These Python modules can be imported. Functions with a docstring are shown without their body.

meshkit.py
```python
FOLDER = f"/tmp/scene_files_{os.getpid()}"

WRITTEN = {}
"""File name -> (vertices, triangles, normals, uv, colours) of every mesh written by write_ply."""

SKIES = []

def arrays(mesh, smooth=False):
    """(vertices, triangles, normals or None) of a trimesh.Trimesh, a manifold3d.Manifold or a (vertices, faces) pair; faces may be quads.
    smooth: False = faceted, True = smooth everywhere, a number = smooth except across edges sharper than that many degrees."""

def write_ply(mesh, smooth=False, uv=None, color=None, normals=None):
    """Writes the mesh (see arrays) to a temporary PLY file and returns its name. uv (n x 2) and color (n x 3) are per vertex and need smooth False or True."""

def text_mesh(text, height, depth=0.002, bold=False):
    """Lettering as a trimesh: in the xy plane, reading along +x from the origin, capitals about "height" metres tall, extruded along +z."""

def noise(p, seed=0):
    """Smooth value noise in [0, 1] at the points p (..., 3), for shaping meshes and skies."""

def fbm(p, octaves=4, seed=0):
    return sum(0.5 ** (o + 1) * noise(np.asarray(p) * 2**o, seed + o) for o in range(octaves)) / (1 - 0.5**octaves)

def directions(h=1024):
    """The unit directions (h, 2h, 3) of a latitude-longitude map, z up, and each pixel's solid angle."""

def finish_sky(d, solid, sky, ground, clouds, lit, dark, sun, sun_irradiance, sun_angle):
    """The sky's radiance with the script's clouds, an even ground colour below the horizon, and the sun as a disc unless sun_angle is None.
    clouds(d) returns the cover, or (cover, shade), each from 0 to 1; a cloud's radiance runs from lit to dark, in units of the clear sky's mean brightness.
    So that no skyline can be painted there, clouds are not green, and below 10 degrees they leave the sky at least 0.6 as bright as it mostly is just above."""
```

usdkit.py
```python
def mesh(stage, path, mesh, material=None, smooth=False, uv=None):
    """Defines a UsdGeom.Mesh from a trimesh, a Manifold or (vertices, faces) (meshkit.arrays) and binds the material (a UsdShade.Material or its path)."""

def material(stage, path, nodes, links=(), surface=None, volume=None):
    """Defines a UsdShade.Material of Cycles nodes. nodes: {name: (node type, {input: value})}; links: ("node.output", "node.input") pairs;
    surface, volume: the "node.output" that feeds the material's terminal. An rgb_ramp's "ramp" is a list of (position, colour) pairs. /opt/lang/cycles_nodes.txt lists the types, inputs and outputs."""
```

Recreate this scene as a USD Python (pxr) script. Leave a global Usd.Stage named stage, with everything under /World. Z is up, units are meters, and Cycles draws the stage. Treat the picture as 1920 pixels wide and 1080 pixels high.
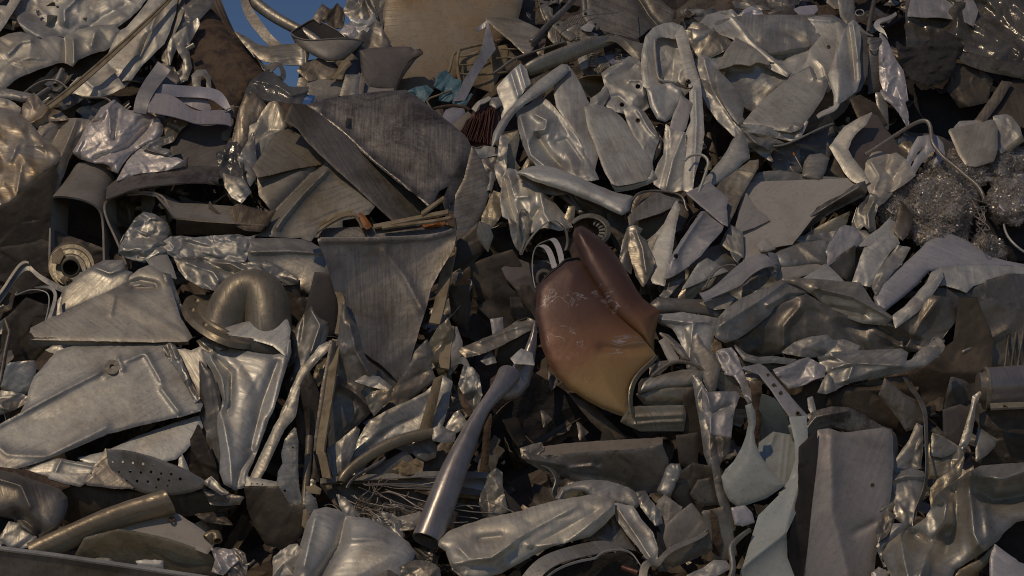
import math, random, numpy as np, trimesh, usdkit, meshkit
from pxr import Usd, UsdGeom, UsdShade, UsdLux, Gf, Sdf
from shapely.geometry import Polygon, Point, LineString
from shapely import contains_xy, prepare
import shapely
from scipy.spatial import Delaunay, cKDTree
from scipy.interpolate import LinearNDInterpolator, make_interp_spline
from scipy.ndimage import gaussian_filter, map_coordinates

# ---------------------------------------------------------------- camera, sky, sun, exposure
stage = Usd.Stage.CreateInMemory()
UsdGeom.SetStageUpAxis(stage, UsdGeom.Tokens.z)
UsdGeom.SetStageMetersPerUnit(stage, 1.0)
world = UsdGeom.Xform.Define(stage, '/World')
stage.SetDefaultPrim(world.GetPrim())
UsdGeom.Scope.Define(stage, '/World/Looks')

CAM = np.array([0.0, -6.0, 1.75])
AIM = np.array([0.0, 0.0, 2.30])
U = 0.0015                                   # metres on the heap per unit of the plan
SUN_DIR = np.array([-0.42, -0.36, 0.83]); SUN_DIR /= np.linalg.norm(SUN_DIR)
SUN_INTENSITY, SKY_STRENGTH, EXPOSURE = 0.66, 0.13, -1.95

fwd = (AIM - CAM) / np.linalg.norm(AIM - CAM)
right = np.cross(fwd, [0, 0, 1.0]); right /= np.linalg.norm(right)
up = np.cross(right, fwd)
DIST = float(np.linalg.norm(AIM - CAM))
cam = UsdGeom.Camera.Define(stage, '/World/camera')
cam.CreateHorizontalApertureAttr(36.0); cam.CreateVerticalApertureAttr(20.25)
cam.CreateFocalLengthAttr(36.0 * DIST / (1920 * U))
cam.CreateClippingRangeAttr(Gf.Vec2f(0.05, 2000))
cam.CreateExposureAttr(EXPOSURE)
m4 = Gf.Matrix4d(*right, 0, *up, 0, *(-fwd), 0, *CAM, 1)
cam.AddTransformOp().Set(m4)

sun_el = math.asin(SUN_DIR[2]); sun_rot = math.atan2(SUN_DIR[0], SUN_DIR[1])
sky_mat = usdkit.material(stage, '/World/Looks/sky', {
    's': ('sky_texture', {'sky_type': 'single_scattering', 'sun_disc': False, 'sun_elevation': sun_el, 'sun_rotation': sun_rot,
                          'altitude': 100.0, 'air_density': 1.0, 'aerosol_density': 0.2, 'ozone_density': 2.0}),
    'h': ('hsv', {'hue': 0.515, 'saturation': 1.22, 'value': 0.95, 'fac': 1.0}),
    'b': ('background_shader', {'strength': SKY_STRENGTH})}, [('s.color', 'h.color'), ('h.color', 'b.color')], surface='b.background')
dome = UsdLux.DomeLight.Define(stage, '/World/sky')
UsdShade.MaterialBindingAPI.Apply(dome.GetPrim()).Bind(sky_mat)
dome.GetPrim().SetCustomDataByKey('kind', 'structure')
sun = UsdLux.DistantLight.Define(stage, '/World/sun')
sun.CreateIntensityAttr(SUN_INTENSITY); sun.CreateAngleAttr(0.53); sun.CreateNormalizeAttr(True)
sun.CreateColorAttr(Gf.Vec3f(1.0, 0.86, 0.70))
zx = SUN_DIR; xx = np.cross([0, 0, 1.0], zx); xx /= np.linalg.norm(xx); yx = np.cross(zx, xx)
sun.AddTransformOp().Set(Gf.Matrix4d(*xx, 0, *yx, 0, *zx, 0, -20, -20, 40, 1))

# ---------------------------------------------------------------- materials
def metal(name, base, stain, rough=0.42, metallic=0.85, rust=0.0, rustcol=(0.13, 0.05, 0.018), stain_amt=0.5, stain_scale=7.0, bump=0.25, scratch=0.5, rvar=0.16, var=0.17, dirt=0.3, tint=0.5):
    """Scrap metal: stained base, rust blotches, brushed scratches, fine dents."""
    n = {
        'tc': ('texture_coordinate', {}), 'oi': ('object_info', {}),
        'off': ('vector_math', {'math_type': 'scale', 'vector1': (17.3, 31.1, 7.7)}),
        'p': ('vector_math', {'math_type': 'add'}),
        'n1': ('noise_texture', {'scale': stain_scale, 'detail': 7.0, 'roughness': 0.62, 'distortion': 0.6}),
        'r1': ('rgb_ramp', {'ramp': [(0.0, (0, 0, 0)), (0.60 - 0.3 * stain_amt, (0, 0, 0)), (0.80 - 0.22 * stain_amt, (1, 1, 1)), (1.0, (1, 1, 1))]}),
        'c1': ('mix_color', {'a': base, 'b': stain}),
        'n2': ('noise_texture', {'scale': stain_scale * 2.3, 'detail': 10.0, 'roughness': 0.7}),
        'r2': ('rgb_ramp', {'ramp': [(0.0, (0, 0, 0)), (0.70 - 0.28 * rust, (0, 0, 0)), (0.80 - 0.28 * rust, (1, 1, 1)), (1.0, (1, 1, 1))]}),
        'c2': ('mix_color', {'b': rustcol}),
        'rot': ('vector_math', {'math_type': 'scale', 'vector1': (5.1, 9.7, 13.3)}), 'map': ('mapping', {'mapping_type': 'point', 'scale': (9.0, 9.0, 200.0)}), 'mr': ('vector_rotate', {'rotate_type': 'euler_xyz'}),
        'n3': ('noise_texture', {'scale': 1.0, 'detail': 4.0, 'roughness': 0.6}),
        'n4': ('noise_texture', {'scale': 30.0, 'detail': 4.0, 'roughness': 0.5, 'distortion': 1.5}),
        'r4': ('rgb_ramp', {'ramp': [(0.0, (0, 0, 0)), (0.484, (0, 0, 0)), (0.5, (1, 1, 1)), (0.516, (0, 0, 0)), (1.0, (0, 0, 0))]}),
        'n6': ('noise_texture', {'scale': 5.0, 'detail': 2.0}),
        'r6': ('rgb_ramp', {'ramp': [(0.0, (0, 0, 0)), (0.5, (0, 0, 0)), (0.62, (1, 1, 1)), (1.0, (1, 1, 1))]}),
        'sm': ('math', {'math_type': 'multiply'}), 'sm2': ('math', {'math_type': 'multiply', 'value2': 0.6 * scratch}),
        'c3': ('mix_color', {'b': tuple(min(0.9, x * 1.5) for x in base)}),
        'nd': ('noise_texture', {'scale': 90.0, 'detail': 6.0, 'roughness': 0.75}),
        'rd': ('rgb_ramp', {'ramp': [(0.0, (1, 1, 1)), (0.36, (1, 1, 1)), (0.47, (0, 0, 0)), (1.0, (0, 0, 0))]}),
        'dm': ('math', {'math_type': 'multiply', 'value2': dirt}),
        'c4': ('mix_color', {'b': tuple(0.5 * x for x in stain)}),
        'vr': ('map_range', {'from_min': 0.0, 'from_max': 1.0, 'to_min': 1.0 - var, 'to_max': 1.0 + var}),
        'hs': ('hsv', {'hue': 0.5, 'saturation': 1.0, 'fac': 1.0}),
        'tf': ('math', {'math_type': 'multiply', 'value2': 7.31}), 'tg': ('math', {'math_type': 'fraction'}), 'tr': ('rgb_ramp', {'ramp': [(0.0, (1, 1, 1)), (0.45, (1, 0.985, 0.96)), (0.75, (0.98, 0.90, 0.76)), (1.0, (0.86, 0.72, 0.52))]}),
        'tm': ('mix_color', {'blend_type': 'multiply', 'fac': tint}),
        'br': ('map_range', {'from_min': 0.3, 'from_max': 0.7, 'to_min': 0.74, 'to_max': 1.16}), 'bc': ('combine_color', {'color_type': 'rgb'}), 'bm': ('mix_color', {'blend_type': 'multiply', 'fac': 0.18}),
        'rr': ('map_range', {'from_min': 0.3, 'from_max': 0.7, 'to_min': max(0.05, rough - rvar), 'to_max': rough + rvar}),
        'rm': ('mix_float', {'b': 0.85}),
        'mm': ('map_range', {'from_min': 0.0, 'from_max': 1.0, 'to_min': metallic, 'to_max': 0.0}),
        'n5': ('noise_texture', {'scale': 26.0, 'detail': 4.0, 'roughness': 0.5}),
        'hm': ('math', {'math_type': 'multiply_add', 'value2': 0.018}),
        'bp': ('bump', {'strength': bump, 'distance': 0.012}),
        'b': ('principled_bsdf', {})}
    l = [('oi.random', 'off.scale'), ('tc.object', 'p.vector1'), ('off.vector', 'p.vector2')]
    for k in ('n1', 'n2', 'n4', 'n5', 'n6', 'nd', 'mr'):
        l.append(('p.vector', k + '.vector'))
    l += [('oi.random', 'rot.scale'), ('rot.vector', 'mr.rotation'), ('mr.vector', 'map.vector')]
    l += [('map.vector', 'n3.vector'), ('n1.fac', 'r1.fac'), ('r1.color', 'c1.fac'), ('n2.fac', 'r2.fac'), ('c1.result', 'c3.a'),
          ('n4.fac', 'r4.fac'), ('n6.fac', 'r6.fac'), ('r4.color', 'sm.value1'), ('r6.color', 'sm.value2'), ('sm.value', 'sm2.value1'), ('sm2.value', 'c3.fac'),
          ('nd.fac', 'rd.fac'), ('rd.color', 'dm.value1'), ('dm.value', 'c4.fac'), ('c3.result', 'c4.a'),
          ('c4.result', 'c2.a'), ('r2.color', 'c2.fac'),
          ('oi.random', 'vr.value'), ('vr.result', 'hs.value'), ('c2.result', 'tm.a'), ('oi.random', 'tf.value1'), ('tf.value', 'tg.value1'), ('tg.value', 'tr.fac'), ('tr.color', 'tm.b'), ('n3.fac', 'br.value'), ('br.result', 'bc.r'), ('br.result', 'bc.g'), ('br.result', 'bc.b'), ('tm.result', 'bm.a'), ('bc.color', 'bm.b'), ('bm.result', 'hs.color'), ('hs.color', 'b.base_color'),
          ('n3.fac', 'rr.value'), ('rr.result', 'rm.a'), ('r2.color', 'rm.fac'), ('rm.result', 'b.roughness'),
          ('r2.color', 'mm.value'), ('mm.result', 'b.metallic'),
          ('n3.fac', 'hm.value1'), ('n5.fac', 'hm.value3'), ('hm.value', 'bp.height'), ('bp.normal', 'b.normal')]
    return usdkit.material(stage, '/World/Looks/' + name, n, l, surface='b.BSDF')

def plain(name, base, stain, rough=0.6, scale=10.0, bump=0.3, metallic=0.0, streak=(1, 1, 1), bscale=40.0):
    n = {'tc': ('texture_coordinate', {}), 'oi': ('object_info', {}), 'off': ('vector_math', {'math_type': 'scale', 'vector1': (13.3, 21.1, 5.7)}),
         'p': ('vector_math', {'math_type': 'add'}), 'map': ('mapping', {'mapping_type': 'point', 'scale': streak}),
         'n1': ('noise_texture', {'scale': scale, 'detail': 9.0, 'roughness': 0.68, 'distortion': 0.5}),
         'r': ('rgb_ramp', {'ramp': [(0.0, base), (0.42, base), (0.62, stain), (1.0, stain)]}),
         'n2': ('noise_texture', {'scale': bscale, 'detail': 6.0, 'roughness': 0.65}), 'bp': ('bump', {'strength': bump, 'distance': 0.01}),
         'b': ('principled_bsdf', {'roughness': rough, 'metallic': metallic})}
    l = [('oi.random', 'off.scale'), ('tc.object', 'p.vector1'), ('off.vector', 'p.vector2'), ('p.vector', 'map.vector'), ('map.vector', 'n1.vector'), ('p.vector', 'n2.vector'),
         ('n1.fac', 'r.fac'), ('r.color', 'b.base_color'), ('n2.fac', 'bp.height'), ('bp.normal', 'b.normal')]
    return usdkit.material(stage, '/World/Looks/' + name, n, l, surface='b.BSDF')

M = {
    'alu': metal('bright_aluminium', (0.763, 0.69, 0.535), (0.50, 0.42, 0.315), 0.47, 0.38, rust=0.0, stain_amt=0.5, bump=0.12, rvar=0.12),
    'alur': metal('rust_stained_aluminium', (0.763, 0.69, 0.535), (0.50, 0.42, 0.315), 0.47, 0.38, rust=0.30, rustcol=(0.42, 0.20, 0.05), stain_amt=0.5, bump=0.12, rvar=0.12, stain_scale=5),
    'foil': metal('crumpled_foil', (0.806, 0.700, 0.589), (0.594, 0.510, 0.414), 0.44, 0.38, stain_amt=0.3, bump=0.35, stain_scale=14, rvar=0.12),
    'tin': metal('dull_tinplate', (0.551, 0.492, 0.375), (0.31, 0.25, 0.165), 0.42, 0.48, rust=0.02, stain_amt=0.6, rvar=0.12, bump=0.13),
    'galv': metal('galvanised_strip', (0.594, 0.535, 0.469), (0.424, 0.375, 0.322), 0.48, 0.3, stain_amt=0.4, bump=0.08, scratch=0.4),
    'steel': metal('grimy_steel', (0.38, 0.32, 0.24), (0.20, 0.155, 0.095), 0.44, 0.5, rust=0.06, stain_amt=0.6, scratch=0.6, bump=0.14),
    'dark': metal('burnt_steel', (0.36, 0.30, 0.225), (0.085, 0.066, 0.046), 0.40, 0.45, rust=0.05, stain_amt=0.55, scratch=1.3, stain_scale=9, dirt=0.4, bump=0.18),
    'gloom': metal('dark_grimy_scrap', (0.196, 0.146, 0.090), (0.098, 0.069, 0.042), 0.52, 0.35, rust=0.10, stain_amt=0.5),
    'tan': metal('beige_primed_steel', (0.42, 0.35, 0.255), (0.30, 0.235, 0.16), 0.6, 0.1, rust=0.05, stain_amt=0.5, bump=0.12, dirt=0.35),
    'brownp': metal('brown_panel', (0.23, 0.18, 0.135), (0.17, 0.13, 0.095), 0.55, 0.15, rust=0.0, bump=0.08),
    'gold': metal('yellowed_tinplate', (0.50, 0.41, 0.26), (0.34, 0.235, 0.10), 0.40, 0.4, rust=0.10, rustcol=(0.20, 0.085, 0.02), stain_amt=0.55),
    'rust': plain('rusty_plate', (0.22, 0.13, 0.06), (0.085, 0.05, 0.028), 0.75, 22, 0.7),
    'stained': metal('orange_stained_plate', (0.42, 0.36, 0.265), (0.42, 0.25, 0.085), 0.5, 0.15, rust=0.12, rustcol=(0.24, 0.12, 0.04), stain_amt=0.7, stain_scale=2.6, bump=0.08, dirt=0.4),
    'white': metal('cream_painted_steel', (0.58, 0.50, 0.385), (0.46, 0.385, 0.28), 0.5, 0.0, rust=0.05, rustcol=(0.34, 0.22, 0.08), stain_amt=0.3, bump=0.06, scratch=0.2),
    'green': metal('pale_green_painted_steel', (0.52, 0.51, 0.41), (0.42, 0.39, 0.28), 0.5, 0.0, rust=0.04, rustcol=(0.34, 0.22, 0.08), stain_amt=0.4, bump=0.06, scratch=0.3),
    'khaki': metal('khaki_dull_steel', (0.46, 0.39, 0.275), (0.30, 0.235, 0.14), 0.42, 0.35, rust=0.05, stain_amt=0.5, bump=0.1),
    'yellowed': metal('rust_veined_tin', (0.62, 0.53, 0.40), (0.40, 0.26, 0.105), 0.46, 0.32, rust=0.10, rustcol=(0.24, 0.11, 0.03), stain_amt=0.5, stain_scale=9, bump=0.1),
    'wood': plain('weathered_wood', (0.52, 0.375, 0.19), (0.30, 0.20, 0.09), 0.7, 24, 0.4, streak=(1, 1, 0.12)),
    'orange': plain('orange_plastic_film', (0.60, 0.20, 0.025), (0.34, 0.11, 0.02), 0.4, 30, 0.4),
    'teal': plain('teal_plastic', (0.20, 0.33, 0.31), (0.11, 0.21, 0.21), 0.4, 20, 0.4),
    'blue': plain('blue_plastic', (0.06, 0.18, 0.42), (0.05, 0.13, 0.30), 0.4, 20, 0.3),
    'lilac': metal('lilac_coated_strip', (0.530, 0.470, 0.451), (0.424, 0.370, 0.350), 0.5, 0.15, stain_amt=0.4, bump=0.08, scratch=0.3),
    'copper': metal('copper_fins', (0.34, 0.15, 0.085), (0.18, 0.08, 0.045), 0.5, 0.4, stain_amt=0.5),
    'pipe': metal('polished_stainless_pipe', (0.56, 0.47, 0.375), (0.382, 0.320, 0.258), 0.34, 0.5, stain_amt=0.5, bump=0.06, rvar=0.08, scratch=0.3),
    'cast': metal('cast_pipe_fitting', (0.46, 0.37, 0.235), (0.32, 0.245, 0.14), 0.42, 0.35, rust=0.06, rustcol=(0.18, 0.08, 0.025), stain_amt=0.5, bump=0.15),
    'wire': metal('galvanised_wire', (0.530, 0.440, 0.331), (0.318, 0.240, 0.147), 0.45, 0.5, rust=0.05),
    'swarf': metal('metal_swarf', (0.70, 0.61, 0.49), (0.339, 0.270, 0.184), 0.4, 0.5, rust=0.02, bump=0.0),
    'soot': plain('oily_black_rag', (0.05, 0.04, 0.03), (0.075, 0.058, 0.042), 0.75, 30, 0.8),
    'film': metal('dirty_plastic_film', (0.30, 0.26, 0.19), (0.13, 0.105, 0.07), 0.22, 0.3, stain_amt=0.6, bump=0.4, scratch=0.8),
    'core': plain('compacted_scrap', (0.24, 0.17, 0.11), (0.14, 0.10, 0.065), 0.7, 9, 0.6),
    'yard': plain('yard_ground', (0.26, 0.21, 0.15), (0.18, 0.14, 0.10), 0.9, 2, 0.6, bscale=8),
    'hole': plain('pipe_inside', (0.06, 0.046, 0.032), (0.08, 0.06, 0.04), 0.8, 12, 0.3),
    'vessel': None,
}

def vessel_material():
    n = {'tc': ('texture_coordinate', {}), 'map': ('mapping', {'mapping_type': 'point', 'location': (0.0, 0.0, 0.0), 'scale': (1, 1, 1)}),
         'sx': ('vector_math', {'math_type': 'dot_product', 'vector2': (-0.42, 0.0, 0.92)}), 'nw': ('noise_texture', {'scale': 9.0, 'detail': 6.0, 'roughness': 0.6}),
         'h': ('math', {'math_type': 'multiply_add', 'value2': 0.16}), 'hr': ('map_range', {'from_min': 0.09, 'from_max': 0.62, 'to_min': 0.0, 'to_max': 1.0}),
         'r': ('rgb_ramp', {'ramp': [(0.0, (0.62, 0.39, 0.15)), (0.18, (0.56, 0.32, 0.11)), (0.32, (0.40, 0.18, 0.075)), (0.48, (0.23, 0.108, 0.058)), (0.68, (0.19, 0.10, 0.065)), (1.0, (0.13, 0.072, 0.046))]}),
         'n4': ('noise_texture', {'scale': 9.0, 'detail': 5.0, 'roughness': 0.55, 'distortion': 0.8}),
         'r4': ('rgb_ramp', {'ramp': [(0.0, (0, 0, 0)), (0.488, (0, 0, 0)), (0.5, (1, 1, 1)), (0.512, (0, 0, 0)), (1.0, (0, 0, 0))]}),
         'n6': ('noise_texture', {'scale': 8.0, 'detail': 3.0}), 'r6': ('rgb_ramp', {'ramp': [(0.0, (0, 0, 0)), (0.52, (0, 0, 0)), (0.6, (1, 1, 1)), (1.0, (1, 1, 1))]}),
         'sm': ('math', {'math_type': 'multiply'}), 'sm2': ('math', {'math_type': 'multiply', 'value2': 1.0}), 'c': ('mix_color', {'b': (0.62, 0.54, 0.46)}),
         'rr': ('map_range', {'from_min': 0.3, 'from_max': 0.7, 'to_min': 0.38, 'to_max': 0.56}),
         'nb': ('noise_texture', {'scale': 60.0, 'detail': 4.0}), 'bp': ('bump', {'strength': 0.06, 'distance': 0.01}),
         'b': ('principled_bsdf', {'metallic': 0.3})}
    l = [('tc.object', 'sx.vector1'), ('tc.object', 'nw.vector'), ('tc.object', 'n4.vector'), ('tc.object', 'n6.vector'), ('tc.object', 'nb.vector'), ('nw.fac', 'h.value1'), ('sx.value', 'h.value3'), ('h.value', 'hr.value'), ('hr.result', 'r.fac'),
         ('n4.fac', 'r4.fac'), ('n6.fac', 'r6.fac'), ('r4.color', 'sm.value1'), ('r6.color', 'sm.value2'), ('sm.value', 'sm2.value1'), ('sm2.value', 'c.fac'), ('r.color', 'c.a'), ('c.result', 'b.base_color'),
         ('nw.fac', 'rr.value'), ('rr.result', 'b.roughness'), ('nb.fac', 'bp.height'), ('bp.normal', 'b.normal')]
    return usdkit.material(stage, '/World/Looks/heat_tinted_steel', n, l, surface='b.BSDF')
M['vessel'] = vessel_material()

# ---------------------------------------------------------------- space: the slope of the heap
SLOPE = math.radians(50)
HN = np.array([0, -math.sin(SLOPE), math.cos(SLOPE)])          # normal of the heap's face
def P(q):
    """plan (x right, y down, d out of the heap) -> world"""
    q = np.asarray(q, float)
    x, y, d = q[..., 0], q[..., 1], q[..., 2]
    r = fwd * DIST + right * ((x - 960) * U)[..., None] + up * ((540 - y) * U)[..., None]
    t = ((AIM - CAM) @ HN) / (r @ HN)
    L = np.linalg.norm(r, axis=-1)
    return CAM + r * (t - d * U / L)[..., None]

NAMES = {}
def path_for(name, parent=None):
    base = (str(parent.GetPath()) if parent is not None else '/World') + '/' + name
    k = NAMES.get(base, 0); NAMES[base] = k + 1
    return base if k == 0 else '%s_%03d' % (base, k)

def tag(prim, label=None, cat=None, group=None, kind=None):
    for k, v in (('label', label), ('category', cat), ('group', group), ('kind', kind)):
        if v: prim.SetCustomDataByKey(k, v)
    return prim

BASES = {}
def put(name, v, f, mat, parent=None, smooth=True, label=None, cat=None, group=None, kind=None):
    """one mesh, at top level with its origin at its base, or as a part of parent"""
    v = np.asarray(v, float)
    p = path_for(name, parent)
    if parent is None:
        o = np.array([*(v.min(0) + v.max(0))[:2] / 2, v[:, 2].min()])
    else:
        o = BASES[str(parent.GetPath())]
    BASES[p] = o
    m = usdkit.mesh(stage, p, (v - o, f), M[mat] if isinstance(mat, str) else mat, smooth=smooth)
    if parent is None:
        m.AddTranslateOp().Set(Gf.Vec3d(*o))
    return tag(m.GetPrim(), label, cat, group, kind)

def thing(name, at, label, cat, group=None):
    p = path_for(name)
    x = UsdGeom.Xform.Define(stage, p); o = P(np.array(at, float)) if len(at) == 3 else np.zeros(3)
    x.AddTranslateOp().Set(Gf.Vec3d(*o)); BASES[p] = o
    return tag(x.GetPrim(), label, cat, group)

def nums(s):
    return [tuple(float(a) for a in w.split(',')) for w in s.split()]

COUNT = [0]
def seed():
    COUNT[0] += 1
    return np.random.RandomState(1000 + COUNT[0])

def solid(front, faces, th, camera_side=True):
    """front surface (world), triangles -> closed shell of thickness th with crisp rims"""
    n = np.zeros_like(front); fn = np.cross(front[faces[:, 1]] - front[faces[:, 0]], front[faces[:, 2]] - front[faces[:, 0]])
    for k in range(3): np.add.at(n, faces[:, k], fn)
    n /= np.maximum(np.linalg.norm(n, axis=1, keepdims=True), 1e-12)
    back = front - n * th
    e = np.sort(np.vstack([faces[:, [0, 1]], faces[:, [1, 2]], faces[:, [2, 0]]]), axis=1)
    d = np.vstack([faces[:, [0, 1]], faces[:, [1, 2]], faces[:, [2, 0]]])
    key = e[:, 0].astype(np.int64) * len(front) + e[:, 1]
    _, idx, cnt = np.unique(key, return_index=True, return_counts=True)
    b = d[idx[cnt == 1]]
    N = len(front)
    used, inv = np.unique(b, return_inverse=True); inv = inv.reshape(b.shape)
    V = np.vstack([front, back, front[used], back[used]])
    K = len(used)
    i, j = inv[:, 0] + 2 * N, inv[:, 1] + 2 * N
    side = np.vstack([np.stack([j, i, i + K], 1), np.stack([j, i + K, j + K], 1)])
    F = np.vstack([faces, faces[:, ::-1] + N, side])
    return V, F

def facets(X, Y, L, amp, rs, ang, stretch, s, soft):
    """crumpled-sheet relief on the raster X, Y: flat facets between creases"""
    ca, sa = math.cos(ang), math.sin(ang)
    wx = 0.35 * L * (meshkit.noise(np.stack([X / (1.3 * L), Y / (1.3 * L), X * 0 + rs.rand() * 50], -1)) - 0.5)
    wy = 0.35 * L * (meshkit.noise(np.stack([X / (1.3 * L), Y / (1.3 * L), X * 0 + 70 + rs.rand() * 50], -1)) - 0.5)
    a = ((X + wx) * ca + (Y + wy) * sa) / stretch; b = -(X + wx) * sa + (Y + wy) * ca
    a0, a1, b0, b1 = a.min() - 2 * L, a.max() + 2 * L, b.min() - 2 * L, b.max() + 2 * L
    n = max(8, int(1.15 * (a1 - a0) * (b1 - b0) / (L * L)))
    n = min(n, 4000)
    pts = np.stack([rs.uniform(a0, a1, n), rs.uniform(b0, b1, n)], 1)
    pts = np.vstack([pts, [[a0 - L, b0 - L], [a1 + L, b0 - L], [a0 - L, b1 + L], [a1 + L, b1 + L]]])
    h = rs.normal(size=len(pts)) * amp * L * 0.45
    z = LinearNDInterpolator(pts, h)(a, b)
    return gaussian_filter(np.nan_to_num(z), soft / s)

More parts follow.
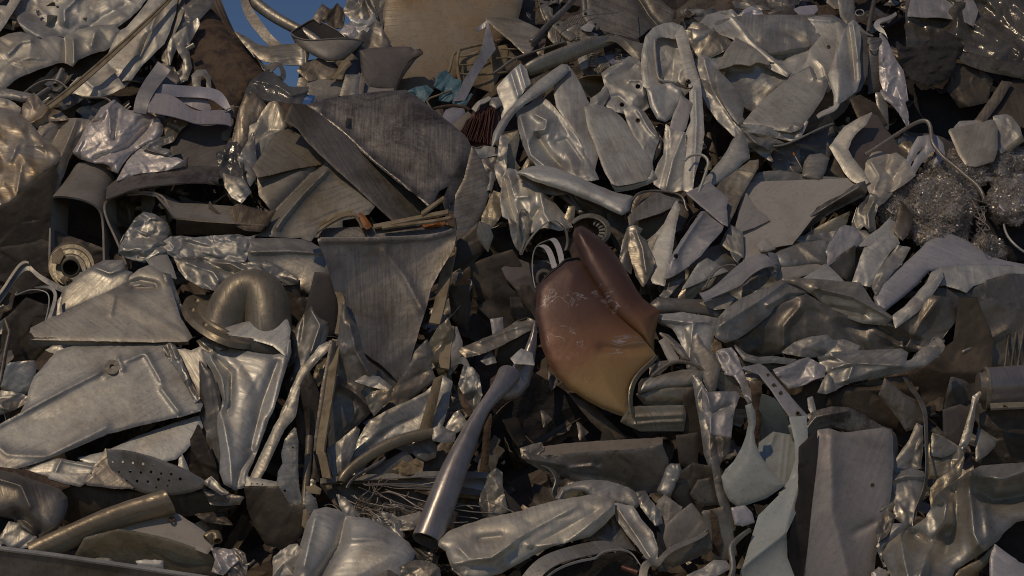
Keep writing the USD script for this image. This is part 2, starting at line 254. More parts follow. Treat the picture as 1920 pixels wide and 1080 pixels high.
def sheet(name, label, cat, mat, pts, d=0, g=(0, 0), cr=0.3, L=None, ang=None, stretch=2.2, folds='', edge=(5, 6), holes='', th=1.6, rag=0.8, soft=0.85, bulge=0, step=None, ctl='', parent=None, group=None, round_=0, fine=1.0, grow=2.6):
    """a bent sheet: plan outline pts, relief from tilt g, control points ctl 'x,y,d', traced folds 'x,y x,y|height|width;..' and random crumple cr"""
    rs = seed()
    poly = Polygon([p[:2] for p in nums(pts)])
    edge = (edge[0] * .55, edge[1] * .6) if edge else edge; bulge = bulge * .6; cr = cr * (1.55 if cr > .08 else 1.2)
    if not poly.is_valid: poly = poly.buffer(0)
    if round_: poly = poly.buffer(-round_).buffer(2 * round_).buffer(-round_)
    if poly.geom_type != 'Polygon': poly = max(poly.geoms, key=lambda q: q.area)
    poly = poly.buffer(grow, join_style=2, mitre_limit=1.5) if grow else poly
    size = math.sqrt(poly.area)
    st = step or float(np.clip(size / 52, 2.0, 4.6))
    if L is None: L = max(14, size * 0.34)
    for hx in nums(holes):
        poly = poly.difference(Point(hx[0], hx[1]).buffer(hx[2], 5))
    x0, y0, x1, y1 = poly.bounds
    cx, cy = poly.centroid.x, poly.centroid.y
    # sample outline
    bpts = []
    for ring in [poly.exterior, *poly.interiors]:
        n = max(6, int(ring.length / (st * 0.9)))
        t = np.linspace(0, ring.length, n, endpoint=False)
        q = np.array([ring.interpolate(a).coords[0] for a in t])
        if ring is poly.exterior or ring.equals(poly.exterior):
            # keep the corners, roughen the cut
            c = np.array(ring.coords)[:-1]
            tr = cKDTree(q); dd, ii = tr.query(c)
            q[ii] = c
            if rag:
                k = t / 9.0
                jit = np.stack([meshkit.noise(np.stack([k, k * 0 + 3.1, k * 0 + rs.rand() * 99], -1)), meshkit.noise(np.stack([k, k * 0 + 9.1, k * 0 + rs.rand() * 99], -1))], 1) - 0.5
                q = q + jit * 2 * rag
        bpts.append(q)
    bpts = np.vstack(bpts)
    gx, gy = np.meshgrid(np.arange(x0, x1 + st, st), np.arange(y0, y1 + st, st * 0.87))
    gx = gx + (np.arange(gx.shape[0]) % 2)[:, None] * st / 2
    ip = np.stack([gx.ravel(), gy.ravel()], 1) + rs.uniform(-0.15, 0.15, (gx.size, 2)) * st
    inner = poly.buffer(-st * 0.55)
    ip = ip[contains_xy(inner, ip[:, 0], ip[:, 1])]
    A = np.vstack([bpts, ip])
    tri = Delaunay(A).simplices
    c = A[tri].mean(1)
    keep = contains_xy(poly, c[:, 0], c[:, 1])
    tri = tri[keep]
    ar = np.cross(A[tri[:, 1]] - A[tri[:, 0]], A[tri[:, 2]] - A[tri[:, 0]])
    tri = tri[np.abs(ar) > 1e-3]; ar = ar[np.abs(ar) > 1e-3]
    tri[ar > 0] = tri[ar > 0][:, ::-1]
    # relief raster
    s = max(1.5, st * 0.6); pad = 12
    X, Y = np.meshgrid(np.arange(x0 - pad, x1 + pad + s, s), np.arange(y0 - pad, y1 + pad + s, s))
    Z = np.zeros_like(X)
    if ang is None:
        q = np.array(poly.exterior.coords) - [cx, cy]
        w, v = np.linalg.eigh(q.T @ q); ang_ = math.atan2(v[1, 1], v[0, 1]) + rs.normal() * 0.35
    else: ang_ = math.radians(ang)
    if cr > 0:
        Z += facets(X, Y, L, cr * 1.15, rs, ang_, stretch, s, soft * 1.3)
        if fine and cr > .1:
            Z += facets(X, Y, max(9, L * 0.42), cr * 0.55 * fine, rs, ang_ + 0.5, 1.6, s, soft)
            Z += facets(X, Y, max(6, L * 0.17), cr * 0.2 * fine, rs, ang_ - 0.4, 1.2, s, soft)
    for fo in [q for q in folds.split(';') if q.strip()]:
        a, h, w = fo.split('|'); h = float(h) * 1.5; w = float(w)
        line = LineString([p[:2] for p in nums(a)])
        dist = shapely.distance(line, shapely.points(X.ravel(), Y.ravel())).reshape(X.shape)
        Z += gaussian_filter(h * np.exp(-dist / w), max(1.0, soft * 0.6 / s))
    dist = shapely.distance(poly.exterior, shapely.points(X.ravel(), Y.ravel())).reshape(X.shape)
    if edge and edge[0]: Z -= edge[0] * np.exp(-dist / edge[1])
    if bulge:
        m = dist * contains_xy(poly, X, Y); mx = max(m.max(), 1)
        Z += bulge * np.sqrt(np.clip(1 - (1 - m / mx) ** 2, 0, 1))
    cp = [p for p in nums(pts) + nums(ctl) if len(p) > 2]
    if len(cp) >= 3:
        from scipy.interpolate import RBFInterpolator
        a = np.array(cp)
        rb = RBFInterpolator(a[:, :2], a[:, 2], kernel='linear', smoothing=0.0)
        Z += gaussian_filter(rb(np.stack([X.ravel(), Y.ravel()], 1)).reshape(X.shape), 2.5 / s)
    Z += d + g[0] * (X - cx) + g[1] * (cy - Y)
    z = map_coordinates(Z, [(A[:, 1] - Y[0, 0]) / s, (A[:, 0] - X[0, 0]) / s], order=1, mode='nearest')
    front = P(np.stack([A[:, 0], A[:, 1], z], 1))
    V, F = solid(front, tri, th * U)
    return put(name, V, F, mat, parent, True, label, cat, group)

def spl(q, n, k=3):
    q = np.asarray(q, float)
    t = np.linspace(0, 1, len(q))
    return make_interp_spline(t, q, k=min(k, len(q) - 1))(np.linspace(0, 1, n))

def loft(name, label, cat, mat, rows, nu=None, nv=None, th=1.8, cr=0.0, L=20, k=3, kv=3, parent=None, group=None, flip=False, rag=0.0):
    """a bent plate through plan polylines 'x,y,d ...' (each row with any number of points)"""
    rs = seed()
    R = [np.array(nums(r)) for r in rows]
    ext = max(np.ptp(np.vstack(R)[:, :2], axis=0).max(), 20)
    nu = nu or int(np.clip(ext / 5, 14, 60)); nv = nv or int(np.clip(ext / 5, 10, 40))
    R = np.array([spl(r, nu, k) for r in R])                 # rows x nu x 3
    t = np.linspace(0, 1, len(R))
    G = make_interp_spline(t, R, k=min(kv, len(R) - 1))(np.linspace(0, 1, nv))
    if cr:
        q = G.reshape(-1, 3) / L
        G[..., 2] += (cr * L * (meshkit.fbm(q + rs.rand() * 90, 3) - 0.5) * 2).reshape(nv, nu)
        G[..., :2] += (0.4 * cr * L * (meshkit.fbm(q + 40 + rs.rand() * 90, 3) - 0.5) * 2).reshape(nv, nu, 1)
    if rag:
        for e in (G[0], G[-1]):
            e[:, :2] += rs.uniform(-rag, rag, (nu, 2))
    V = P(G.reshape(-1, 3))
    i = np.arange(nv * nu).reshape(nv, nu)
    a, b, c, e = i[:-1, :-1].ravel(), i[:-1, 1:].ravel(), i[1:, 1:].ravel(), i[1:, :-1].ravel()
    F = np.vstack([np.stack([a, b, c], 1), np.stack([a, c, e], 1)])
    fn = np.cross(V[F[:, 1]] - V[F[:, 0]], V[F[:, 2]] - V[F[:, 0]]).sum(0)
    if (fn @ (CAM - V.mean(0)) < 0) != flip: F = F[:, ::-1]
    V, F = solid(V, F, th * U)
    return put(name, V, F, mat, parent, True, label, cat, group)

def tube_mesh(path, sides=18, hollow=0.0, flat=1.0, flat_ang=0.0, n=None, dent=0.0, k=3, cap=True):
    """path: plan points 'x,y,d,r'; hollow = wall in plan units (0: solid)"""
    rs = seed()
    q = np.array(nums(path) if isinstance(path, str) else path)
    if q.shape[1] == 3: q = np.hstack([q, np.full((len(q), 1), 4.0)])
    ln = np.linalg.norm(np.diff(q[:, :3], axis=0), axis=1).sum()
    n = n or int(np.clip(ln / 5, 6, 90))
    if len(q) == 2: n = max(2, n)
    q = spl(q, n, k)
    C = P(q[:, :3]); r = q[:, 3] * U
    T = np.gradient(C, axis=0); T /= np.linalg.norm(T, axis=1, keepdims=True)
    N = np.zeros_like(T)
    v = np.cross(T[0], fwd); v /= np.linalg.norm(v)
    for i in range(n):
        v = v - T[i] * (v @ T[i]); v /= np.linalg.norm(v); N[i] = v
    B = np.cross(T, N)
    a = np.linspace(0, 2 * np.pi, sides, endpoint=False)
    ca, sa = np.cos(a), np.sin(a) * flat
    c0, s0 = math.cos(flat_ang), math.sin(flat_ang)
    ea, eb = ca * c0 - sa * s0, ca * s0 + sa * c0
    def ring(rad):
        R = rad[:, None]
        if dent:
            R = R * (1 + dent * (meshkit.fbm(np.stack(np.broadcast_arrays(np.arange(n)[:, None] * 0.35, ca[None] * 1.3 + 7, sa[None] * 1.3 + DS), -1), 2) - 0.5) * 2)
        return C[:, None] + N[:, None] * (R * ea)[..., None] + B[:, None] * (R * eb)[..., None]
    DS = rs.rand() * 50
    def skin(G, off, rev):
        i = np.arange(n * sides).reshape(n, sides) + off
        a_, b_ = i[:-1], np.roll(i[:-1], -1, 1); c_, d_ = np.roll(i[1:], -1, 1), i[1:]
        F = np.vstack([np.stack([a_.ravel(), b_.ravel(), c_.ravel()], 1), np.stack([a_.ravel(), c_.ravel(), d_.ravel()], 1)])
        return F[:, ::-1] if rev else F
    G = ring(r); Vs = [G.reshape(-1, 3)]; Fs = [skin(G, 0, True)]; off = n * sides
    if hollow:
        H = ring(r - hollow * U); Vs.append(H.reshape(-1, 3)); Fs.append(skin(H, off, False)); off += n * sides
        for e in (0, -1):
            Vs += [G[e], H[e]]
            i = np.arange(sides); j = np.roll(i, -1)
            f = np.vstack([np.stack([i, j, j + sides], 1), np.stack([i, j + sides, i + sides], 1)]) + off
            Fs.append(f if e == 0 else f[:, ::-1]); off += 2 * sides
    elif cap:
        for e in (0, -1):
            Vs += [G[e], C[e][None]]
            i = np.arange(sides); j = np.roll(i, -1)
            f = np.stack([i, j, np.full(sides, sides)], 1) + off
            Fs.append(f if e == 0 else f[:, ::-1]); off += sides + 1
    return np.vstack(Vs), np.vstack(Fs)

def tube(name, label, cat, mat, path, parent=None, group=None, **kw):
    V, F = tube_mesh(path, **kw)
    return put(name, V, F, mat, parent, True, label, cat, group)

def strip(name, label, cat, mat, path, w, parent=None, group=None, th=1.6, n=None, cr=0.0, k=3):
    """a band of metal: plan path 'x,y,d', w = 'dx,dy,dd' half-width vectors along it (one or several)"""
    c = np.array(nums(path)); h = np.array(nums(w))
    ln = np.linalg.norm(np.diff(c, axis=0), axis=1).sum(); n = n or int(np.clip(ln / 4, 10, 80))
    c = spl(c, n, k); h = spl(h, n, k) if len(h) > 1 else np.repeat(h, n, 0)
    rows = [' '.join('%.2f,%.2f,%.2f' % tuple(p) for p in c - h), ' '.join('%.2f,%.2f,%.2f' % tuple(p) for p in c + h)]
    return loft(name, label, cat, mat, rows, nu=n, nv=5, th=th, cr=cr, k=1, parent=parent, group=group)

def join(parts):
    Vs, Fs, o = [], [], 0
    for v, f in parts:
        Vs.append(np.asarray(v)); Fs.append(np.asarray(f) + o); o += len(v)
    return np.vstack(Vs), np.vstack(Fs)
# ---------------------------------------------------------------- setting: yard ground and the heart of the heap
gv = np.array([[-400, -400, 0], [400, -400, 0], [400, 400, 0], [-400, 400, 0.0]])
put('ground', gv, np.array([[0, 1, 2], [0, 2, 3]]), 'yard', smooth=False, kind='structure')

def heap_core():
    """the compacted mass that carries the loose pieces: a rough slope, its crest below the gap of sky, falling away behind"""
    rs = np.random.RandomState(5)
    xs = np.linspace(-6.5, 6.5, 200); n_u = 200
    us = np.linspace(0, 1, n_u)
    pxs = np.array([-4000, -400, 0, 230, 300, 360, 400, 440, 540, 640, 700, 760, 900, 1300, 1920, 2600, 5000.0])
    crest = np.array([-60, -200, -190, -130, -20, 80, 130, 160, 175, 170, 150, 60, -120, -190, -200, -180, -80.0])
    # world profile across: from the ground in front up the face to the crest, then down behind
    V = np.zeros((n_u, len(xs), 3))
    for j, x in enumerate(xs):
        px = 960 + x / U
        cy = np.interp(px, pxs, crest)
        top = P(np.array([960 + x / U * 0.82, cy, -150.0]))
        foot_y = P(np.array([960.0, 540.0, -150.0]))[1] - (P(np.array([960.0, 540.0, -150.0]))[2]) / math.tan(SLOPE)
        k = 140
        t = np.linspace(0, 1, k)
        V[:k, j] = np.stack([np.full(k, x), foot_y + (top[1] - foot_y) * t, -0.02 + (top[2] + 0.02) * t], 1)
        t = np.linspace(0, 1, n_u - k + 1)[1:]
        V[k:, j] = np.stack([np.full(n_u - k, x), top[1] + 0.2 + 2.6 * t, top[2] + (-0.02 - top[2]) * t], 1)
    G = V.copy()
    nz = meshkit.fbm(V * 5.0, 4, 3) - 0.5
    nz2 = np.abs(meshkit.fbm(V * 16.0, 3, 9) - 0.5)
    G += (nz * 0.22 - nz2 * 0.12)[..., None] * HN
    G[0, :, 2] = -0.05; G[-1, :, 2] = -0.05
    i = np.arange(n_u * len(xs)).reshape(n_u, len(xs))
    a, b, c, e = i[:-1, :-1].ravel(), i[:-1, 1:].ravel(), i[1:, 1:].ravel(), i[1:, :-1].ravel()
    F = np.vstack([np.stack([a, b, c], 1), np.stack([a, c, e], 1)])
    return G.reshape(-1, 3), F
cv, cf = heap_core()
put('compacted_scrap', cv, cf, 'core', smooth=False, kind='structure', label='dark compacted scrap in the heart of the heap')

KEEP_CLEAR = [(330, -99, 990, 200), (1090, -99, 1270, 95), (310, 215, 432, 330), (80, 290, 230, 480)]
HOLLOWS = [(850, 455, 1010, 660), (890, 700, 1250, 840), (1690, 120, 1880, 270), (-99, 380, 215, 560), (10, 580, 100, 680), (420, 940, 520, 1080), (960, 880, 1060, 960), (1700, 600, 1840, 800), (1840, 960, 1960, 1080)]
def deep_scrap(label, mat, n, sd, d0, d1, smin, smax, outer=False):
    """uncountable bent shards packed between the nameable pieces"""
    rs = np.random.RandomState(sd)
    Vs, Fs, off = [], [], 0
    while len(Vs) < n:
        if outer:
            px, py = rs.uniform(-1500, 3400), rs.uniform(-80, 2000)
            if -70 < px < 1990 and py < 1150: continue
        else: px, py = rs.uniform(-120, 2040), rs.uniform(-60, 1180)
        if any(a < px < c and b < py < e for a, b, c, e in KEEP_CLEAR): continue
        if mat != 'gloom' and any(a < px < c and b < py < e for a, b, c, e in HOLLOWS): continue
        d = rs.uniform(d0, d1); L = rs.uniform(smin, smax); W = L * rs.uniform(.25, .8)
        k = 9; u_, v_ = np.meshgrid(np.linspace(-1, 1, k), np.linspace(-1, 1, k))
        A = rs.normal(size=3); A /= np.linalg.norm(A); N_ = HN * 1.0 + rs.normal(size=3) * .75 + np.array([0, -.35, 0]); N_ /= np.linalg.norm(N_)
        A -= N_ * (A @ N_); A /= np.linalg.norm(A); B = np.cross(N_, A)
        e = 1 - .35 * meshkit.noise(np.stack([np.arctan2(v_, u_) * 1.3 + 9, u_ * 0 + sd, u_ * 0 + len(Vs) * 3.7], -1))
        fold = np.abs(u_ * rs.uniform(.4, 1) + v_ * rs.uniform(-.8, .8) + rs.uniform(-.4, .4)) * rs.uniform(.1, .7) + np.abs(v_ + rs.uniform(-.5, .5)) * rs.uniform(-.4, .4)
        fold += (meshkit.noise(np.stack([u_ * 2.2 + 5, v_ * 2.2 + 5, u_ * 0 + len(Vs) * 1.9], -1)) - .5) * .5
        Q = P(np.array([px, py, d])) + (A * (u_ * e)[..., None] * L + B * (v_ * e)[..., None] * W + N_ * fold[..., None] * W) * U
        V = Q.reshape(-1, 3)
        i = np.arange(k * k).reshape(k, k); a, b, c, g = i[:-1, :-1].ravel(), i[:-1, 1:].ravel(), i[1:, 1:].ravel(), i[1:, :-1].ravel()
        F = np.vstack([np.stack([a, b, c], 1), np.stack([a, c, g], 1)])
        V, F = solid(V, F, 1.5 * U)
        Vs.append(V); Fs.append(F + off); off += len(V)
    put('deep_scrap', np.vstack(Vs), np.vstack(Fs), mat, label=label, cat='scrap metal', kind='stuff')
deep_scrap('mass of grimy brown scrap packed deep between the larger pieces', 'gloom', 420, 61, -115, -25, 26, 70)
deep_scrap('mass of dull grey scrap packed deep between the larger pieces', 'steel', 420, 62, -95, -14, 24, 70)
deep_scrap('mass of pale tin scrap wedged in the gaps between the larger pieces', 'tin', 420, 63, -75, -8, 12, 46)
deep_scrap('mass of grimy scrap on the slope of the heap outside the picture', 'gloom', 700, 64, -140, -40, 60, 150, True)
deep_scrap('mass of tin scrap on the slope of the heap outside the picture', 'tin', 500, 65, -130, -20, 40, 110, True)
deep_scrap('litter of small tin chips caught between the pieces of the heap', 'tin', 800, 66, -70, 14, 4, 11)
deep_scrap('litter of small rusty chips caught between the pieces of the heap', 'rust', 350, 67, -70, 10, 4, 12)
# ---------------------------------------------------------------- top left: the mound of pale crumpled sheets
S, LO, TU, ST = sheet, loft, tube, strip
G_SHEET = None
S('aluminium_sheet', 'wrinkled pale aluminium sheet at the very top left, above the wide folded band', 'metal sheet', 'alu',
  '30,24 52,-30 300,-40 262,12 240,34 217,50 180,58 148,68 105,66 74,70 50,60 40,46 34,36', d=10, g=(0, .15), cr=.5, L=40, ang=10, folds='150,-10 120,20 122,40|14|6;150,66 190,34 235,10|-10|10', edge=(9, 8))
S('aluminium_sheet', 'wide pale aluminium band with a deep notch folded in its lower edge, far left', 'metal sheet', 'alu',
  '-30,88 16,66 40,62 58,68 75,76 98,70 120,74 148,58 180,50 214,48 222,58 205,86 198,92 170,99 146,110 136,122 128,118 120,115 108,116 60,132 30,146 8,165 -30,180', d=26, g=(0, .1), cr=.22, L=60, ang=-12, folds='122,76 123,116|-12|5;137,74 138,120|16|6;16,100 40,78 58,75|10|5;178,62 172,84|9|7', edge=(12, 8))
S('aluminium_sheet', 'two narrow pale strips crossing in the top left corner', 'metal strip', 'alu', '-20,10 14,14 30,-20 48,-20 0,56 -20,70 -20,28 12,26', d=30, cr=.1)
S('dark_sheet', 'brown shaded sheet under the notched aluminium band', 'metal sheet', 'gloom', '10,165 60,128 135,118 205,88 230,70 240,100 200,135 150,160 110,180 60,182 20,178', d=-40, g=(0, .8), cr=.2)
TU('metal_rod', 'short pale pipe stub poking out under the notched band', 'pipe', 'tin', '117,131,8,6 104,160,4,6', hollow=1.5)
TU('metal_rod', 'pale round rod stub lying beside the tan bar', 'rod', 'tin', '96,163,14,5 68,182,12,5')
TU('cable', 'dark flexible cable looping across the gap under the notched band', 'cable', 'steel', '44,176,30,2.6 72,156,36,2.6 98,150,40,2.6 120,160,44,2.6 140,178,46,2.6 170,183,46,2.6 196,184,44,2.6 212,198,40,2.6')
S('aluminium_plate', 'long pale panel with a torn lower corner beneath the tan bar', 'metal panel', 'alu',
  '200,116 218,64 240,52 276,8 300,-30 334,-30 328,20 316,58 306,80 286,100 262,124 246,148 231,162 218,142', d=30, g=(.2, .1), cr=.14, L=60, ang=-52, folds='279,62 262,108|-14|4;279,62 300,8|9|6', edge=(8, 7))
S('aluminium_plate', 'pale triangular panel ending below the torn corner, left of the cable', 'metal panel', 'alu', '200,120 231,162 212,172 186,180 160,180 140,176 134,160 146,148 170,140', d=22, g=(.1, .1), cr=.16, folds='160,150 190,175|8|6')
S('folded_flange', 'dark upright folded strip right of the long pale panel', 'metal strip', 'steel', '336,-30 350,-30 340,30 322,70 314,118 306,112 306,84 318,58 330,18', d=36, g=(.4, .2), cr=.08)
S('aluminium_sheet', 'crumpled grey sheet against the sky at the top of the rusty plate', 'metal sheet', 'tin',
  '346,-30 402,-30 396,10 372,36 356,40 336,62 322,72 332,40', d=34, g=(0, .3), cr=.4, L=28)
S('metal_strap', 'twisted grey strap hanging over the left edge of the rusty plate', 'metal strap', 'tin',
  '322,72 340,58 370,36 372,46 352,82 342,86 352,98 358,126 350,148 334,155 326,142 344,128 346,112 336,96 330,86 318,118 314,100', d=30, g=(0, .5), cr=.35, L=18)
TU('metal_rod', 'small rounded bar end beside the twisted grey strap', 'rod', 'tin', '350,92,44,5 364,84,52,5.5')
S('rusty_plate', 'large rust-brown plate with a humped edge rising against the sky', 'metal plate', 'rust',
  '340,60 372,38 386,22 396,20 410,34 420,50 440,64 452,78 478,106 508,138 470,152 446,200 436,240 360,240 330,160', d=-20, g=(.1, .35), cr=.06, L=120, bulge=20, folds='396,20 440,64 478,106 508,138|-30|14', edge=(5, 6), rag=.5)
S('crumpled_scrap', 'torn dark scrap pieces wedged between the strap and the white folded strip', 'metal scrap', 'steel', '306,120 325,128 334,150 326,158 306,154 296,160 290,150', d=12, cr=.6, L=10)
S('metal_band', 'short curled band standing in front of the rusty plate', 'metal band', 'tin', '364,160 362,142 370,134 384,133 392,144 394,164 390,164 388,146 380,140 374,146 374,160', d=20, cr=.1)
ST('white_strip', 'pale flat strip bent upright above the foil, left of the lilac strip', 'metal strip', 'galv', '308,123,60 290,148,58 272,176,64 262,212,50', '12,8,3 13,6,0 13,4,0 12,2,-3', cr=.04)
# lilac ribbon
t = thing('lilac_strip', (354, 200, 40), 'lilac coated strip looping back on itself above the brown panel', 'metal strip')
LO('upper_band', None, None, 'lilac', ['278,172,50 300,158,52 340,160,50 390,164,40 418,176,36 434,205,30', '274,178,52 300,180,40 340,182,30 384,184,34 405,192,32 428,208,26'], nv=6, parent=t)
LO('back_band', None, None, 'lilac', ['330,170,20 352,176,22 378,180,26 396,204,10', '330,184,16 350,196,12 374,206,8 392,210,4'], nv=6, parent=t)
LO('lower_band', None, None, 'lilac', ['276,176,56 330,183,60 356,202,56 384,208,50 416,206,46 434,222,38', '277,210,62 322,218,66 350,226,64 372,232,60 404,232,54 434,237,44'], nv=8, parent=t)
TU('wire', 'thin wire sticking out of the lilac strip towards the stacked dark sheets', 'wire', 'wire', '420,208,50,1.3 434,202,54,1.3 448,201,54,1.3')
# foil
S('crumpled_foil', 'big ball of finely wrinkled white foil above the beige half pipe', 'foil', 'foil',
  '139,284 152,262 166,236 178,224 190,204 204,196 214,190 224,198 236,208 276,214 296,224 304,236 302,250 288,262 272,268 254,278 240,292 228,308 220,322 212,318 208,310 194,304 178,304 152,296 142,290', d=40, g=(0, .05), cr=.6, L=26, ang=-45, bulge=34, edge=(10, 8), folds='180,298 240,276 276,240|-14|5;204,204 208,250|10|5;222,206 214,262|-9|4')
S('crumpled_foil', 'flatter wrinkled foil flap to the lower right of the foil ball', 'foil', 'foil',
  '222,336 240,304 262,276 288,282 312,286 318,296 332,298 346,304 338,312 316,316 290,320 262,322 240,330', d=34, cr=.45, L=18, ang=-20, edge=(7, 6))
S('crumpled_foil', 'little torn foil twist touching the brown panel', 'foil', 'tin', '270,276 296,262 320,258 322,264 300,272 302,280 316,282 320,290 296,284', d=44, cr=.6, L=9)
S('crumpled_scrap', 'tarnished scrap with two round holes above the brown panel', 'metal scrap', 'gold', '304,258 312,226 330,218 344,222 350,232 336,244 324,262 310,268', d=20, g=(0, .4), cr=.6, L=12, holes='313,231,3 328,227,3')
# gold block
S('yellowed_sheet', 'rolled yellowed sheet edge at the far left under the dark gap', 'metal sheet', 'yellowed', '-30,160 8,168 50,176 62,178 60,186 40,188 16,184 -30,186', d=36, g=(0, .3), cr=.2, bulge=12)
S('yellowed_sheet', 'yellowed pinched fold between the tan bar and the gold block', 'metal sheet', 'yellowed', '40,222 46,196 62,178 84,198 92,204 112,210 124,222 104,224 84,226 72,238 60,238 48,232', d=34, g=(0, .2), cr=.5, L=22, folds='56,232 80,218 92,204|14|5', edge=(10, 6))
S('yellowed_sheet', 'small yellowed flap on the left edge above the gold block', 'metal sheet', 'yellowed', '-30,180 12,188 28,196 36,206 34,220 20,216 0,200 -30,200', d=44, g=(0, .2), cr=.4, L=18, edge=(8, 6))
S('yellowed_block', 'gold brown crumpled sheet behind the front gold block', 'metal sheet', 'yellowed', '70,250 78,236 104,226 128,224 150,224 170,228 166,238 142,262 128,300 112,340 108,380 100,330 84,282', d=26, g=(0, .25), cr=.4, L=34, ang=-60, folds='142,226 128,262 112,300|20|9;112,240 98,270|-10|8', edge=(8, 8))
S('yellowed_block', 'big rust-veined gold sheet at the left edge, in front of its brown neighbour', 'metal sheet', 'yellowed', '-40,196 10,206 36,214 58,236 80,262 106,280 112,294 106,304 78,326 56,346 34,366 10,396 -40,420', d=56, g=(.1, .1), cr=.34, L=42, ang=40, edge=(16, 12), folds='20,300 34,268 80,274|9|5;32,370 40,310|7|5', bulge=16)
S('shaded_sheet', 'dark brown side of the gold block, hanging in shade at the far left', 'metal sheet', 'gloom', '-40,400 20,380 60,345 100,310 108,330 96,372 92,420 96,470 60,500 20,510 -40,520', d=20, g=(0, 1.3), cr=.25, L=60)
# tan bar
t = thing('long_bar', (200, 100, 70), 'long tan bar with an orange edge slanting across the pale sheets', 'bar')
LO('bar_face', None, None, 'wood', ['329,-26,86 311,-1,86 199,103,80 87,195,74', '335,-21,84 318,3,84 206,111,78 94,203,72'], nu=40, nv=4, th=3, parent=t)
LO('orange_edge', None, None, 'wood', ['331,-26,89 312,-1,89 200,102,83 86,196,77', '331,-24,88 313,1,88 201,105,82 88,197,76'], nu=40, nv=3, th=2, parent=t)
# brown panel, beige half pipes
S('brown_plate', 'smooth brown panel below the lilac strip', 'metal plate', 'brownp', '322,300 322,268 338,240 350,230 424,232 424,270 418,300 412,314 360,316 330,312', d=-6, g=(0, .35), cr=.02, edge=(3, 4), rag=.3)
S('beige_strip', 'narrow cream strip between the brown panel and the stacked dark sheets', 'metal strip', 'tan', '420,202 436,200 434,240 426,262 418,260', d=4, cr=.02)
t = thing('half_pipe', (150, 380, 20), 'beige half round pipe with a white scuff, its dark mouth facing down', 'pipe')
LO('shell', None, None, 'tan', ['90,500,-10 92,430,20 93,385,36 98,369,44 122,368,62 152,373,66 176,383,60 190,398,44 195,430,20 197,500,-10',
   '120,470,-90 124,420,-60 126,360,-30 130,330,-14 144,308,6 160,305,10 190,309,6 207,322,-6 216,340,-24 219,420,-60'], nu=44, nv=18, th=4, kv=1, parent=t)
t = thing('bent_channel', (330, 380, 20), 'wide beige channel with a rounded dark mouth and a flat lip running right', 'metal channel')
LO('lip', None, None, 'tan', ['238,364,34 270,362,36 294,366,40 312,386,44 328,408,50 380,414,50 440,418,48 500,422,44', '246,360,0 280,356,0 310,366,0 340,380,0 380,382,0 430,386,0 470,388,0 520,394,0'], nu=50, nv=12, th=3.5, k=1, kv=1, parent=t)
LO('side_wall', None, None, 'steel', ['500,424,43 440,420,47 380,416,49 330,411,49', '498,440,-10 440,440,-10 380,440,-10 330,440,-10'], nu=30, nv=8, th=3, k=1, parent=t)
LO('mouth_rim', None, None, 'tan', ['240,500,20 220,450,30 202,410,36 198,384,38 212,370,38 240,363,36 296,366,40 316,392,42 328,410,44', '250,490,-60 232,450,-60 214,410,-60 210,386,-60 222,374,-60 246,368,-60 290,372,-60 308,394,-60 318,412,-60'], nu=44, nv=8, th=4, k=2, parent=t)
LO('stained_plate', 'brown stained plate with a straight shadow edge, arched over the channel', 'metal plate', 'dark', ['200,352,30 230,330,24 262,320,20 308,313,20 370,311,20 412,314,16', '198,374,56 230,362,60 262,352,62 308,346,58 360,342,54 414,346,44'], nu=40, nv=12, th=3)
TU('metal_tube', 'short dark tube end under the right end of the brown stained plate', 'pipe', 'dark', '396,338,40,8 414,340,56,8', hollow=2)
# ---------------------------------------------------------------- top middle
S('glass_sheet', 'bluish grey sheet standing left of the large burnt lid', 'metal sheet', 'steel', '428,300 440,250 450,206 462,176 480,176 498,200 500,222 476,232 470,250 458,276 446,290', d=40, g=(0, .4), cr=.12, bulge=6)
S('green_tinged_sheet', 'glossy green tinged folded sheet below the curved grey strap', 'metal sheet', 'film', '462,172 470,156 486,142 504,132 520,146 540,164 562,166 576,164 574,176 560,202 540,196 510,190 486,190', d=30, g=(0, .3), cr=.35, L=26, folds='478,150 520,160 548,178 574,172|9|5;470,172 500,188 540,194|7|5', edge=(8, 6))
S('faceted_sheet', 'tan pointed sheet peak left of the burnt lid', 'metal sheet', 'khaki', '470,238 484,230 492,212 506,194 518,192 526,204 540,232 520,250 500,280 482,306 474,290 468,262', d=54, g=(0, .5), cr=.14)
S('faceted_sheet', 'pale tan four sided sheet leaning on the folded flange', 'metal sheet', 'khaki', '532,240 566,258 590,270 614,300 600,306 560,312 520,322 484,330 476,314 496,286 514,262', d=58, g=(-.15, -.05), cr=.06, edge=(4, 5))
S('crumpled_clump', 'grimy crumpled clump of green grey film left of the tan sheets', 'metal scrap', 'film', '408,288 426,282 428,270 444,268 456,286 450,300 470,320 480,336 472,354 452,376 432,370 418,340 412,310', d=44, g=(0, .3), cr=.7, L=14)
S('folded_scrap', 'pale folded flap in the grimy clump', 'metal scrap', 'tin', '420,328 440,334 456,338 468,360 452,378 436,368 424,350', d=62, g=(0, .1), cr=.25)
S('folded_scrap', 'upright grey sliver between the clump and the tan sheets', 'metal scrap', 'tin', '448,298 458,280 474,252 478,290 480,330 470,346 456,322', d=56, g=(-.2, .4), cr=.25)
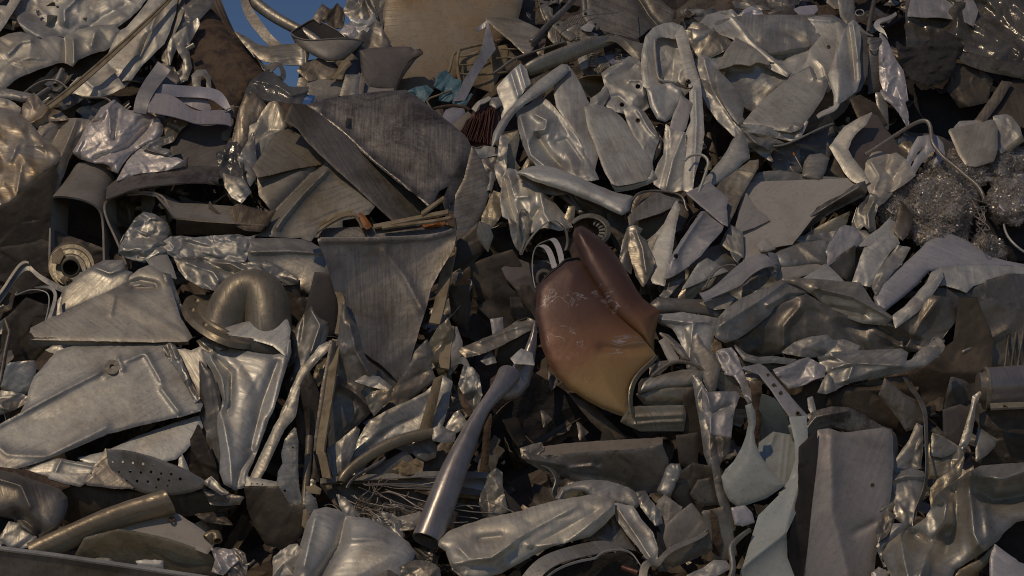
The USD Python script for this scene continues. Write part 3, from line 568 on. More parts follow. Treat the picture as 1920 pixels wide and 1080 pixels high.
# burnt lid with flange
t = thing('burnt_lid', (700, 280, 60), 'large dark burnt octagonal lid with a long pale flange, right of the tan sheets', 'metal lid')
S('face', None, None, 'dark', '576,198 610,188 660,180 712,174 760,171 780,182 820,214 852,240 874,260 880,274 870,290 856,326 846,344 822,356 806,388 780,362 748,340 700,302 650,254 610,222', d=78, g=(0, .12), cr=.07, L=110, parent=t, edge=(12, 10), bulge=8, folds='600,214 650,254 700,302 748,340 806,388|10|5')
S('flange', None, None, 'steel', '536,226 548,196 572,198 606,222 648,256 698,304 746,342 804,388 790,398 760,412 744,418 706,384 670,350 634,318 604,290 576,262 560,240', d=66, g=(-.25, .25), cr=.05, L=120, parent=t, edge=(4, 4))
S('lid_side', None, None, 'dark', '880,276 888,284 878,310 868,338 850,372 836,388 832,376 846,346 858,326 872,292', d=66, g=(-.8, .4), cr=.04, parent=t)
S('rust_flap', 'pinkish rust stained corner at the left tip of the burnt lid', 'metal scrap', 'rust', '516,192 540,196 562,202 576,206 580,218 560,228 546,236 536,226 526,206', d=70, cr=.12)
# big tan sheet below
t = thing('tan_sheet', (560, 380, 40), 'large dull tan sheet with a raised fold, under the burnt lid flange', 'metal sheet')
S('face', None, None, 'khaki', '484,330 520,322 560,312 606,300 634,320 670,350 706,378 690,400 640,412 640,440 560,444 486,440 496,420 514,398 488,366', d=34, g=(0, .25), cr=.07, L=90, parent=t, folds='612,320 570,362 530,410 520,426|14|7;600,308 560,350 510,400|-12|8')
S('dark_plate', 'dark brown plate in shade left of the tan sheet', 'metal plate', 'gloom', '432,392 446,384 500,400 514,396 500,418 488,432 460,430 440,420', d=50, g=(0, .4), cr=.05)
S('scratched_plate', 'brush-scratched grey plate hanging right of the burnt lid', 'metal plate', 'steel', '886,278 900,300 914,336 916,356 906,392 890,420 876,440 858,470 846,480 838,430 846,390 856,366 872,336', d=48, g=(0, .7), cr=.04, edge=(3, 4), th=2.4)
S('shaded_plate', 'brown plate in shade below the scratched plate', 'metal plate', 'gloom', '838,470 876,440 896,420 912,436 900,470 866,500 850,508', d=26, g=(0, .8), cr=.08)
# arches on the skyline
TU('bent_pipe', 'bright curved pipe arching into the sky at top left', 'pipe', 'tin', '452,-30,-24,13 476,2,-22,13.5 506,26,-20,13 536,44,-18,12.5 566,60,-18,12 596,80,-20,11', sides=20, flat=.7)
LO('bent_strap', 'dull curved strap crossing the sky in front of the bright pipe', 'metal strap', 'steel', ['448,-30,0 452,4,0 462,34,0 486,66,0 510,92,0 540,120,0', '462,-30,6 470,10,8 490,40,8 508,64,8 530,84,6 560,112,4'], nv=6)
S('grey_sheet', 'long grey sheet sagging from the rusty plate to the scoop', 'metal sheet', 'tin', '444,62 462,72 484,86 506,90 530,86 556,84 574,84 578,104 572,120 546,120 520,118 496,112 478,104', d=12, g=(0, .2), cr=.12, folds='572,86 574,118|8|4')
LO('curled_edge', 'curled bright edge below the grey sagging sheet', 'metal strip', 'tin', ['474,98,14 500,122,20 516,116,26 532,126,28 536,146,24 524,150,18', '484,108,24 506,136,32 520,124,38 526,132,40 526,142,36 516,140,28'], nv=6)
t = thing('scoop', (610, 90, 30), 'oval mouthed tan bucket with a pale rim on the skyline', 'metal bucket')
LO('wall', None, None, 'tan', ['546,62,16 556,70,34 580,74,50 620,73,56 650,72,52 672,75,36 682,77,20', '560,86,10 574,94,28 590,100,42 614,104,50 640,102,44 656,98,30 664,96,16', '596,108,4 604,112,14 612,114,22 622,115,26 632,115,22 640,114,16 646,112,6'], nv=14, nu=40, th=3, parent=t)
LO('back_wall', None, None, 'hole', ['546,62,16 562,50,0 586,37,-14 604,42,-14 630,56,-6 656,70,6 682,77,20', '560,90,2 574,88,-8 590,88,-16 614,88,-16 632,90,-10 650,92,0 664,96,10'], nv=10, nu=40, th=3, parent=t, flip=False)
TU('rim', None, None, 'tan', '682,77,22,1.6 656,71,10,1.6 630,56,-4,1.6 604,42,-12,1.6 586,37,-12,1.6 562,50,2,1.6 546,62,18,1.6 556,70,36,1.6 580,75,52,1.6 620,73,58,1.6 650,72,54,1.6 682,77,24,1.6', parent=t, sides=8, n=70)
S('tan_plate', 'tan plate with torn wire bits beneath the bucket', 'metal plate', 'steel', '570,122 600,110 630,130 644,140 622,146 596,146 578,150 560,132', d=16, g=(0, .2), cr=.15)
S('torn_scrap', 'ragged tan shard cluster under the bucket spout', 'metal scrap', 'wood', '630,116 652,114 656,120 646,130 640,146 616,144 632,138 638,126', d=30, cr=.6, L=8)
S('brown_sheet', 'brown tan sheet between the rusty plate and the bent wall plate', 'metal sheet', 'tan', '576,148 620,146 646,140 660,150 640,176 600,188 584,182', d=2, g=(0, .5), cr=.1)
S('tan_plate', 'tan brown plate standing behind the bucket and the curved brown plate', 'metal plate', 'steel', '566,118 600,112 640,100 680,60 706,40 730,80 726,184 640,194 590,192 560,160', d=-26, g=(0, .5), cr=.12)
S('blue_scrap', 'small scrap of bright blue plastic above the burnt lid', 'plastic scrap', 'blue', '570,192 576,180 588,182 586,194 574,198', d=30, cr=.3, L=8)
S('grey_offcut', 'small upright grey offcut behind the burnt lid', 'metal offcut', 'tin', '640,178 650,142 672,142 668,180', d=36, g=(0, .3), cr=.06)
S('grey_offcut', 'second small upright tan offcut behind the burnt lid', 'metal offcut', 'tan', '668,180 674,140 682,150 678,178', d=34, g=(.3, .3), cr=.05)
# scraps on the skyline right of scoop
for k, (lab, mt, pts, dd) in enumerate([
  ('dull diamond shaped scrap standing on the skyline above the bucket', 'steel', '590,34 604,10 616,18 612,38 600,42', -8),
  ('grimy bunch of thin scrap on the skyline right of the diamond shard', 'gloom', '612,20 626,18 632,10 640,16 644,30 640,50 626,52 614,40 606,38', -4),
  ('pale crinkled shard rising at the top beside the leaning tan plate', 'tin', '646,22 660,-20 736,-20 722,10 708,24 700,34 690,40 660,38 656,30', 2),
  ('white shard under the crinkled shard on the skyline', 'alu', '660,36 690,40 700,28 702,36 686,58 676,62 668,52', 14),
  ('crumpled bluish foil bit left of the leaning tan plate', 'foil', '640,60 650,46 662,44 666,58 676,64 666,70 648,66', 10),
  ('tan bent sheet between the crinkled shard and the leaning tan plate', 'tan', '690,-10 732,-30 724,10 714,60 700,100 690,70 700,30', -6),
  ('grey folded shard right behind the bucket rim', 'steel', '640,70 664,52 690,60 700,84 690,100 664,96', -8),
  ('dark upright shard in front of the crinkled shard', 'steel', '690,-10 698,8 706,30 702,44 694,22 686,2', 12)]):
    S('skyline_scrap', lab, 'metal scrap', mt, pts, d=dd, g=(0, .3), cr=.35, L=12)
# leaning tan plate
S('leaning_plate', 'big dirty tan plate leaning at the top centre, orange stained at right', 'metal plate', 'stained', '716,44 726,-30 980,-40 978,0 968,40 950,60 900,120 850,150 800,168 720,172 690,160 700,70', d=-24, g=(0, .55), cr=.05, L=140, bulge=24, edge=(6, 10), th=3)
S('curved_plate', 'brown curved plate with a pale top rim in front of the leaning tan plate', 'metal plate', 'brownp', '676,96 700,92 750,90 768,90 776,96 782,94 790,100 778,110 762,130 748,152 740,168 712,166 690,164 682,150', d=6, g=(0, .75), cr=.03, edge=(5, 4), bulge=10)
S('cream_strip', 'cream lower lip of the curved brown plate', 'metal strip', 'tan', '674,180 682,150 690,164 712,168 740,168 738,174 700,178', d=16, g=(0, 0), cr=.04)
TU('crack_rod', 'thin rusty rod bent against the leaning tan plate', 'rod', 'rust', '740,168,22,1.6 752,140,22,1.6 770,112,22,1.6 790,102,24,1.6 786,92,24,1.6', k=2)
S('yellow_edge_plate', 'dark plate with a yellow edge behind the grey wedge', 'metal plate', 'gloom', '978,-30 1060,-30 1040,40 1000,44 968,40', d=-50, g=(0, .6), cr=.05)
TU('yellow_strip', 'yellow strip along the right edge of the leaning tan plate', 'metal strip', 'wood', '980,-20,-16,2.5 976,6,-16,2.5 968,38,-16,2.5')
# wedge and hanging ribbon
t = thing('grey_wedge', (950, 70, 30), 'light grey wedge shaped sheet with a hanging ribbon over the wooden frame', 'metal sheet')
S('wedge', None, None, 'tin', '914,36 940,34 972,38 1014,58 1030,56 1010,72 994,96 982,98 960,76 930,52', d=46, g=(0, .05), cr=.04, parent=t, edge=(3, 3))
LO('ribbon', None, None, 'galv', ['890,56,30 914,37,46 922,64,44 930,92,44 912,116,50 896,140,54 886,160,58 872,188,60', '896,60,24 912,50,40 906,76,52 900,98,60 886,124,62 868,152,64 862,168,66 848,190,66'], nv=6, nu=60, k=1, parent=t)
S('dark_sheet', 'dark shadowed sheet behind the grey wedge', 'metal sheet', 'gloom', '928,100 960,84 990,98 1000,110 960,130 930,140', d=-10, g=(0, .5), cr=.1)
# wooden frame / rack
t = thing('wire_rack', (880, 120, 20), 'bent cream coloured rack with curved bars behind the ribbon', 'rack')
TU('frame_rail', None, None, 'wood', '838,140,24,3.2 846,116,24,3.2 858,96,24,3.2 900,84,20,3.2 946,72,12,3.2', parent=t, sides=10)
TU('frame_post', None, None, 'wood', '862,92,26,3.4 858,110,28,3.4 858,130,30,3.4 862,152,32,3.4', parent=t, sides=10)
for q in ('860,106,26,2 880,104,26,2 910,96,24,2', '860,122,26,2 890,120,26,2 916,112,26,2', '862,138,28,2.4 900,140,28,2.4 960,134,28,2.4', '940,92,20,2 970,92,20,2', '930,110,26,2 956,108,26,2 970,114,26,2', '850,104,30,2.4 846,120,32,2.4 842,136,34,2.4'):
    TU('bar', None, None, 'wood', q, parent=t, sides=8)
S('ochre_plate', 'ochre panel seen through the cream rack', 'metal panel', 'wood', '862,110 900,96 950,86 950,110 930,150 920,170 862,150', d=-16, g=(0, .6), cr=.05)
TU('bent_bar', 'thin tan bar slanting from the rack to the flattened tube', 'bar', 'tan', '925,138,50,3 950,120,52,3 966,110,54,3 1004,96,56,2.4 1060,78,58,2')
# teal bits
for k, (lab, pts) in enumerate([('crumpled teal plastic sheet beside the cream rack', '816,160 824,140 836,134 850,150 862,152 858,176 842,188 826,186 832,170'), ('jagged teal plastic shard low on the burnt lid edge', '766,172 780,166 800,162 810,170 796,186 790,196 776,184'), ('small teal plastic shard under the ribbon end', '852,192 866,182 882,178 874,194 860,198')]):
    S('teal_scrap', lab, 'plastic scrap', 'teal', pts, d=44 + 6 * k, cr=.6, L=10)
TU('bent_bar', 'brown bent branch like bar below the teal scraps', 'bar', 'rust', '812,204,50,3 830,200,54,3 856,198,56,3 880,206,50,3', k=3)
TU('bent_bar', 'cream thin bar kinked down the side of the burnt lid', 'bar', 'wood', '846,170,48,2 806,184,48,2 800,190,48,2 812,210,48,2', k=1)
S('lilac_block', 'small lilac grey curved piece between burnt lid and copper fins', 'metal scrap', 'lilac', '830,224 838,208 850,203 868,206 870,212 856,228 846,240', d=54, bulge=6, cr=.05)
S('cream_card', 'cream ragged card standing against the copper fins', 'card', 'tan', '846,240 862,224 878,212 882,216 874,228 866,240 856,248', d=58, cr=.1)
# copper fins: a block of parallel fins
t = thing('copper_fin_block', (900, 240, 40), 'reddish brown block of parallel copper fins right of the burnt lid', 'radiator')
rsf = np.random.RandomState(77)
for k in range(26):
    a = k / 25.0
    x0, y0 = 876 + 52 * a, 222 - 22 * a
    x1, y1 = 856 + 62 * a, 258 + 12 * a
    j = rsf.uniform(-3, 3, 4)
    strip('fin', None, None, 'copper', '%f,%f,%f %f,%f,%f %f,%f,%f' % (x0 + j[0], y0 + j[1], 52, (x0 + x1) / 2 + j[2], (y0 + y1) / 2, 56, x1 + j[3], y1, 50), '0.3,0.5,7', parent=t, n=6, th=.8)
S('backing', None, None, 'copper', '850,250 880,218 926,198 934,220 924,262 900,276 876,272', d=40, g=(0, .1), cr=.1, parent=t)
# top centre: rods, ribbed sleeve, springs
t = thing('ribbed_sleeve', (1090, 50, 40), 'pale ribbed rectangular sleeve with bolt holes in its end plates, top centre', 'machine part')
rb = []
for k in range(20):
    a = k / 19.0
    x0, y0, x1, y1 = 1046 + 54 * a, 40 - 18 * a, 1060 + 50 * a, 66 - 24 * a
    LO('rib', None, None, 'tin', ['%f,%f,%f %f,%f,%f' % (x0, y0, 50, x1, y1, 62), '%f,%f,%f %f,%f,%f' % (x0 + 1.8, y0 - .6, 50, x1 + 1.8, y1 - .6, 62)], nu=4, nv=3, k=1, th=5, parent=t)
S('end_plate', None, None, 'tin', '1036,46 1044,40 1054,42 1074,62 1078,70 1070,74 1056,64', d=64, cr=0, round_=2, holes='1046,47,3.2', parent=t, th=5)
S('end_plate', None, None, 'tin', '1094,22 1106,20 1122,40 1124,48 1118,54 1108,48 1096,30', d=66, cr=0, round_=2, holes='1098,26,3.4 1116,46,3', parent=t, th=5)
S('side', None, None, 'steel', '1026,56 1040,44 1058,64 1076,74 1060,78 1040,80 1030,70', d=54, g=(0, .5), cr=.05, parent=t)
TU('steel_rod', 'dark round rod slanting down to the grey wedge', 'rod', 'steel', '1080,-10,70,6.5 1056,20,68,6.5 1030,44,64,6.5 1006,70,60,6.5 996,75,60,5', hollow=2)
TU('steel_rod', 'thin upright rod entering the ribbed sleeve from the top', 'rod', 'tin', '1092,-20,60,4.5 1096,22,60,4.5')
TU('wire', 'thin wire curving over the ribbed sleeve to the dark plate', 'wire', 'wire', '1045,80,74,1 1042,60,78,1 1056,46,80,1 1100,30,80,1 1150,24,60,1 1172,14,50,1 1178,-10,40,1')
S('tin_scrap', 'small crumpled tin bag beside the dark slanting rod', 'metal scrap', 'tin', '1014,12 1020,10 1034,18 1034,34 1026,40 1018,28', d=40, cr=.5, L=8)
TU('thin_rod', 'thin rod rising above the crumpled tin bag', 'rod', 'steel', '1006,-14,36,1.5 1014,14,40,1.5 1024,38,42,1.5')
S('dark_plate', 'large dull grey plate at the top right of the ribbed sleeve', 'metal plate', 'steel', '1106,40 1100,-30 1222,-30 1236,0 1262,22 1256,40 1216,52 1190,74 1150,66 1120,52', d=-20, g=(0, .55), cr=.03, L=100, folds='1192,-10 1216,30 1236,52|-10|6', edge=(3, 4), th=3)
S('brown_sheet', 'brown stained sheet below the dull grey plate', 'metal sheet', 'gloom', '1076,58 1100,50 1150,66 1196,76 1200,90 1150,72 1100,86 1064,84', d=10, g=(0, .2), cr=.1)
S('grey_scrap', 'grey folded scrap just right of the ribbed sleeve', 'metal scrap', 'tin', '1066,84 1064,56 1080,44 1096,56 1118,66 1110,74 1090,82', d=62, g=(0, .3), cr=.2)
S('pale_scrap', 'crumpled pale tab on the ribbed sleeve edge', 'metal scrap', 'alu', '1092,52 1104,44 1112,48 1108,56 1098,56', d=76, cr=.4, L=8)
def spring(name, label, x0, y0, x1, y1, r, turns, d, wire, mt='tin', parent=None):
    n = int(turns * 12); a = np.linspace(0, 2 * np.pi * turns, n); t_ = np.linspace(0, 1, n)
    ax = np.array([x1 - x0, y1 - y0, 0.0]); ax /= np.linalg.norm(ax); pv = np.array([-ax[1], ax[0], 0])
    q = np.array([x0, y0, d]) + t_[:, None] * np.array([x1 - x0, y1 - y0, 0.0]) + r * (np.cos(a)[:, None] * pv + np.sin(a)[:, None] * np.array([0, 0, 1.0]))
    V, F = tube_mesh(np.hstack([q, np.full((n, 1), wire)]), sides=6, n=n, k=1)
    return put(name, V, F, mt, parent, True, label, 'spring' if label else None)
spring('coil_spring', 'short thick coil spring standing under the flattened tube', 1112, 100, 1110, 126, 9, 7, 30, 1.7)
spring('coil_spring', 'narrow coil spring right of the thick one', 1160, 92, 1158, 112, 5, 6, 36, 1.2)
spring('coil_spring', 'little dark coil spring lying in front of the copper lined pipe', 1120, 136, 1136, 122, 6, 6, 34, 1.3, 'steel')
spring('coil_spring', 'tiny coil spring by the brown stained sheet', 1084, 62, 1082, 78, 5, 5, 56, 1.3)
for lab, pts, mt in [('small bright tin bit left of the thick spring', '1086,112 1098,106 1100,122 1090,126', 'alu'), ('bright jagged tin bit between the springs', '1118,112 1136,108 1142,124 1130,134 1116,130', 'tin'), ('blue grey foil bit under the flattened tube', '1136,106 1150,104 1158,114 1148,118', 'lilac'), ('pale splinter right of the springs', '1164,108 1180,112 1190,118 1178,120', 'alu')]:
    S('tin_scrap', lab, 'metal scrap', mt, pts, d=34, cr=.6, L=7)
# flattened tube
t = thing('flattened_tube', (1100, 100, 80), 'long flattened grey tube with a kinked end, above the springs', 'pipe')
TU('tube', None, None, 'tin', '988,132,70,11 1010,122,80,16 1060,102,84,17 1110,84,82,15 1150,74,74,8', flat=.75, parent=t, hollow=2)
LO('kinked_flap', None, None, 'tin', ['1130,74,88 1154,67,92 1176,80,84 1200,110,70', '1120,84,84 1150,78,86 1168,90,76 1194,112,64'], nv=6, parent=t)
S('round_flap', 'pale round flap between the flattened tube and the dull plate', 'metal sheet', 'tin', '1156,68 1180,78 1204,84 1208,106 1196,112 1178,92', d=50, g=(0, .2), cr=.15)
S('tin_sleeve', 'pale square tin sleeve ending at the copper fins', 'metal box', 'alu', '934,166 946,150 966,130 976,122 984,128 992,156 980,170 966,194 950,214 942,220 940,190', d=66, g=(.3, .4), cr=.06, folds='958,136 972,180|8|4;974,124 986,166|8|3')
S('tin_stub', 'short grey pipe stub above the copper fins', 'pipe', 'tin', '920,196 922,186 934,184 938,196 930,202', d=60, bulge=6, cr=.02)
LO('tin_loop', 'small bright curled loop of tin above the copper fins', 'metal strip', 'alu', ['884,204,56 896,190,60 904,186,60 916,180,58', '892,210,62 900,196,66 906,194,64 922,184,62'], nv=5)
LO('copper_pipe', 'dark gold lined half pipe mouth right of the springs', 'pipe', 'gold', ['1080,152,30 1090,146,50 1110,142,56 1140,143,50', '1100,190,14 1096,160,16 1112,150,20 1134,148,20', '1104,188,0 1120,176,-20 1130,160,-20 1138,150,0'], nv=12)
# ---------------------------------------------------------------- centre and top right: the bright crumpled boxes
# left bright sheets
S('aluminium_sheet', 'long bright rolled aluminium fold slanting from the copper fins up to a peak', 'metal sheet', 'alu', '1054,122 1062,124 1064,132 1050,146 1030,164 1004,180 980,196 968,206 952,226 944,240 934,262 924,272 928,248 938,230 950,214 966,196 990,172 1020,146', d=84, g=(0, .1), cr=.1, bulge=10, edge=(6, 5))
S('aluminium_sheet', 'pointed flat pale sheet below the peak of the rolled fold', 'metal sheet', 'alu', '1042,150 1056,132 1066,126 1074,138 1088,162 1100,190 1120,214 1140,260 1120,290 1110,330 1090,262 1060,222 1046,200 1041,176', d=66, g=(-.1, .0), cr=.05, L=80, edge=(4, 4))
t = thing('boxed_plate', (1160, 270, 60), 'flat bright oblong panel with a bent down lower lip, centre right of top', 'metal panel')
S('face', None, None, 'alu', '1098,202 1118,198 1146,206 1166,224 1186,250 1206,276 1220,300 1222,316 1216,334 1196,340 1160,346 1148,342 1136,322 1124,290 1116,266 1104,238', d=82, g=(.05, -.05), cr=.03, L=80, edge=(7, 6), parent=t, ang=60)
S('lip', None, None, 'alu', '1148,344 1162,347 1196,341 1220,334 1224,322 1228,332 1222,340 1190,352 1156,358', d=76, g=(0, 1.0), cr=.05, parent=t)
S('aluminium_sheet', 'bright crumpled aluminium sheet with a deep dented fold, left of the boxed panel', 'metal sheet', 'alu',
  '970,206 990,200 1014,182 1028,192 1046,212 1064,236 1086,262 1098,290 1110,314 1120,334 1110,336 1078,336 1050,332 1026,322 1010,312 992,292 982,270 974,240', d=70, g=(.05, .1), cr=.26, L=44, ang=58, edge=(9, 8), folds='1004,214 1026,226 1022,242 1002,246 994,262|13|6;1004,250 1030,290 1052,312|-18|7;1044,268 1062,262 1088,300|-10|8;976,220 996,290 1030,318|9|6')
S('dark_sheet', 'dark gap sheet glimpsed between the rolled fold and the pointed sheet', 'metal sheet', 'gloom', '1020,186 1042,150 1046,200 1062,236 1040,210', d=40, cr=.05)
S('aluminium_sheet', 'tall pale folded sheet with yellowish pleats at the copper fins lower end', 'metal sheet', 'gold', '942,256 970,248 972,260 964,300 972,314 960,330 946,334 940,300', d=60, g=(0, .7), cr=.22, L=24, ang=85)
S('aluminium_strip', 'narrow crumpled pale strip hanging down left of the yellow pleats', 'metal strip', 'alu', '940,256 950,262 948,300 944,330 942,352 934,336 930,316 936,290', d=72, g=(0, .5), cr=.4, L=12)
S('tin_sheet', 'ragged horizontal tin edge between the burnt lid and the bright sheets', 'metal sheet', 'alu', '886,282 910,276 938,280 936,288 912,292 890,296', d=54, cr=.35, L=10)
S('tin_sheet', 'dim grey sheet below the ragged tin edge', 'metal sheet', 'steel', '890,298 930,294 934,310 928,336 916,342 904,316', d=40, g=(0, .4), cr=.2)
TU('tin_roll', 'small upright grey roll beside the scratched plate', 'pipe', 'tin', '922,326,66,6 920,344,66,6 917,360,66,5', hollow=1.5)
S('yellowed_sheet', 'warm yellow folded sheet ending in a rust edge right of the scratched plate', 'metal sheet', 'gold', '926,360 938,364 942,384 938,404 920,426 904,416 906,404 916,384', d=60, g=(0, .3), cr=.25, L=22, ang=70)
S('grey_tab', 'dark grey bent tab below the warm yellow folded sheet', 'metal tab', 'tin', '900,418 916,424 922,444 914,468 900,450 896,436', d=58, g=(0, .9), cr=.06)
S('crumpled_sheet', 'crumpled pale skirt shaped sheet under the pointed aluminium roll', 'metal sheet', 'alu', '944,336 954,318 966,320 984,344 1004,358 1020,366 1040,384 1064,412 1070,424 1050,430 1020,424 990,436 974,440 956,410 944,404 940,376', d=68, g=(0, .2), cr=.32, L=34, ang=70, edge=(8, 7), folds='1014,362 1020,400 1036,424|9|6;952,330 964,370 990,368|8|5;1010,392 992,420 982,450|-10|7')
S('crumpled_sheet', 'folded lower tip of the pale skirt hanging into the dark hollow', 'metal sheet', 'tin', '956,412 976,428 990,440 984,460 978,474 968,462 960,440', d=56, g=(0, .8), cr=.25, L=20)
t = thing('pointed_roll', (1080, 350, 100), 'pointed aluminium roll lying across the sheets below the boxed panel', 'metal sheet')
S('roll', None, None, 'alu', '972,324 990,316 1014,312 1042,318 1074,330 1110,346 1150,362 1184,370 1178,394 1166,402 1130,384 1096,370 1060,356 1030,346 1000,336 984,328', d=100, g=(-.05, .1), cr=.1, L=50, bulge=22, ang=20, edge=(10, 7), parent=t)
S('under_flap', None, None, 'steel', '974,326 1000,338 1040,352 1060,362 1040,364 1016,360 1000,352 984,340', d=82, g=(0, .7), cr=.15, parent=t)
for q, lab in [('1034,356,40,5 1060,372,44,5 1090,400,50,5', 'dark bent bar under the pointed roll'), ('1062,358,48,4 1078,380,50,4 1092,400,52,4', 'bright edged bar beside the dark bent bar')]:
    TU('bent_bar', lab, 'bar', 'steel', q)
S('dark_sheet', 'shadowed sheet right of the bars under the pointed roll', 'metal sheet', 'gloom', '1076,362 1130,384 1170,402 1160,424 1130,432 1100,416', d=36, g=(0, .7), cr=.2)
# holed sheets
S('holed_sheet', 'bright sheet with a bolt hole in its upper part, left of the dented box rim', 'metal sheet', 'alu', '1130,138 1146,126 1164,118 1180,108 1196,112 1206,130 1208,170 1214,200 1206,206 1192,202 1180,204 1170,210 1150,206 1136,196 1116,188 1126,176 1136,160', d=60, g=(0, .15), cr=.3, L=30, edge=(6, 5), holes='1196,162,4.6 1166,196,4.6', folds='1180,150 1204,150 1210,180|8|6;1134,186 1160,180 1176,196|-7|6')
S('holed_sheet', 'tilted bright sheet with one bolt hole right of the boxed panel', 'metal sheet', 'alu', '1172,206 1186,200 1194,204 1206,210 1216,226 1228,246 1234,262 1226,282 1222,298 1206,276 1190,252 1178,228', d=88, g=(.1, .15), cr=.22, L=24, holes='1196,226,4.6', folds='1196,206 1216,240 1230,256|7|4')
S('crumpled_scrap', 'small crumpled bright bits at the left tip of the first holed sheet', 'metal scrap', 'alu', '1110,186 1124,176 1136,166 1140,178 1130,196 1118,202 1108,196', d=70, cr=.55, L=9)
S('dark_scrap', 'dark twisted bits between the holed sheet and the ribbed post', 'metal scrap', 'steel', '1216,290 1222,262 1232,250 1240,262 1236,284 1226,300', d=74, cr=.6, L=8)
# rimmed box lid
t = thing('rimmed_box', (1250, 130, 90), 'crushed aluminium box with a rounded wire rim and a rusty bolt hole', 'metal box')
S('wall', None, None, 'alu', '1206,96 1212,70 1226,54 1244,46 1262,44 1276,50 1280,64 1274,70 1262,70 1240,66 1228,70 1226,90 1230,120 1234,146 1242,152 1274,158 1290,170 1280,178 1254,160 1236,162 1222,170 1208,160 1204,130', d=96, g=(0, .2), cr=.12, L=40, parent=t, edge=(8, 5))
S('inner_panel', None, None, 'alu', '1230,74 1250,68 1272,74 1286,110 1290,140 1282,154 1258,152 1240,148 1234,120', d=72, g=(.1, .1), cr=.4, L=20, parent=t, edge=(5, 4))
TU('rim', None, None, 'alu', '1272,74,92,2.6 1250,68,94,2.6 1230,66,96,2.8 1227,74,97,2.8 1229,106,98,2.8 1233,140,98,2.8 1240,151,97,2.8 1260,154,95,2.8 1284,160,92,2.6', parent=t, sides=10, k=2)
S('lower_bulge', None, None, 'alu', '1214,168 1232,162 1258,158 1274,168 1278,186 1262,214 1248,226 1234,222 1222,200', d=92, g=(0, .35), cr=.2, L=30, bulge=12, parent=t)
t = thing('bolted_post', (1290, 200, 100), 'pale upright bent post with a rusty bolt hole running beside the rimmed box', 'metal post')
S('upper', None, None, 'alu', '1268,66 1278,52 1284,60 1292,90 1300,120 1308,146 1310,160 1296,164 1288,150 1284,126 1276,96', d=114, g=(.3, .1), cr=.05, parent=t, edge=(3, 3))
S('lower', None, None, 'alu', '1294,160 1310,150 1314,180 1316,210 1318,250 1312,290 1300,330 1296,360 1284,356 1284,320 1284,280 1288,250 1298,226 1296,190', d=106, g=(.35, .15), cr=.05, parent=t, edge=(3, 3), folds='1304,170 1306,230 1300,350|5|3')
TU('bolt_hole', None, None, 'rust', '1290,152,120,4.6 1290,152,108,4.6', parent=t, hollow=1.6, sides=12)
TU('rust_wire', 'thin rusty wire knotted at the bolted post', 'wire', 'rust', '1270,154,110,1.4 1280,162,120,1.4 1292,166,122,1.4 1300,160,118,1.4')
S('ribbed_sheet', 'grey fine ribbed flap hanging below the rimmed box', 'metal sheet', 'galv', '1278,182 1296,194 1290,216 1284,240 1276,250 1258,242 1262,222 1272,200', d=108, g=(.1, .4), cr=.03, L=8, ang=0, edge=(2, 3))
S('aluminium_sheet', 'pale sheet under the ribbed flap ending in a square foot', 'metal sheet', 'alu', '1250,236 1262,246 1284,250 1284,290 1280,330 1280,354 1262,358 1242,354 1228,344 1226,334 1236,306 1246,290', d=92, g=(0, .3), cr=.14, L=26, folds='1282,250 1262,300 1250,350|7|4')
t = thing('bent_hook', (1310, 310, 110), 'thin pale rod bent into a hook at the foot of the bolted post', 'hook')
TU('rod', None, None, 'alu', '1284,302,122,2.4 1296,292,126,2.8 1310,290,128,3 1322,294,128,3 1328,304,126,3 1326,316,122,3 1318,340,116,3 1310,362,110,2.6', parent=t, sides=10)
# big crumpled box right
S('aluminium_sheet', 'wide crumpled sheet arching over the top of the crushed box group, with a rolled rim', 'metal sheet', 'alu',
  '1318,40 1328,30 1340,26 1358,22 1372,20 1378,26 1384,40 1396,48 1420,54 1450,48 1480,42 1500,32 1510,30 1540,34 1560,36 1572,44 1580,60 1578,80 1566,100 1540,116 1520,124 1500,140 1480,150 1470,136 1450,120 1420,100 1400,80 1380,66 1350,54', d=62, g=(0, .25), cr=.2, L=50, ang=-25, edge=(12, 8), folds='1376,24 1392,48 1420,56 1500,34 1560,38|10|7;1506,34 1490,70 1452,100|-12|10;1384,60 1440,76 1470,110|-14|12')
S('aluminium_sheet', 'bright flap falling diagonally from the arched sheet to the dented pocket', 'metal sheet', 'alu', '1312,46 1326,30 1344,26 1370,30 1390,46 1408,72 1420,90 1440,104 1462,120 1480,138 1476,142 1450,130 1424,112 1396,88 1376,72 1350,62 1330,54', d=80, g=(-.05, .0), cr=.16, L=30, ang=40, edge=(6, 5), folds='1372,30 1406,74 1478,138|7|4')
S('tin_sheet', 'shaded crumpled sheet behind the bolted post top', 'metal sheet', 'tin', '1286,60 1300,44 1316,46 1340,60 1364,74 1372,82 1360,92 1330,108 1312,114 1304,100 1294,78', d=66, g=(.1, .6), cr=.3, L=26)
S('aluminium_sheet', 'crumpled bright sheet seen between the bolted post and the crushed pocket', 'metal sheet', 'alu', '1312,104 1330,110 1346,122 1344,150 1356,184 1372,214 1388,234 1410,244 1420,256 1400,262 1376,252 1348,226 1330,200 1316,170 1310,140', d=70, g=(.1, .3), cr=.4, L=20, ang=60, folds='1320,110 1336,170 1390,246|9|5')
S('tin_sheet', 'dull crumpled sheet filling the shade behind the crushed box group', 'metal sheet', 'tin', '1300,50 1400,30 1560,30 1616,60 1612,160 1580,210 1540,236 1480,256 1420,262 1370,240 1310,180', d=34, g=(0, .4), cr=.4, L=36)
t = thing('crushed_pocket', (1400, 160, 80), 'crushed box pocket with a bright triangular lip and a shaded dent', 'metal box')
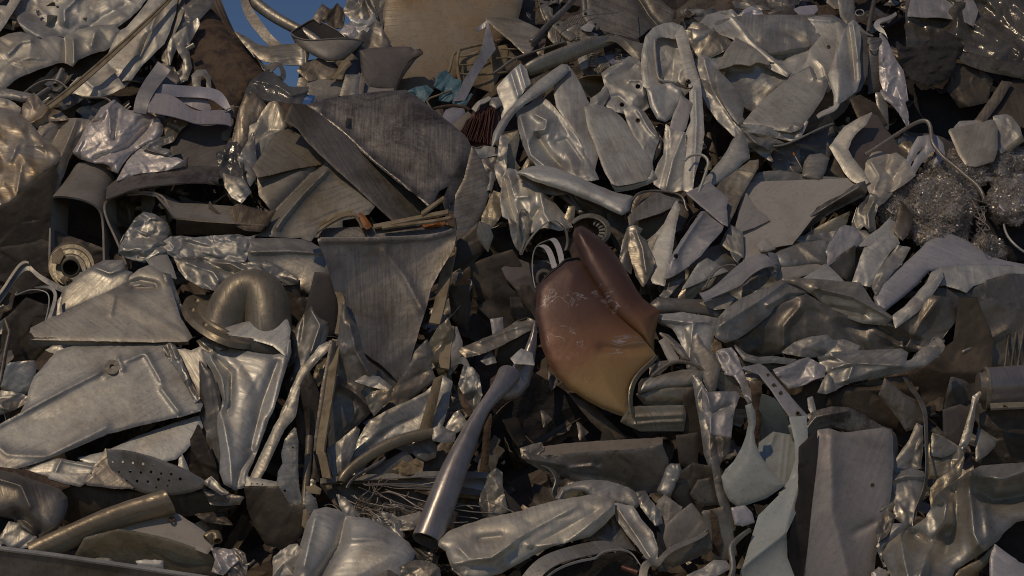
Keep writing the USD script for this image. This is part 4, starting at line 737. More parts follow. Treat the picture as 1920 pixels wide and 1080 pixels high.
S('lip', None, None, 'alu', '1346,128 1362,98 1380,73 1396,82 1416,94 1434,110 1440,118 1420,114 1406,120 1392,118 1376,118 1360,124', d=96, g=(-.1, -.1), cr=.12, L=30, parent=t, edge=(5, 4))
S('dent', None, None, 'tin', '1346,130 1360,122 1392,117 1410,120 1440,118 1464,124 1480,138 1470,150 1450,164 1430,190 1420,202 1410,206 1396,198 1384,180 1370,160 1352,142', d=64, g=(0, .55), cr=.12, L=50, bulge=-22, parent=t, edge=(-6, 5))
S('left_wall', None, None, 'alu', '1345,132 1354,142 1372,160 1386,182 1392,200 1390,220 1396,230 1386,232 1372,216 1360,196 1348,172 1344,150', d=88, g=(-.4, .2), cr=.3, L=24, parent=t, edge=(6, 4))
S('aluminium_plate', 'broad bright flat panel sloping down at the bottom of the crushed box group', 'metal panel', 'alu', '1396,230 1416,206 1436,186 1462,162 1492,142 1518,126 1524,132 1530,152 1546,146 1550,160 1540,184 1524,208 1510,226 1500,240 1484,246 1460,242 1430,236', d=92, g=(.1, -.1), cr=.04, L=90, ang=-40, edge=(8, 7), folds='1518,128 1524,146 1544,150|7|4;1478,240 1486,232 1500,240|6|4')
S('aluminium_sheet', 'thick crumpled hem under the broad bright panel', 'metal sheet', 'alu', '1392,236 1420,236 1460,244 1486,250 1504,240 1512,230 1500,258 1484,262 1464,258 1430,250 1404,246', d=90, g=(0, .8), cr=.35, L=16, ang=5)
S('aluminium_sheet', 'curved bright sheet with a rust spotted hole right of the crushed pocket', 'metal sheet', 'alur', '1500,140 1516,112 1520,94 1540,70 1560,46 1572,44 1582,56 1590,64 1588,80 1576,110 1568,130 1562,160 1552,170 1546,148 1532,152 1524,130', d=84, g=(.05, .1), cr=.12, L=50, ang=-60, edge=(7, 6), holes='1554,88,4', folds='1532,112 1544,124 1550,148|7|5')
S('aluminium_sheet', 'tall pale folded sheet with an orange stain at the right of the crushed boxes', 'metal sheet', 'alur', '1580,66 1592,46 1600,40 1606,44 1612,70 1610,110 1612,140 1604,170 1588,182 1574,192 1566,200 1566,180 1560,160 1556,140 1566,108 1576,84', d=98, g=(.1, .3), cr=.2, L=40, ang=95, edge=(7, 6), folds='1592,50 1598,100 1602,150|-10|5;1600,46 1608,110|8|3')
LO('aluminium_lip', 'bright curled lip at the foot of the tall pale folded sheet', 'metal strip', 'alu', ['1530,216,80 1546,206,84 1560,200,92 1568,190,96', '1534,222,84 1550,214,92 1564,208,98 1574,196,98'], nv=5)
S('grey_strip', 'grey riveted strip standing beside the tall pale folded sheet', 'metal strip', 'tin', '1610,60 1622,66 1626,100 1624,140 1612,168 1604,174 1608,150 1612,120', d=80, g=(-.2, .5), cr=.08)
# scraps along the top
S('grey_strip', 'short grey strip rising out of the frame above the tall pale folded sheet', 'metal strip', 'tin', '1570,-20 1596,-20 1600,20 1602,40 1590,44 1578,30', d=70, g=(0, .4), cr=.08)
S('blue_tab', 'blue grey bent tab above the arched sheet', 'metal tab', 'lilac', '1492,18 1500,14 1530,12 1532,18 1526,24 1500,26', d=56, cr=.15, L=12)
S('crumpled_foil', 'ball of white crumpled foil at the top between the arched sheet and the blue tab', 'foil', 'foil', '1390,34 1396,20 1410,14 1424,20 1430,30 1412,34 1400,40', d=50, cr=.7, L=8, bulge=6)
S('grey_strip', 'long thin dark grey strip above the arched sheet', 'metal strip', 'steel', '1400,46 1440,30 1480,18 1490,22 1460,36 1420,50', d=48, g=(0, .3), cr=.1)
for k, (lab, mt, pts) in enumerate([('rusty brown twisted scrap at the top right of the blue tab', 'rust', '1532,14 1560,10 1572,24 1556,34 1536,26'), ('bright scrap splinter at the top edge', 'alu', '1556,-10 1572,6 1578,14 1566,14 1552,4'), ('tan scrap tangle left of the blue tab', 'steel', '1444,24 1470,8 1488,10 1484,20 1460,26'), ('dull scrap plate at the top edge over the foil ball', 'steel', '1380,-20 1500,-20 1496,6 1440,14 1400,8'), ('pale thin edge of sheet over the foil ball', 'tin', '1376,4 1420,12 1440,16 1420,18 1380,12')]):
    S('top_scrap', lab, 'metal scrap', mt, pts, d=20 + 4 * k, g=(0, .4), cr=.35, L=12)
S('brown_plate', 'dim brown plate along the top edge right of centre', 'metal plate', 'gloom', '1470,-30 1700,-30 1690,30 1600,40 1520,20', d=-60, g=(0, .5), cr=.12)
def ring(name, label, x, y, d, R, w, mt, tilt=.75):
    a = np.linspace(0, 2 * np.pi, 25)
    q = np.stack([x + R * np.cos(a), y + R * tilt * np.sin(a), d + R * .5 * np.sin(a), a * 0 + w], 1)
    V, F = tube_mesh(q, sides=8, n=40, k=1, cap=False)
    return put(name, V, F, mt, None, True, label, 'ring')
ring('metal_ring', 'thin bright wire ring at the top beside the upright rod', 1612, 24, 90, 8, 1.1, 'alu')
ring('metal_ring', 'bent bright ring on the dark post below the wire ring', 1638, 90, 92, 8, 1.4, 'alu', .6)
TU('steel_rod', 'upright grey rod at the top right of the wire ring', 'rod', 'steel', '1644,-16,80,5 1634,24,80,5 1628,62,80,5')
LO('metal_clip', 'small grey curled clip at the foot of the upright grey rod', 'metal strip', 'tin', ['1618,66,84 1630,70,94 1636,72,84', '1620,78,84 1630,82,94 1636,80,84'], nv=5)
LO('metal_strap', 'thin bright strap curving from the tall pale sheet to the clip', 'metal strap', 'tin', ['1610,50,84 1618,62,88 1636,68,92', '1612,46,84 1622,58,88 1638,66,92'], nv=4)
S('dark_post', 'dark olive post in shade right of the grey riveted strip', 'metal post', 'steel', '1632,72 1650,74 1654,120 1652,168 1630,174 1630,120', d=64, g=(0, .9), cr=.05)
S('dark_sheet', 'dim triangular plate below the tall pale folded sheet', 'metal plate', 'gloom', '1596,186 1612,180 1640,196 1660,230 1640,240 1610,220', d=60, g=(0, .5), cr=.05)
# dirty foil wrapped edge and film bale
S('dirty_foil', 'dirty crumpled foil strip with black specks left of the dark hollow', 'foil', 'foil', '1652,66 1662,76 1668,92 1676,110 1684,124 1692,134 1696,160 1700,186 1692,192 1676,184 1660,172 1652,150 1650,110', d=76, g=(.1, .4), cr=.5, L=16, edge=(6, 5))
LO('metal_strap', 'bright curled strap above the dirty crumpled foil strip', 'metal strap', 'alu', ['1680,22,70 1660,32,78 1646,36,84 1638,46,88 1644,56,88 1660,66,84', '1682,28,72 1664,38,82 1652,42,88 1650,48,92 1656,54,92 1664,72,86'], nv=5)
S('torn_foil', 'torn foil fringe at the lower end of the dirty foil strip', 'foil', 'foil', '1654,172 1676,184 1694,190 1700,210 1702,236 1690,214 1676,196 1660,184', d=70, cr=.6, L=9)
t = thing('film_bale', (1800, 60, 40), 'glossy dirty plastic film wrapped bale filling the top right corner', 'plastic film')
S('film_front', None, None, 'film', '1700,-30 1960,-30 1960,136 1930,132 1890,120 1850,112 1812,104 1790,98 1770,86 1740,84 1716,92 1704,96 1700,60', d=60, g=(-.1, .2), cr=.6, L=30, ang=30, edge=(10, 8), parent=t, folds='1706,28 1750,30 1790,20 1820,0|12|6;1820,40 1870,70 1930,110|12|6;1780,60 1840,84 1920,124|8|5;1850,0 1900,50 1960,100|10|6')
S('top_fold', None, None, 'galv', '1704,28 1716,-30 1830,-30 1822,0 1832,20 1824,46 1812,40 1790,34 1760,30 1730,30', d=84, g=(0, .1), cr=.22, L=26, parent=t)
S('film_hem', None, None, 'film', '1790,96 1830,104 1880,116 1960,140 1960,150 1900,142 1850,132 1810,118', d=70, g=(0, .8), cr=.35, L=20, parent=t)
S('oily_rag', 'black oily clump hanging over the edge of the film bale', 'rag', 'soot', '1722,92 1740,80 1756,68 1770,60 1784,66 1796,80 1806,86 1800,100 1790,110 1788,130 1770,150 1740,160 1712,150 1690,120 1682,80 1694,90', d=86, g=(0, .5), cr=.5, L=16, bulge=12, rag=2.5)
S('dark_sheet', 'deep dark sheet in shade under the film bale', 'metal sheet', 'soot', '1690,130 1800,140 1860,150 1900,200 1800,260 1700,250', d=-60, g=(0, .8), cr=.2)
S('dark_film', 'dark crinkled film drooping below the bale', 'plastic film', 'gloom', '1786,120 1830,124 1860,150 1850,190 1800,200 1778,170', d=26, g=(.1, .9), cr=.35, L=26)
S('brown_plate', 'brown flat plate with a pale folded edge at the right side under the bale', 'metal plate', 'gloom', '1880,156 1960,146 1960,290 1930,240 1900,230 1836,226 1856,190', d=20, g=(0, .3), cr=.04)
S('pale_strip', 'pale folded strip along the left of the brown flat plate', 'metal strip', 'steel', '1880,154 1894,156 1870,196 1842,230 1830,226 1856,190', d=36, g=(.2, .2), cr=.04)
S('pipe_sliver', 'grey upright sliver below the torn foil fringe', 'metal strip', 'tin', '1644,176 1656,174 1662,200 1664,240 1654,232 1646,200', d=58, g=(0, .5), cr=.1)
# middle: curved flap sheet, rebar, swarf, blocks
t = thing('curved_flap', (1600, 280, 60), 'curved brown sided sheet with a bright outer face, left of the bent rebar', 'metal sheet')
S('bright_face', None, None, 'alu', '1558,276 1570,258 1584,240 1606,226 1632,214 1622,232 1606,246 1594,262 1588,280 1596,296 1616,320 1628,340 1616,346 1596,336 1584,320 1572,300', d=92, g=(.3, .2), cr=.05, parent=t, edge=(4, 4))
S('brown_inside', None, None, 'brownp', '1632,214 1644,220 1656,240 1676,262 1684,280 1690,300 1650,300 1626,334 1604,306 1590,284 1594,262 1606,246', d=60, g=(-.3, .4), cr=.04, parent=t)
t = thing('bent_rebar', (1700, 290, 110), 'ribbed rebar bent over and running down to the swarf heap', 'rebar')
reb = np.array(nums('1622,290,96 1660,266,108 1700,240,118 1724,228,122 1736,227,124 1743,234,124 1746,250,122 1748,266,120 1756,280,118 1770,296,116 1790,312,114 1816,334,112 1832,348,112 1842,364,108 1846,380,100'))
V, F = tube_mesh(np.hstack([reb, np.full((len(reb), 1), 3.4)]), sides=10, k=3, n=140)
put('bar', V, F, 'wire', t)
rr_ = spl(reb, 110); parts = []
for k in range(1, 109):
    tq = rr_[k + 1] - rr_[k - 1]; tq = tq / np.linalg.norm(tq)
    parts.append(tube_mesh(np.vstack([np.append(rr_[k] - tq * .8, 4.1), np.append(rr_[k] + tq * .8, 4.1)]), sides=8, n=2, k=1))
put('ribs', *join(parts), 'wire', t)
S('bent_strap', 'grey bent strap arched beneath the rebar bend', 'metal strap', 'galv', '1700,304 1712,276 1722,258 1740,256 1756,258 1766,270 1770,290 1758,310 1750,312 1760,290 1752,280 1740,286 1722,310 1714,324 1708,318 1722,294 1738,276 1728,272 1716,288 1706,306', d=84, g=(0, .3), cr=.1)
S('aluminium_sheet', 'rounded crinkled sheet with swirled creases left of the swarf heap', 'metal sheet', 'alu', '1622,334 1626,306 1636,288 1650,286 1666,292 1680,288 1696,300 1710,318 1714,328 1700,340 1682,352 1664,362 1648,372 1636,370 1630,356', d=90, g=(.05, .0), cr=.2, L=26, edge=(8, 6), folds='1634,304 1650,330 1640,352|8|4;1666,294 1660,320 1676,340|-7|5')
S('twisted_sheet', 'sheet twisted into a rope of folds below the rounded crinkled sheet', 'metal sheet', 'tin', '1632,364 1648,370 1660,362 1670,364 1658,376 1644,386 1638,410 1640,430 1632,432 1620,420 1606,432 1596,440 1600,420 1610,390 1624,376', d=84, g=(0, .3), cr=.35, L=16, ang=80, folds='1640,374 1628,400 1630,428|9|3;1630,370 1616,396|-8|3')
# ---------------------------------------------------------------- swarf heap: lumps of fine curly turnings
def swarf_lump(label, cx, cy, rx, ry, d, depth, sd, n=2600):
    rs = np.random.RandomState(sd)
    m = trimesh.creation.icosphere(subdivisions=4)
    v = m.vertices * 1.0
    nz = meshkit.fbm(v * 2.3 + sd, 4, sd)
    v = v * (0.52 + 0.96 * nz)[:, None]
    q = np.stack([cx + v[:, 0] * rx, cy + v[:, 1] * ry, d + v[:, 2] * depth], 1)
    t = thing('swarf_ball', (cx, cy, d), label, 'metal swarf')
    V = P(q); f = m.faces
    cc = V[f].mean(1); nn = np.cross(V[f[:, 1]] - V[f[:, 0]], V[f[:, 2]] - V[f[:, 0]])
    if ((cc - V.mean(0)) * nn).sum() < 0: f = f[:, ::-1]
    put('body', V, f, 'swarf', t)
    # curls: short bent flat shavings standing off the surface
    N = trimesh.Trimesh(V, f, process=False).vertex_normals
    idx = rs.randint(0, len(V), int(n * 1.9)); idx = idx[(N[idx] @ (CAM - V.mean(0))) > -0.5]
    parts_v, parts_f = [], []
    K = 6; a = np.linspace(0, 1, K)
    for j, i in enumerate(idx):
        nvec = N[i]; tv = rs.normal(size=3); tv -= nvec * (tv @ nvec); tv /= np.linalg.norm(tv); bv = np.cross(nvec, tv)
        L = rs.uniform(.006, .013); R = rs.uniform(.002, .0045); ph = rs.uniform(0, 6.28); w = rs.uniform(.0007, .0013)
        c = V[i] + nvec * (rs.uniform(-.001, .007) + R * np.sin(ph + a * 4.5)[:, None]) + tv * (L * (a - .5))[:, None] + bv * (R * np.cos(ph + a * 4.5))[:, None]
        side = bv * w + nvec * rs.uniform(-w, w)
        vv = np.vstack([c - side, c + side])
        k = np.arange(K - 1)
        ff = np.vstack([np.stack([k, k + 1, k + K + 1], 1), np.stack([k, k + K + 1, k + K], 1)])
        parts_v.append(vv); parts_f.append(ff + j * 2 * K)
    p = put('turnings', np.vstack(parts_v), np.vstack(parts_f), 'swarf', t, smooth=False)
    p.SetCustomDataByKey('kind', 'stuff')
swarf_lump('largest grey lump of fine metal turnings, left of the wire tangle', 1758, 392, 66, 68, 44, 60, 11, 5200)
swarf_lump('upper lump of metal turnings under the pale block and the rebar', 1800, 318, 58, 34, 40, 44, 12, 2600)
swarf_lump('lump of metal turnings at the right edge, right of the wire tangle', 1896, 372, 42, 44, 40, 50, 13, 2600)
swarf_lump('right hand upper lump of metal turnings below the small crumpled block', 1880, 308, 46, 34, 30, 44, 14, 2000)
swarf_lump('small lump of metal turnings left of the big lump, by the twisted sheet', 1682, 392, 28, 34, 34, 36, 15, 1100)
swarf_lump('low lump of metal turnings in shade under the wire tangle', 1850, 470, 34, 26, 10, 36, 16, 900)
t = thing('pale_block', (1824, 270, 90), 'bright pale flat faced block sunk in the metal turnings', 'metal block')
S('face', None, None, 'alu', '1780,244 1800,240 1840,232 1862,226 1868,240 1868,282 1862,300 1830,310 1812,308 1800,290 1788,262', d=104, g=(.05, .1), cr=.03, edge=(8, 6), round_=3, parent=t)
S('top_flap', None, None, 'alu', '1792,238 1800,230 1828,228 1832,232 1810,238', d=90, g=(0, -.3), cr=.15, parent=t)
t = thing('crushed_can', (1886, 250, 90), 'small crumpled silver can body right of the pale block', 'metal can')
S('face', None, None, 'alu', '1864,220 1886,216 1896,222 1910,240 1914,256 1896,270 1878,284 1870,274 1868,244', d=94, g=(0, .15), cr=.3, L=20, edge=(7, 5), parent=t)
S('underside', None, None, 'gold', '1878,286 1898,271 1916,257 1918,264 1900,276 1884,290', d=84, g=(0, 1.0), cr=.1, parent=t)
# tangle of wires between the lumps
rsw = np.random.RandomState(31)
for k in range(16):
    y = 366 + k * 5 + rsw.uniform(-3, 3)
    q = [(1830 + rsw.uniform(-8, 12), y, 112), (1838 + rsw.uniform(-8, 8), y + rsw.uniform(2, 14), 120), (1850 + rsw.uniform(-10, 8), y + rsw.uniform(6, 26), 116), (1840 + rsw.uniform(-12, 14), y + rsw.uniform(16, 40), 108)]
    TU('loose_wire', 'thin pale wires tangled between the two big lumps of metal turnings', 'wire', 'wire', np.array([[*p, 1.0] for p in q]), group='wires tangled in the metal turnings', sides=6)
TU('pale_wire', 'short thick pale wire hooking down in the dark gap at the right edge', 'wire', 'alu', '1882,420,60,2 1888,440,62,2.4 1900,456,64,2.4 1920,472,60,2.4 1950,486,56,2.4')
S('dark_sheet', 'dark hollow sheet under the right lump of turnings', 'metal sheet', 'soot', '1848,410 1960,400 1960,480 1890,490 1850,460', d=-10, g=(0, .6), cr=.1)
# ---------------------------------------------------------------- middle left
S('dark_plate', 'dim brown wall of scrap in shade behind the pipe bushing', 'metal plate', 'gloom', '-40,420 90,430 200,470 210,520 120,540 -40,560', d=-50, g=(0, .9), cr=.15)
S('crumpled_foil', 'crumpled foil clump in the mouth of the wide beige channel', 'foil', 'tin', '226,462 236,440 256,410 270,400 290,404 304,414 312,420 316,436 308,450 316,470 300,480 270,490 240,482 224,474', d=66, g=(0, .25), cr=.65, L=18, bulge=14, edge=(8, 7))
S('wrinkled_strip', 'pleated wrinkled tin fan right of the foil clump', 'metal sheet', 'alu', '304,456 320,446 340,444 366,448 400,444 440,442 466,446 474,444 466,470 458,488 440,492 414,484 390,480 350,484 330,482 312,472', d=64, g=(0, .2), cr=.55, L=13, ang=10, edge=(5, 4))
S('pleated_sheet', 'long dented tin sheet under the pleated fan, curving over the pipe elbow', 'metal sheet', 'tin', '330,486 350,484 390,484 430,492 452,496 480,492 510,496 536,512 556,524 556,530 540,532 510,514 480,502 450,508 430,520 408,530 404,542 380,538 352,522 336,504', d=72, g=(0, .15), cr=.3, L=26, ang=15, folds='350,492 400,510 410,526|7|5;380,488 430,506|-8|5', edge=(6, 5))
S('cream_tag', 'small cream tag with a rust spot above the triangular sheet', 'metal tag', 'white', '277,488 300,480 312,480 322,500 328,520 318,516 300,510 286,502', d=84, g=(0, .2), cr=.06)
S('dented_plate', 'grey beam shaped plate with faint rings, right of the pleated fan', 'metal plate', 'tin', '466,450 480,450 530,448 574,452 596,464 614,476 620,520 614,560 580,550 556,540 556,524 536,512 510,496 480,494 456,490', d=46, g=(0, .35), cr=.04, L=60, bulge=12, folds='470,472 540,470 606,474|9|6')
S('brown_plate', 'dark brown smooth plate left of the hopper', 'metal plate', 'brownp', '592,513 620,513 632,560 628,620 600,650 570,600 580,560', d=38, g=(0, 1.0), cr=.03)
S('dark_plate', 'dark plate edge in shade between the elbow and the brown plate', 'metal plate', 'gloom', '530,540 560,528 560,560 590,560 572,610 545,600', d=22, g=(0, .8), cr=.1)
# flanged elbow
t = thing('pipe_elbow', (450, 580, 60), 'tan cast pipe elbow with a bolted round flange', 'pipe fitting')
TU('elbow', None, None, 'cast', '410,632,44,42 420,606,58,42 434,578,74,42.5 456,554,86,43.5 486,553,88,44 501,586,78,43 503,636,54,41', parent=t, sides=40, hollow=4, n=60)
ax = np.array([.40, -.80, .40]); ax /= np.linalg.norm(ax)
fc = np.array([418, 598, 62.0])
def tilted_disc(name, c, axis, R, h, mt, parent, hole=0, bolts=0, br=0, bR=0, sides=64):
    """a flat disc about an axis of the plan, with a bore and bolt holes"""
    axis = np.asarray(axis, float) / np.linalg.norm(axis)
    u_ = np.cross(axis, [0, 0, 1.0]); u_ /= np.linalg.norm(u_); v_ = np.cross(axis, u_)
    pg = Point(0, 0).buffer(R, sides // 4)
    if hole: pg = pg.difference(Point(0, 0).buffer(hole, 12))
    for k in range(bolts):
        a_ = 2 * math.pi * (k + .5) / bolts
        pg = pg.difference(Point(bR * math.cos(a_), bR * math.sin(a_)).buffer(br, 6))
    m = trimesh.creation.extrude_polygon(pg, h, engine='earcut')
    q = c + m.vertices[:, :1] * u_ + m.vertices[:, 1:2] * v_ + m.vertices[:, 2:] * axis
    V = P(q); f = m.faces
    tm = trimesh.Trimesh(V, f, process=False)
    if tm.volume < 0: f = f[:, ::-1]
    return put(name, V, f, mt, parent, smooth=35)
tilted_disc('flange', fc - ax * 13, ax, 80, 13, 'cast', t, bolts=8, br=7, bR=63)
tilted_disc('flange_collar', fc, ax, 53, 5, 'cast', t)
# bushing
t = thing('pipe_bushing', (134, 500, 40), 'round ringed brass coloured pipe bushing seen end on, below the beige half pipe', 'pipe fitting')
bx = np.array([-.02, .30, .95])
tilted_disc('outer_ring', np.array([134, 494, 20.0]), bx, 43, 16, 'cast', t, hole=30)
tilted_disc('middle_ring', np.array([134, 497, 30.0]), bx, 36, 16, 'gold', t, hole=24)
tilted_disc('inner_ring', np.array([133, 500, 40.0]), bx, 28, 14, 'cast', t, hole=18)
TU('pipe', None, None, 'cast', '133,490,10,17 132,502,66,17', parent=t, hollow=2.5, sides=28)
TU('bore', None, None, 'hole', '133,490,8,14 132,496,20,14', parent=t, sides=20)
S('yellow_chip', 'yellow flake stuck on the pipe bushing', 'metal scrap', 'wood', '100,478 112,468 118,476 110,492 100,490', d=74, cr=.2, L=8)
TU('brass_plug', 'small brass plug under the pipe bushing', 'pipe fitting', 'gold', '122,524,50,8 130,530,62,8', hollow=2)
# frame and wires at far left
t = thing('angle_frame', (30, 520, 50), 'bent metal frame rail kinked at its top, at the far left edge', 'metal frame')
LO('rail', None, None, 'tin', ['-30,580,60 0,548,64 24,512,66 40,494,66 52,493,66 70,510,60 100,528,50 126,540,44', '-30,600,56 2,566,58 28,528,60 44,510,60 56,508,60 72,522,54 100,540,46 122,550,40'], nv=5, k=2, parent=t)
LO('rail_edge', None, None, 'alu', ['-30,578,66 0,545,70 24,509,72 40,491,72 54,491,72', '-30,584,66 1,551,70 26,514,72 41,496,72 54,494,72'], nv=3, k=2, th=3, parent=t)
TU('thin_wire', 'thin bright looped wire in front of the dark gap at the far left', 'wire', 'alu', '84,606,70,1.3 92,570,72,1.3 90,552,74,1.3 78,545,74,1.3 56,544,74,1.3 34,552,74,1.3 32,548,74,1.3')
LO('metal_strap', 'narrow bright strap bent over at the left end of the bluish sheet', 'metal strap', 'alu', ['64,538,70 92,536,72 104,544,74 106,560,74 98,590,74 90,610,72', '66,541,66 90,541,68 99,548,70 100,560,70 92,588,70 84,606,68'], nv=4, k=2)
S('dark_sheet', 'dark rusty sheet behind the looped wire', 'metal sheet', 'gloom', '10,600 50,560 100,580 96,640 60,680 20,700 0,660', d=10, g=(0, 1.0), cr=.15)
TU('dark_rod', 'dark thin upright rail at the left edge below the bent frame', 'rail', 'steel', '10,600,50,4 18,624,50,4 10,660,48,4 0,720,46,4', k=1)
S('tin_tab', 'dull square tin tab with a rivet at the left edge above the embossed panel', 'metal tab', 'tin', '4,724 14,686 20,682 62,678 66,690 56,734 40,738 20,734', d=62, g=(0, .7), cr=.12, L=20)
S('tin_scrap', 'folded tin scrap on the left edge under the square tab', 'metal scrap', 'tin', '-30,736 0,734 40,740 56,748 30,764 0,776 -30,780', d=60, g=(0, .4), cr=.35, L=16)
# bluish sheet + triangle + panel
S('bluish_sheet', 'bluish grey sheet rising behind the triangular sheet', 'metal sheet', 'tin', '110,590 112,566 122,540 146,518 176,500 196,490 230,490 233,508 246,512 242,530 214,546 170,566', d=64, g=(.1, .2), cr=.08, L=60, bulge=10, folds='180,502 206,512 230,504|8|5')
S('aluminium_sheet', 'narrow pale sheet wedge between the bluish sheet and the triangular sheet', 'metal sheet', 'alu', '96,606 106,570 114,560 114,590 130,586 110,606', d=62, g=(.2, .4), cr=.1)
t = thing('triangular_sheet', (210, 590, 90), 'large bright triangular sheet with a folded lower lip and a dented top', 'metal sheet')
S('face', None, None, 'alu', '57,626 60,616 84,604 120,588 160,570 200,550 242,530 246,520 262,506 284,498 300,510 314,528 324,556 332,584 338,600 350,618 358,632 350,638 280,639 200,637 120,636 60,634', d=94, g=(.02, -.12), cr=.05, L=90, edge=(6, 6), parent=t, folds='242,532 262,526 292,532 296,540 250,540|-12|4;214,556 208,590|3|2.5', ang=20)
S('lip', None, None, 'steel', '57,628 62,635 120,637 200,639 280,640 352,638 352,644 300,642 200,645 110,644 62,649 57,644', d=90, g=(0, 1.3), cr=.05, parent=t, edge=(2, 3))
S('dark_strip', 'dark bent strip right of the triangular sheet apex', 'metal strip', 'tin', '308,514 318,516 332,556 340,580 346,600 336,596 328,572 318,544', d=78, g=(-.3, .4), cr=.15)
t = thing('embossed_plate', (200, 760, 70), 'wide pale panel with embossed bars and an oval washer, lower left', 'metal panel')
S('face', None, None, 'alu', '-40,822 0,798 40,776 54,748 56,734 66,708 84,688 106,662 136,650 200,647 316,642 330,666 348,704 364,738 377,758 374,768 330,780 260,796 200,812 140,838 80,862 20,880 -40,884', d=84, g=(.02, .0), cr=.045, L=100, edge=(8, 6), parent=t, ang=-25, step=3.2,
  folds='-20,806 60,764 120,732 188,698|8|4;236,677 268,663 274,664 302,714|7|3;303,729 336,772|7|3;222,672 230,692|5|3;196,708 222,694 230,692|3|3;0,840 14,852 90,856 200,800|5|6')
tilted_disc('washer', np.array([210, 688, 92.0]), np.array([.05, -.1, 1.0]), 14, 3, 'gold', t, hole=5)
S('torn_strip', 'rough torn grey strip along the right edge of the embossed panel', 'metal strip', 'tin', '306,652 318,645 328,650 340,680 356,716 372,746 366,752 352,726 334,690 318,672', d=100, g=(.3, .3), cr=.6, L=9, rag=1.6)
S('lead_patch', 'pale sheet corner between the torn strip and the hanging sheet', 'metal sheet', 'alu', '330,652 360,660 378,650 386,690 400,730 392,780 380,770 370,740 350,700', d=76, g=(.2, .3), cr=.08)
# ---------------------------------------------------------------- centre: hopper, hollow, brown vessel
t = thing('hopper_sheet', (720, 600, 80), 'large dull hopper shaped sheet with a straight rim, tapering to a point in the centre', 'metal hopper')
S('front_face', None, None, 'steel', '598,450 640,449 700,448 760,446 810,442 840,436 853,430 852,448 845,472 826,502 806,540 796,580 786,610 774,650 764,690 750,712 738,730 720,728 700,706 684,672 674,640 668,606 654,590 642,566 632,552 624,524 612,484', d=92, g=(-.05, .62), cr=.07, L=110, edge=(4, 5), parent=t, bulge=-14, folds='600,452 700,450 800,446 853,432|6|3;720,470 760,520 790,580|5|8')
S('back_band', None, None, 'steel', '600,446 604,432 640,428 690,428 740,428 790,426 830,420 852,411 854,428 838,434 800,440 740,444 680,446', d=92, g=(0, .3), cr=.03, parent=t)
TU('rim', None, None, 'alu', '600,447,108,2 640,447,108,2 700,446,108,2 760,444,108,2 810,440,108,2 838,434,106,2 854,426,104,2', parent=t, sides=10, n=50)
for q, w in (('634,548,112 641,580,108 634,626,104', 7), ('630,636,108 622,700,104 613,760,100 603,820,98 600,852,96', 7.5), ('601,846,98 607,870,96 612,896,92', 8)):
    ST('edge_strip', None, None, 'wood', q, '%f,1,4' % w, parent=t, n=14, th=5, k=2)
for q, w in (('846,462,96 838,500,86 826,560,74 814,606,66', 10), ('850,440,100 846,470,96', 5), ('842,610,66 836,650,60 832,690,54', 10)):
    ST('edge_strip', None, None, 'wood', q, '%f,1.5,3' % w, parent=t, n=14, th=5, k=2)
S('grey_strip', 'grey thin edge strip beside the left wooden strip of the hopper', 'metal strip', 'steel', '622,640 628,642 616,720 604,800 596,900 588,896 592,820 604,730', d=62, g=(-.2, .5), cr=.04)
for lab, q, r in (('bent cream moulding arching over the left end of the hopper rim', '574,446,104 590,430,110 616,410,116 640,400,118 662,398,116', 3.2), ('second cream moulding beneath the arched one on the hopper', '580,444,112 604,426,116 634,408,120 660,402,118', 2.2), ('cream moulding falling to the orange film on the hopper rim', '660,400,118 670,406,118 680,424,112', 3.4), ('long cream moulding rising to the right above the hopper rim', '700,424,104 750,414,110 800,404,114 840,396,116', 3.4), ('thin pale moulding running beside the long one to the lid', '716,426,112 760,420,116 820,412,118 846,404,116', 2.2), ('short pale stick leaning on the burnt lid at the hopper end', '790,400,118 812,384,122 832,370,124', 3)):
    ST('wooden_moulding', lab, 'moulding', 'wood', q, '0.6,%f,%f' % (r, r * .5), th=4, n=24)
S('broken_moulding', 'broken pale end of the arched cream moulding', 'moulding', 'tan', '570,446 590,424 596,428 582,450', d=118, cr=.1)
S('orange_film', 'scrap of bright orange film at the left of the hopper rim', 'plastic film', 'orange', '676,402 684,408 694,424 688,427 680,420', d=112, cr=.2, L=8)
S('orange_film', 'crumpled orange film behind the right end of the hopper rim', 'plastic film', 'orange', '788,420 802,412 818,408 830,412 834,420 816,422 796,424', d=100, cr=.6, L=8)
S('corner_clip', 'rusty corner clip at the right tip of the hopper mouth', 'metal clip', 'rust', '836,396 846,398 850,412 852,424 844,420 838,410', d=116, cr=.3, L=8)
# lower body sheets of the hopper
S('grimy_sheet', 'grimy olive crumpled sheet hanging under the left side of the hopper', 'metal sheet', 'steel', '644,570 654,596 668,612 676,650 690,690 706,716 734,734 720,752 700,766 676,790 650,812 630,850 616,868 612,820 624,740 634,650', d=56, g=(.1, .75), cr=.22, L=40, ang=75, folds='640,720 670,740 700,770|10|6;656,610 668,660 690,700|9|6', edge=(6, 6))
S('pale_patch', 'pale folded patch just left of the hopper tip', 'metal sheet', 'tin', '670,714 684,706 710,708 732,726 726,730 700,724', d=84, g=(0, .1), cr=.12)
S('yellow_trim_sheet', 'small curled sheet with a yellowed hem under the hopper tip', 'metal sheet', 'gold', '688,746 698,736 734,730 728,752 710,768 702,776 694,764', d=78, g=(0, .5), cr=.2, L=16)
S('grey_sheet', 'dull grey sheet right of the hopper tip', 'metal sheet', 'steel', '738,732 752,712 768,690 780,660 800,640 812,668 806,690 816,712 790,730 750,760 700,790 696,784 720,754', d=50, g=(.1, .7), cr=.2, L=40)
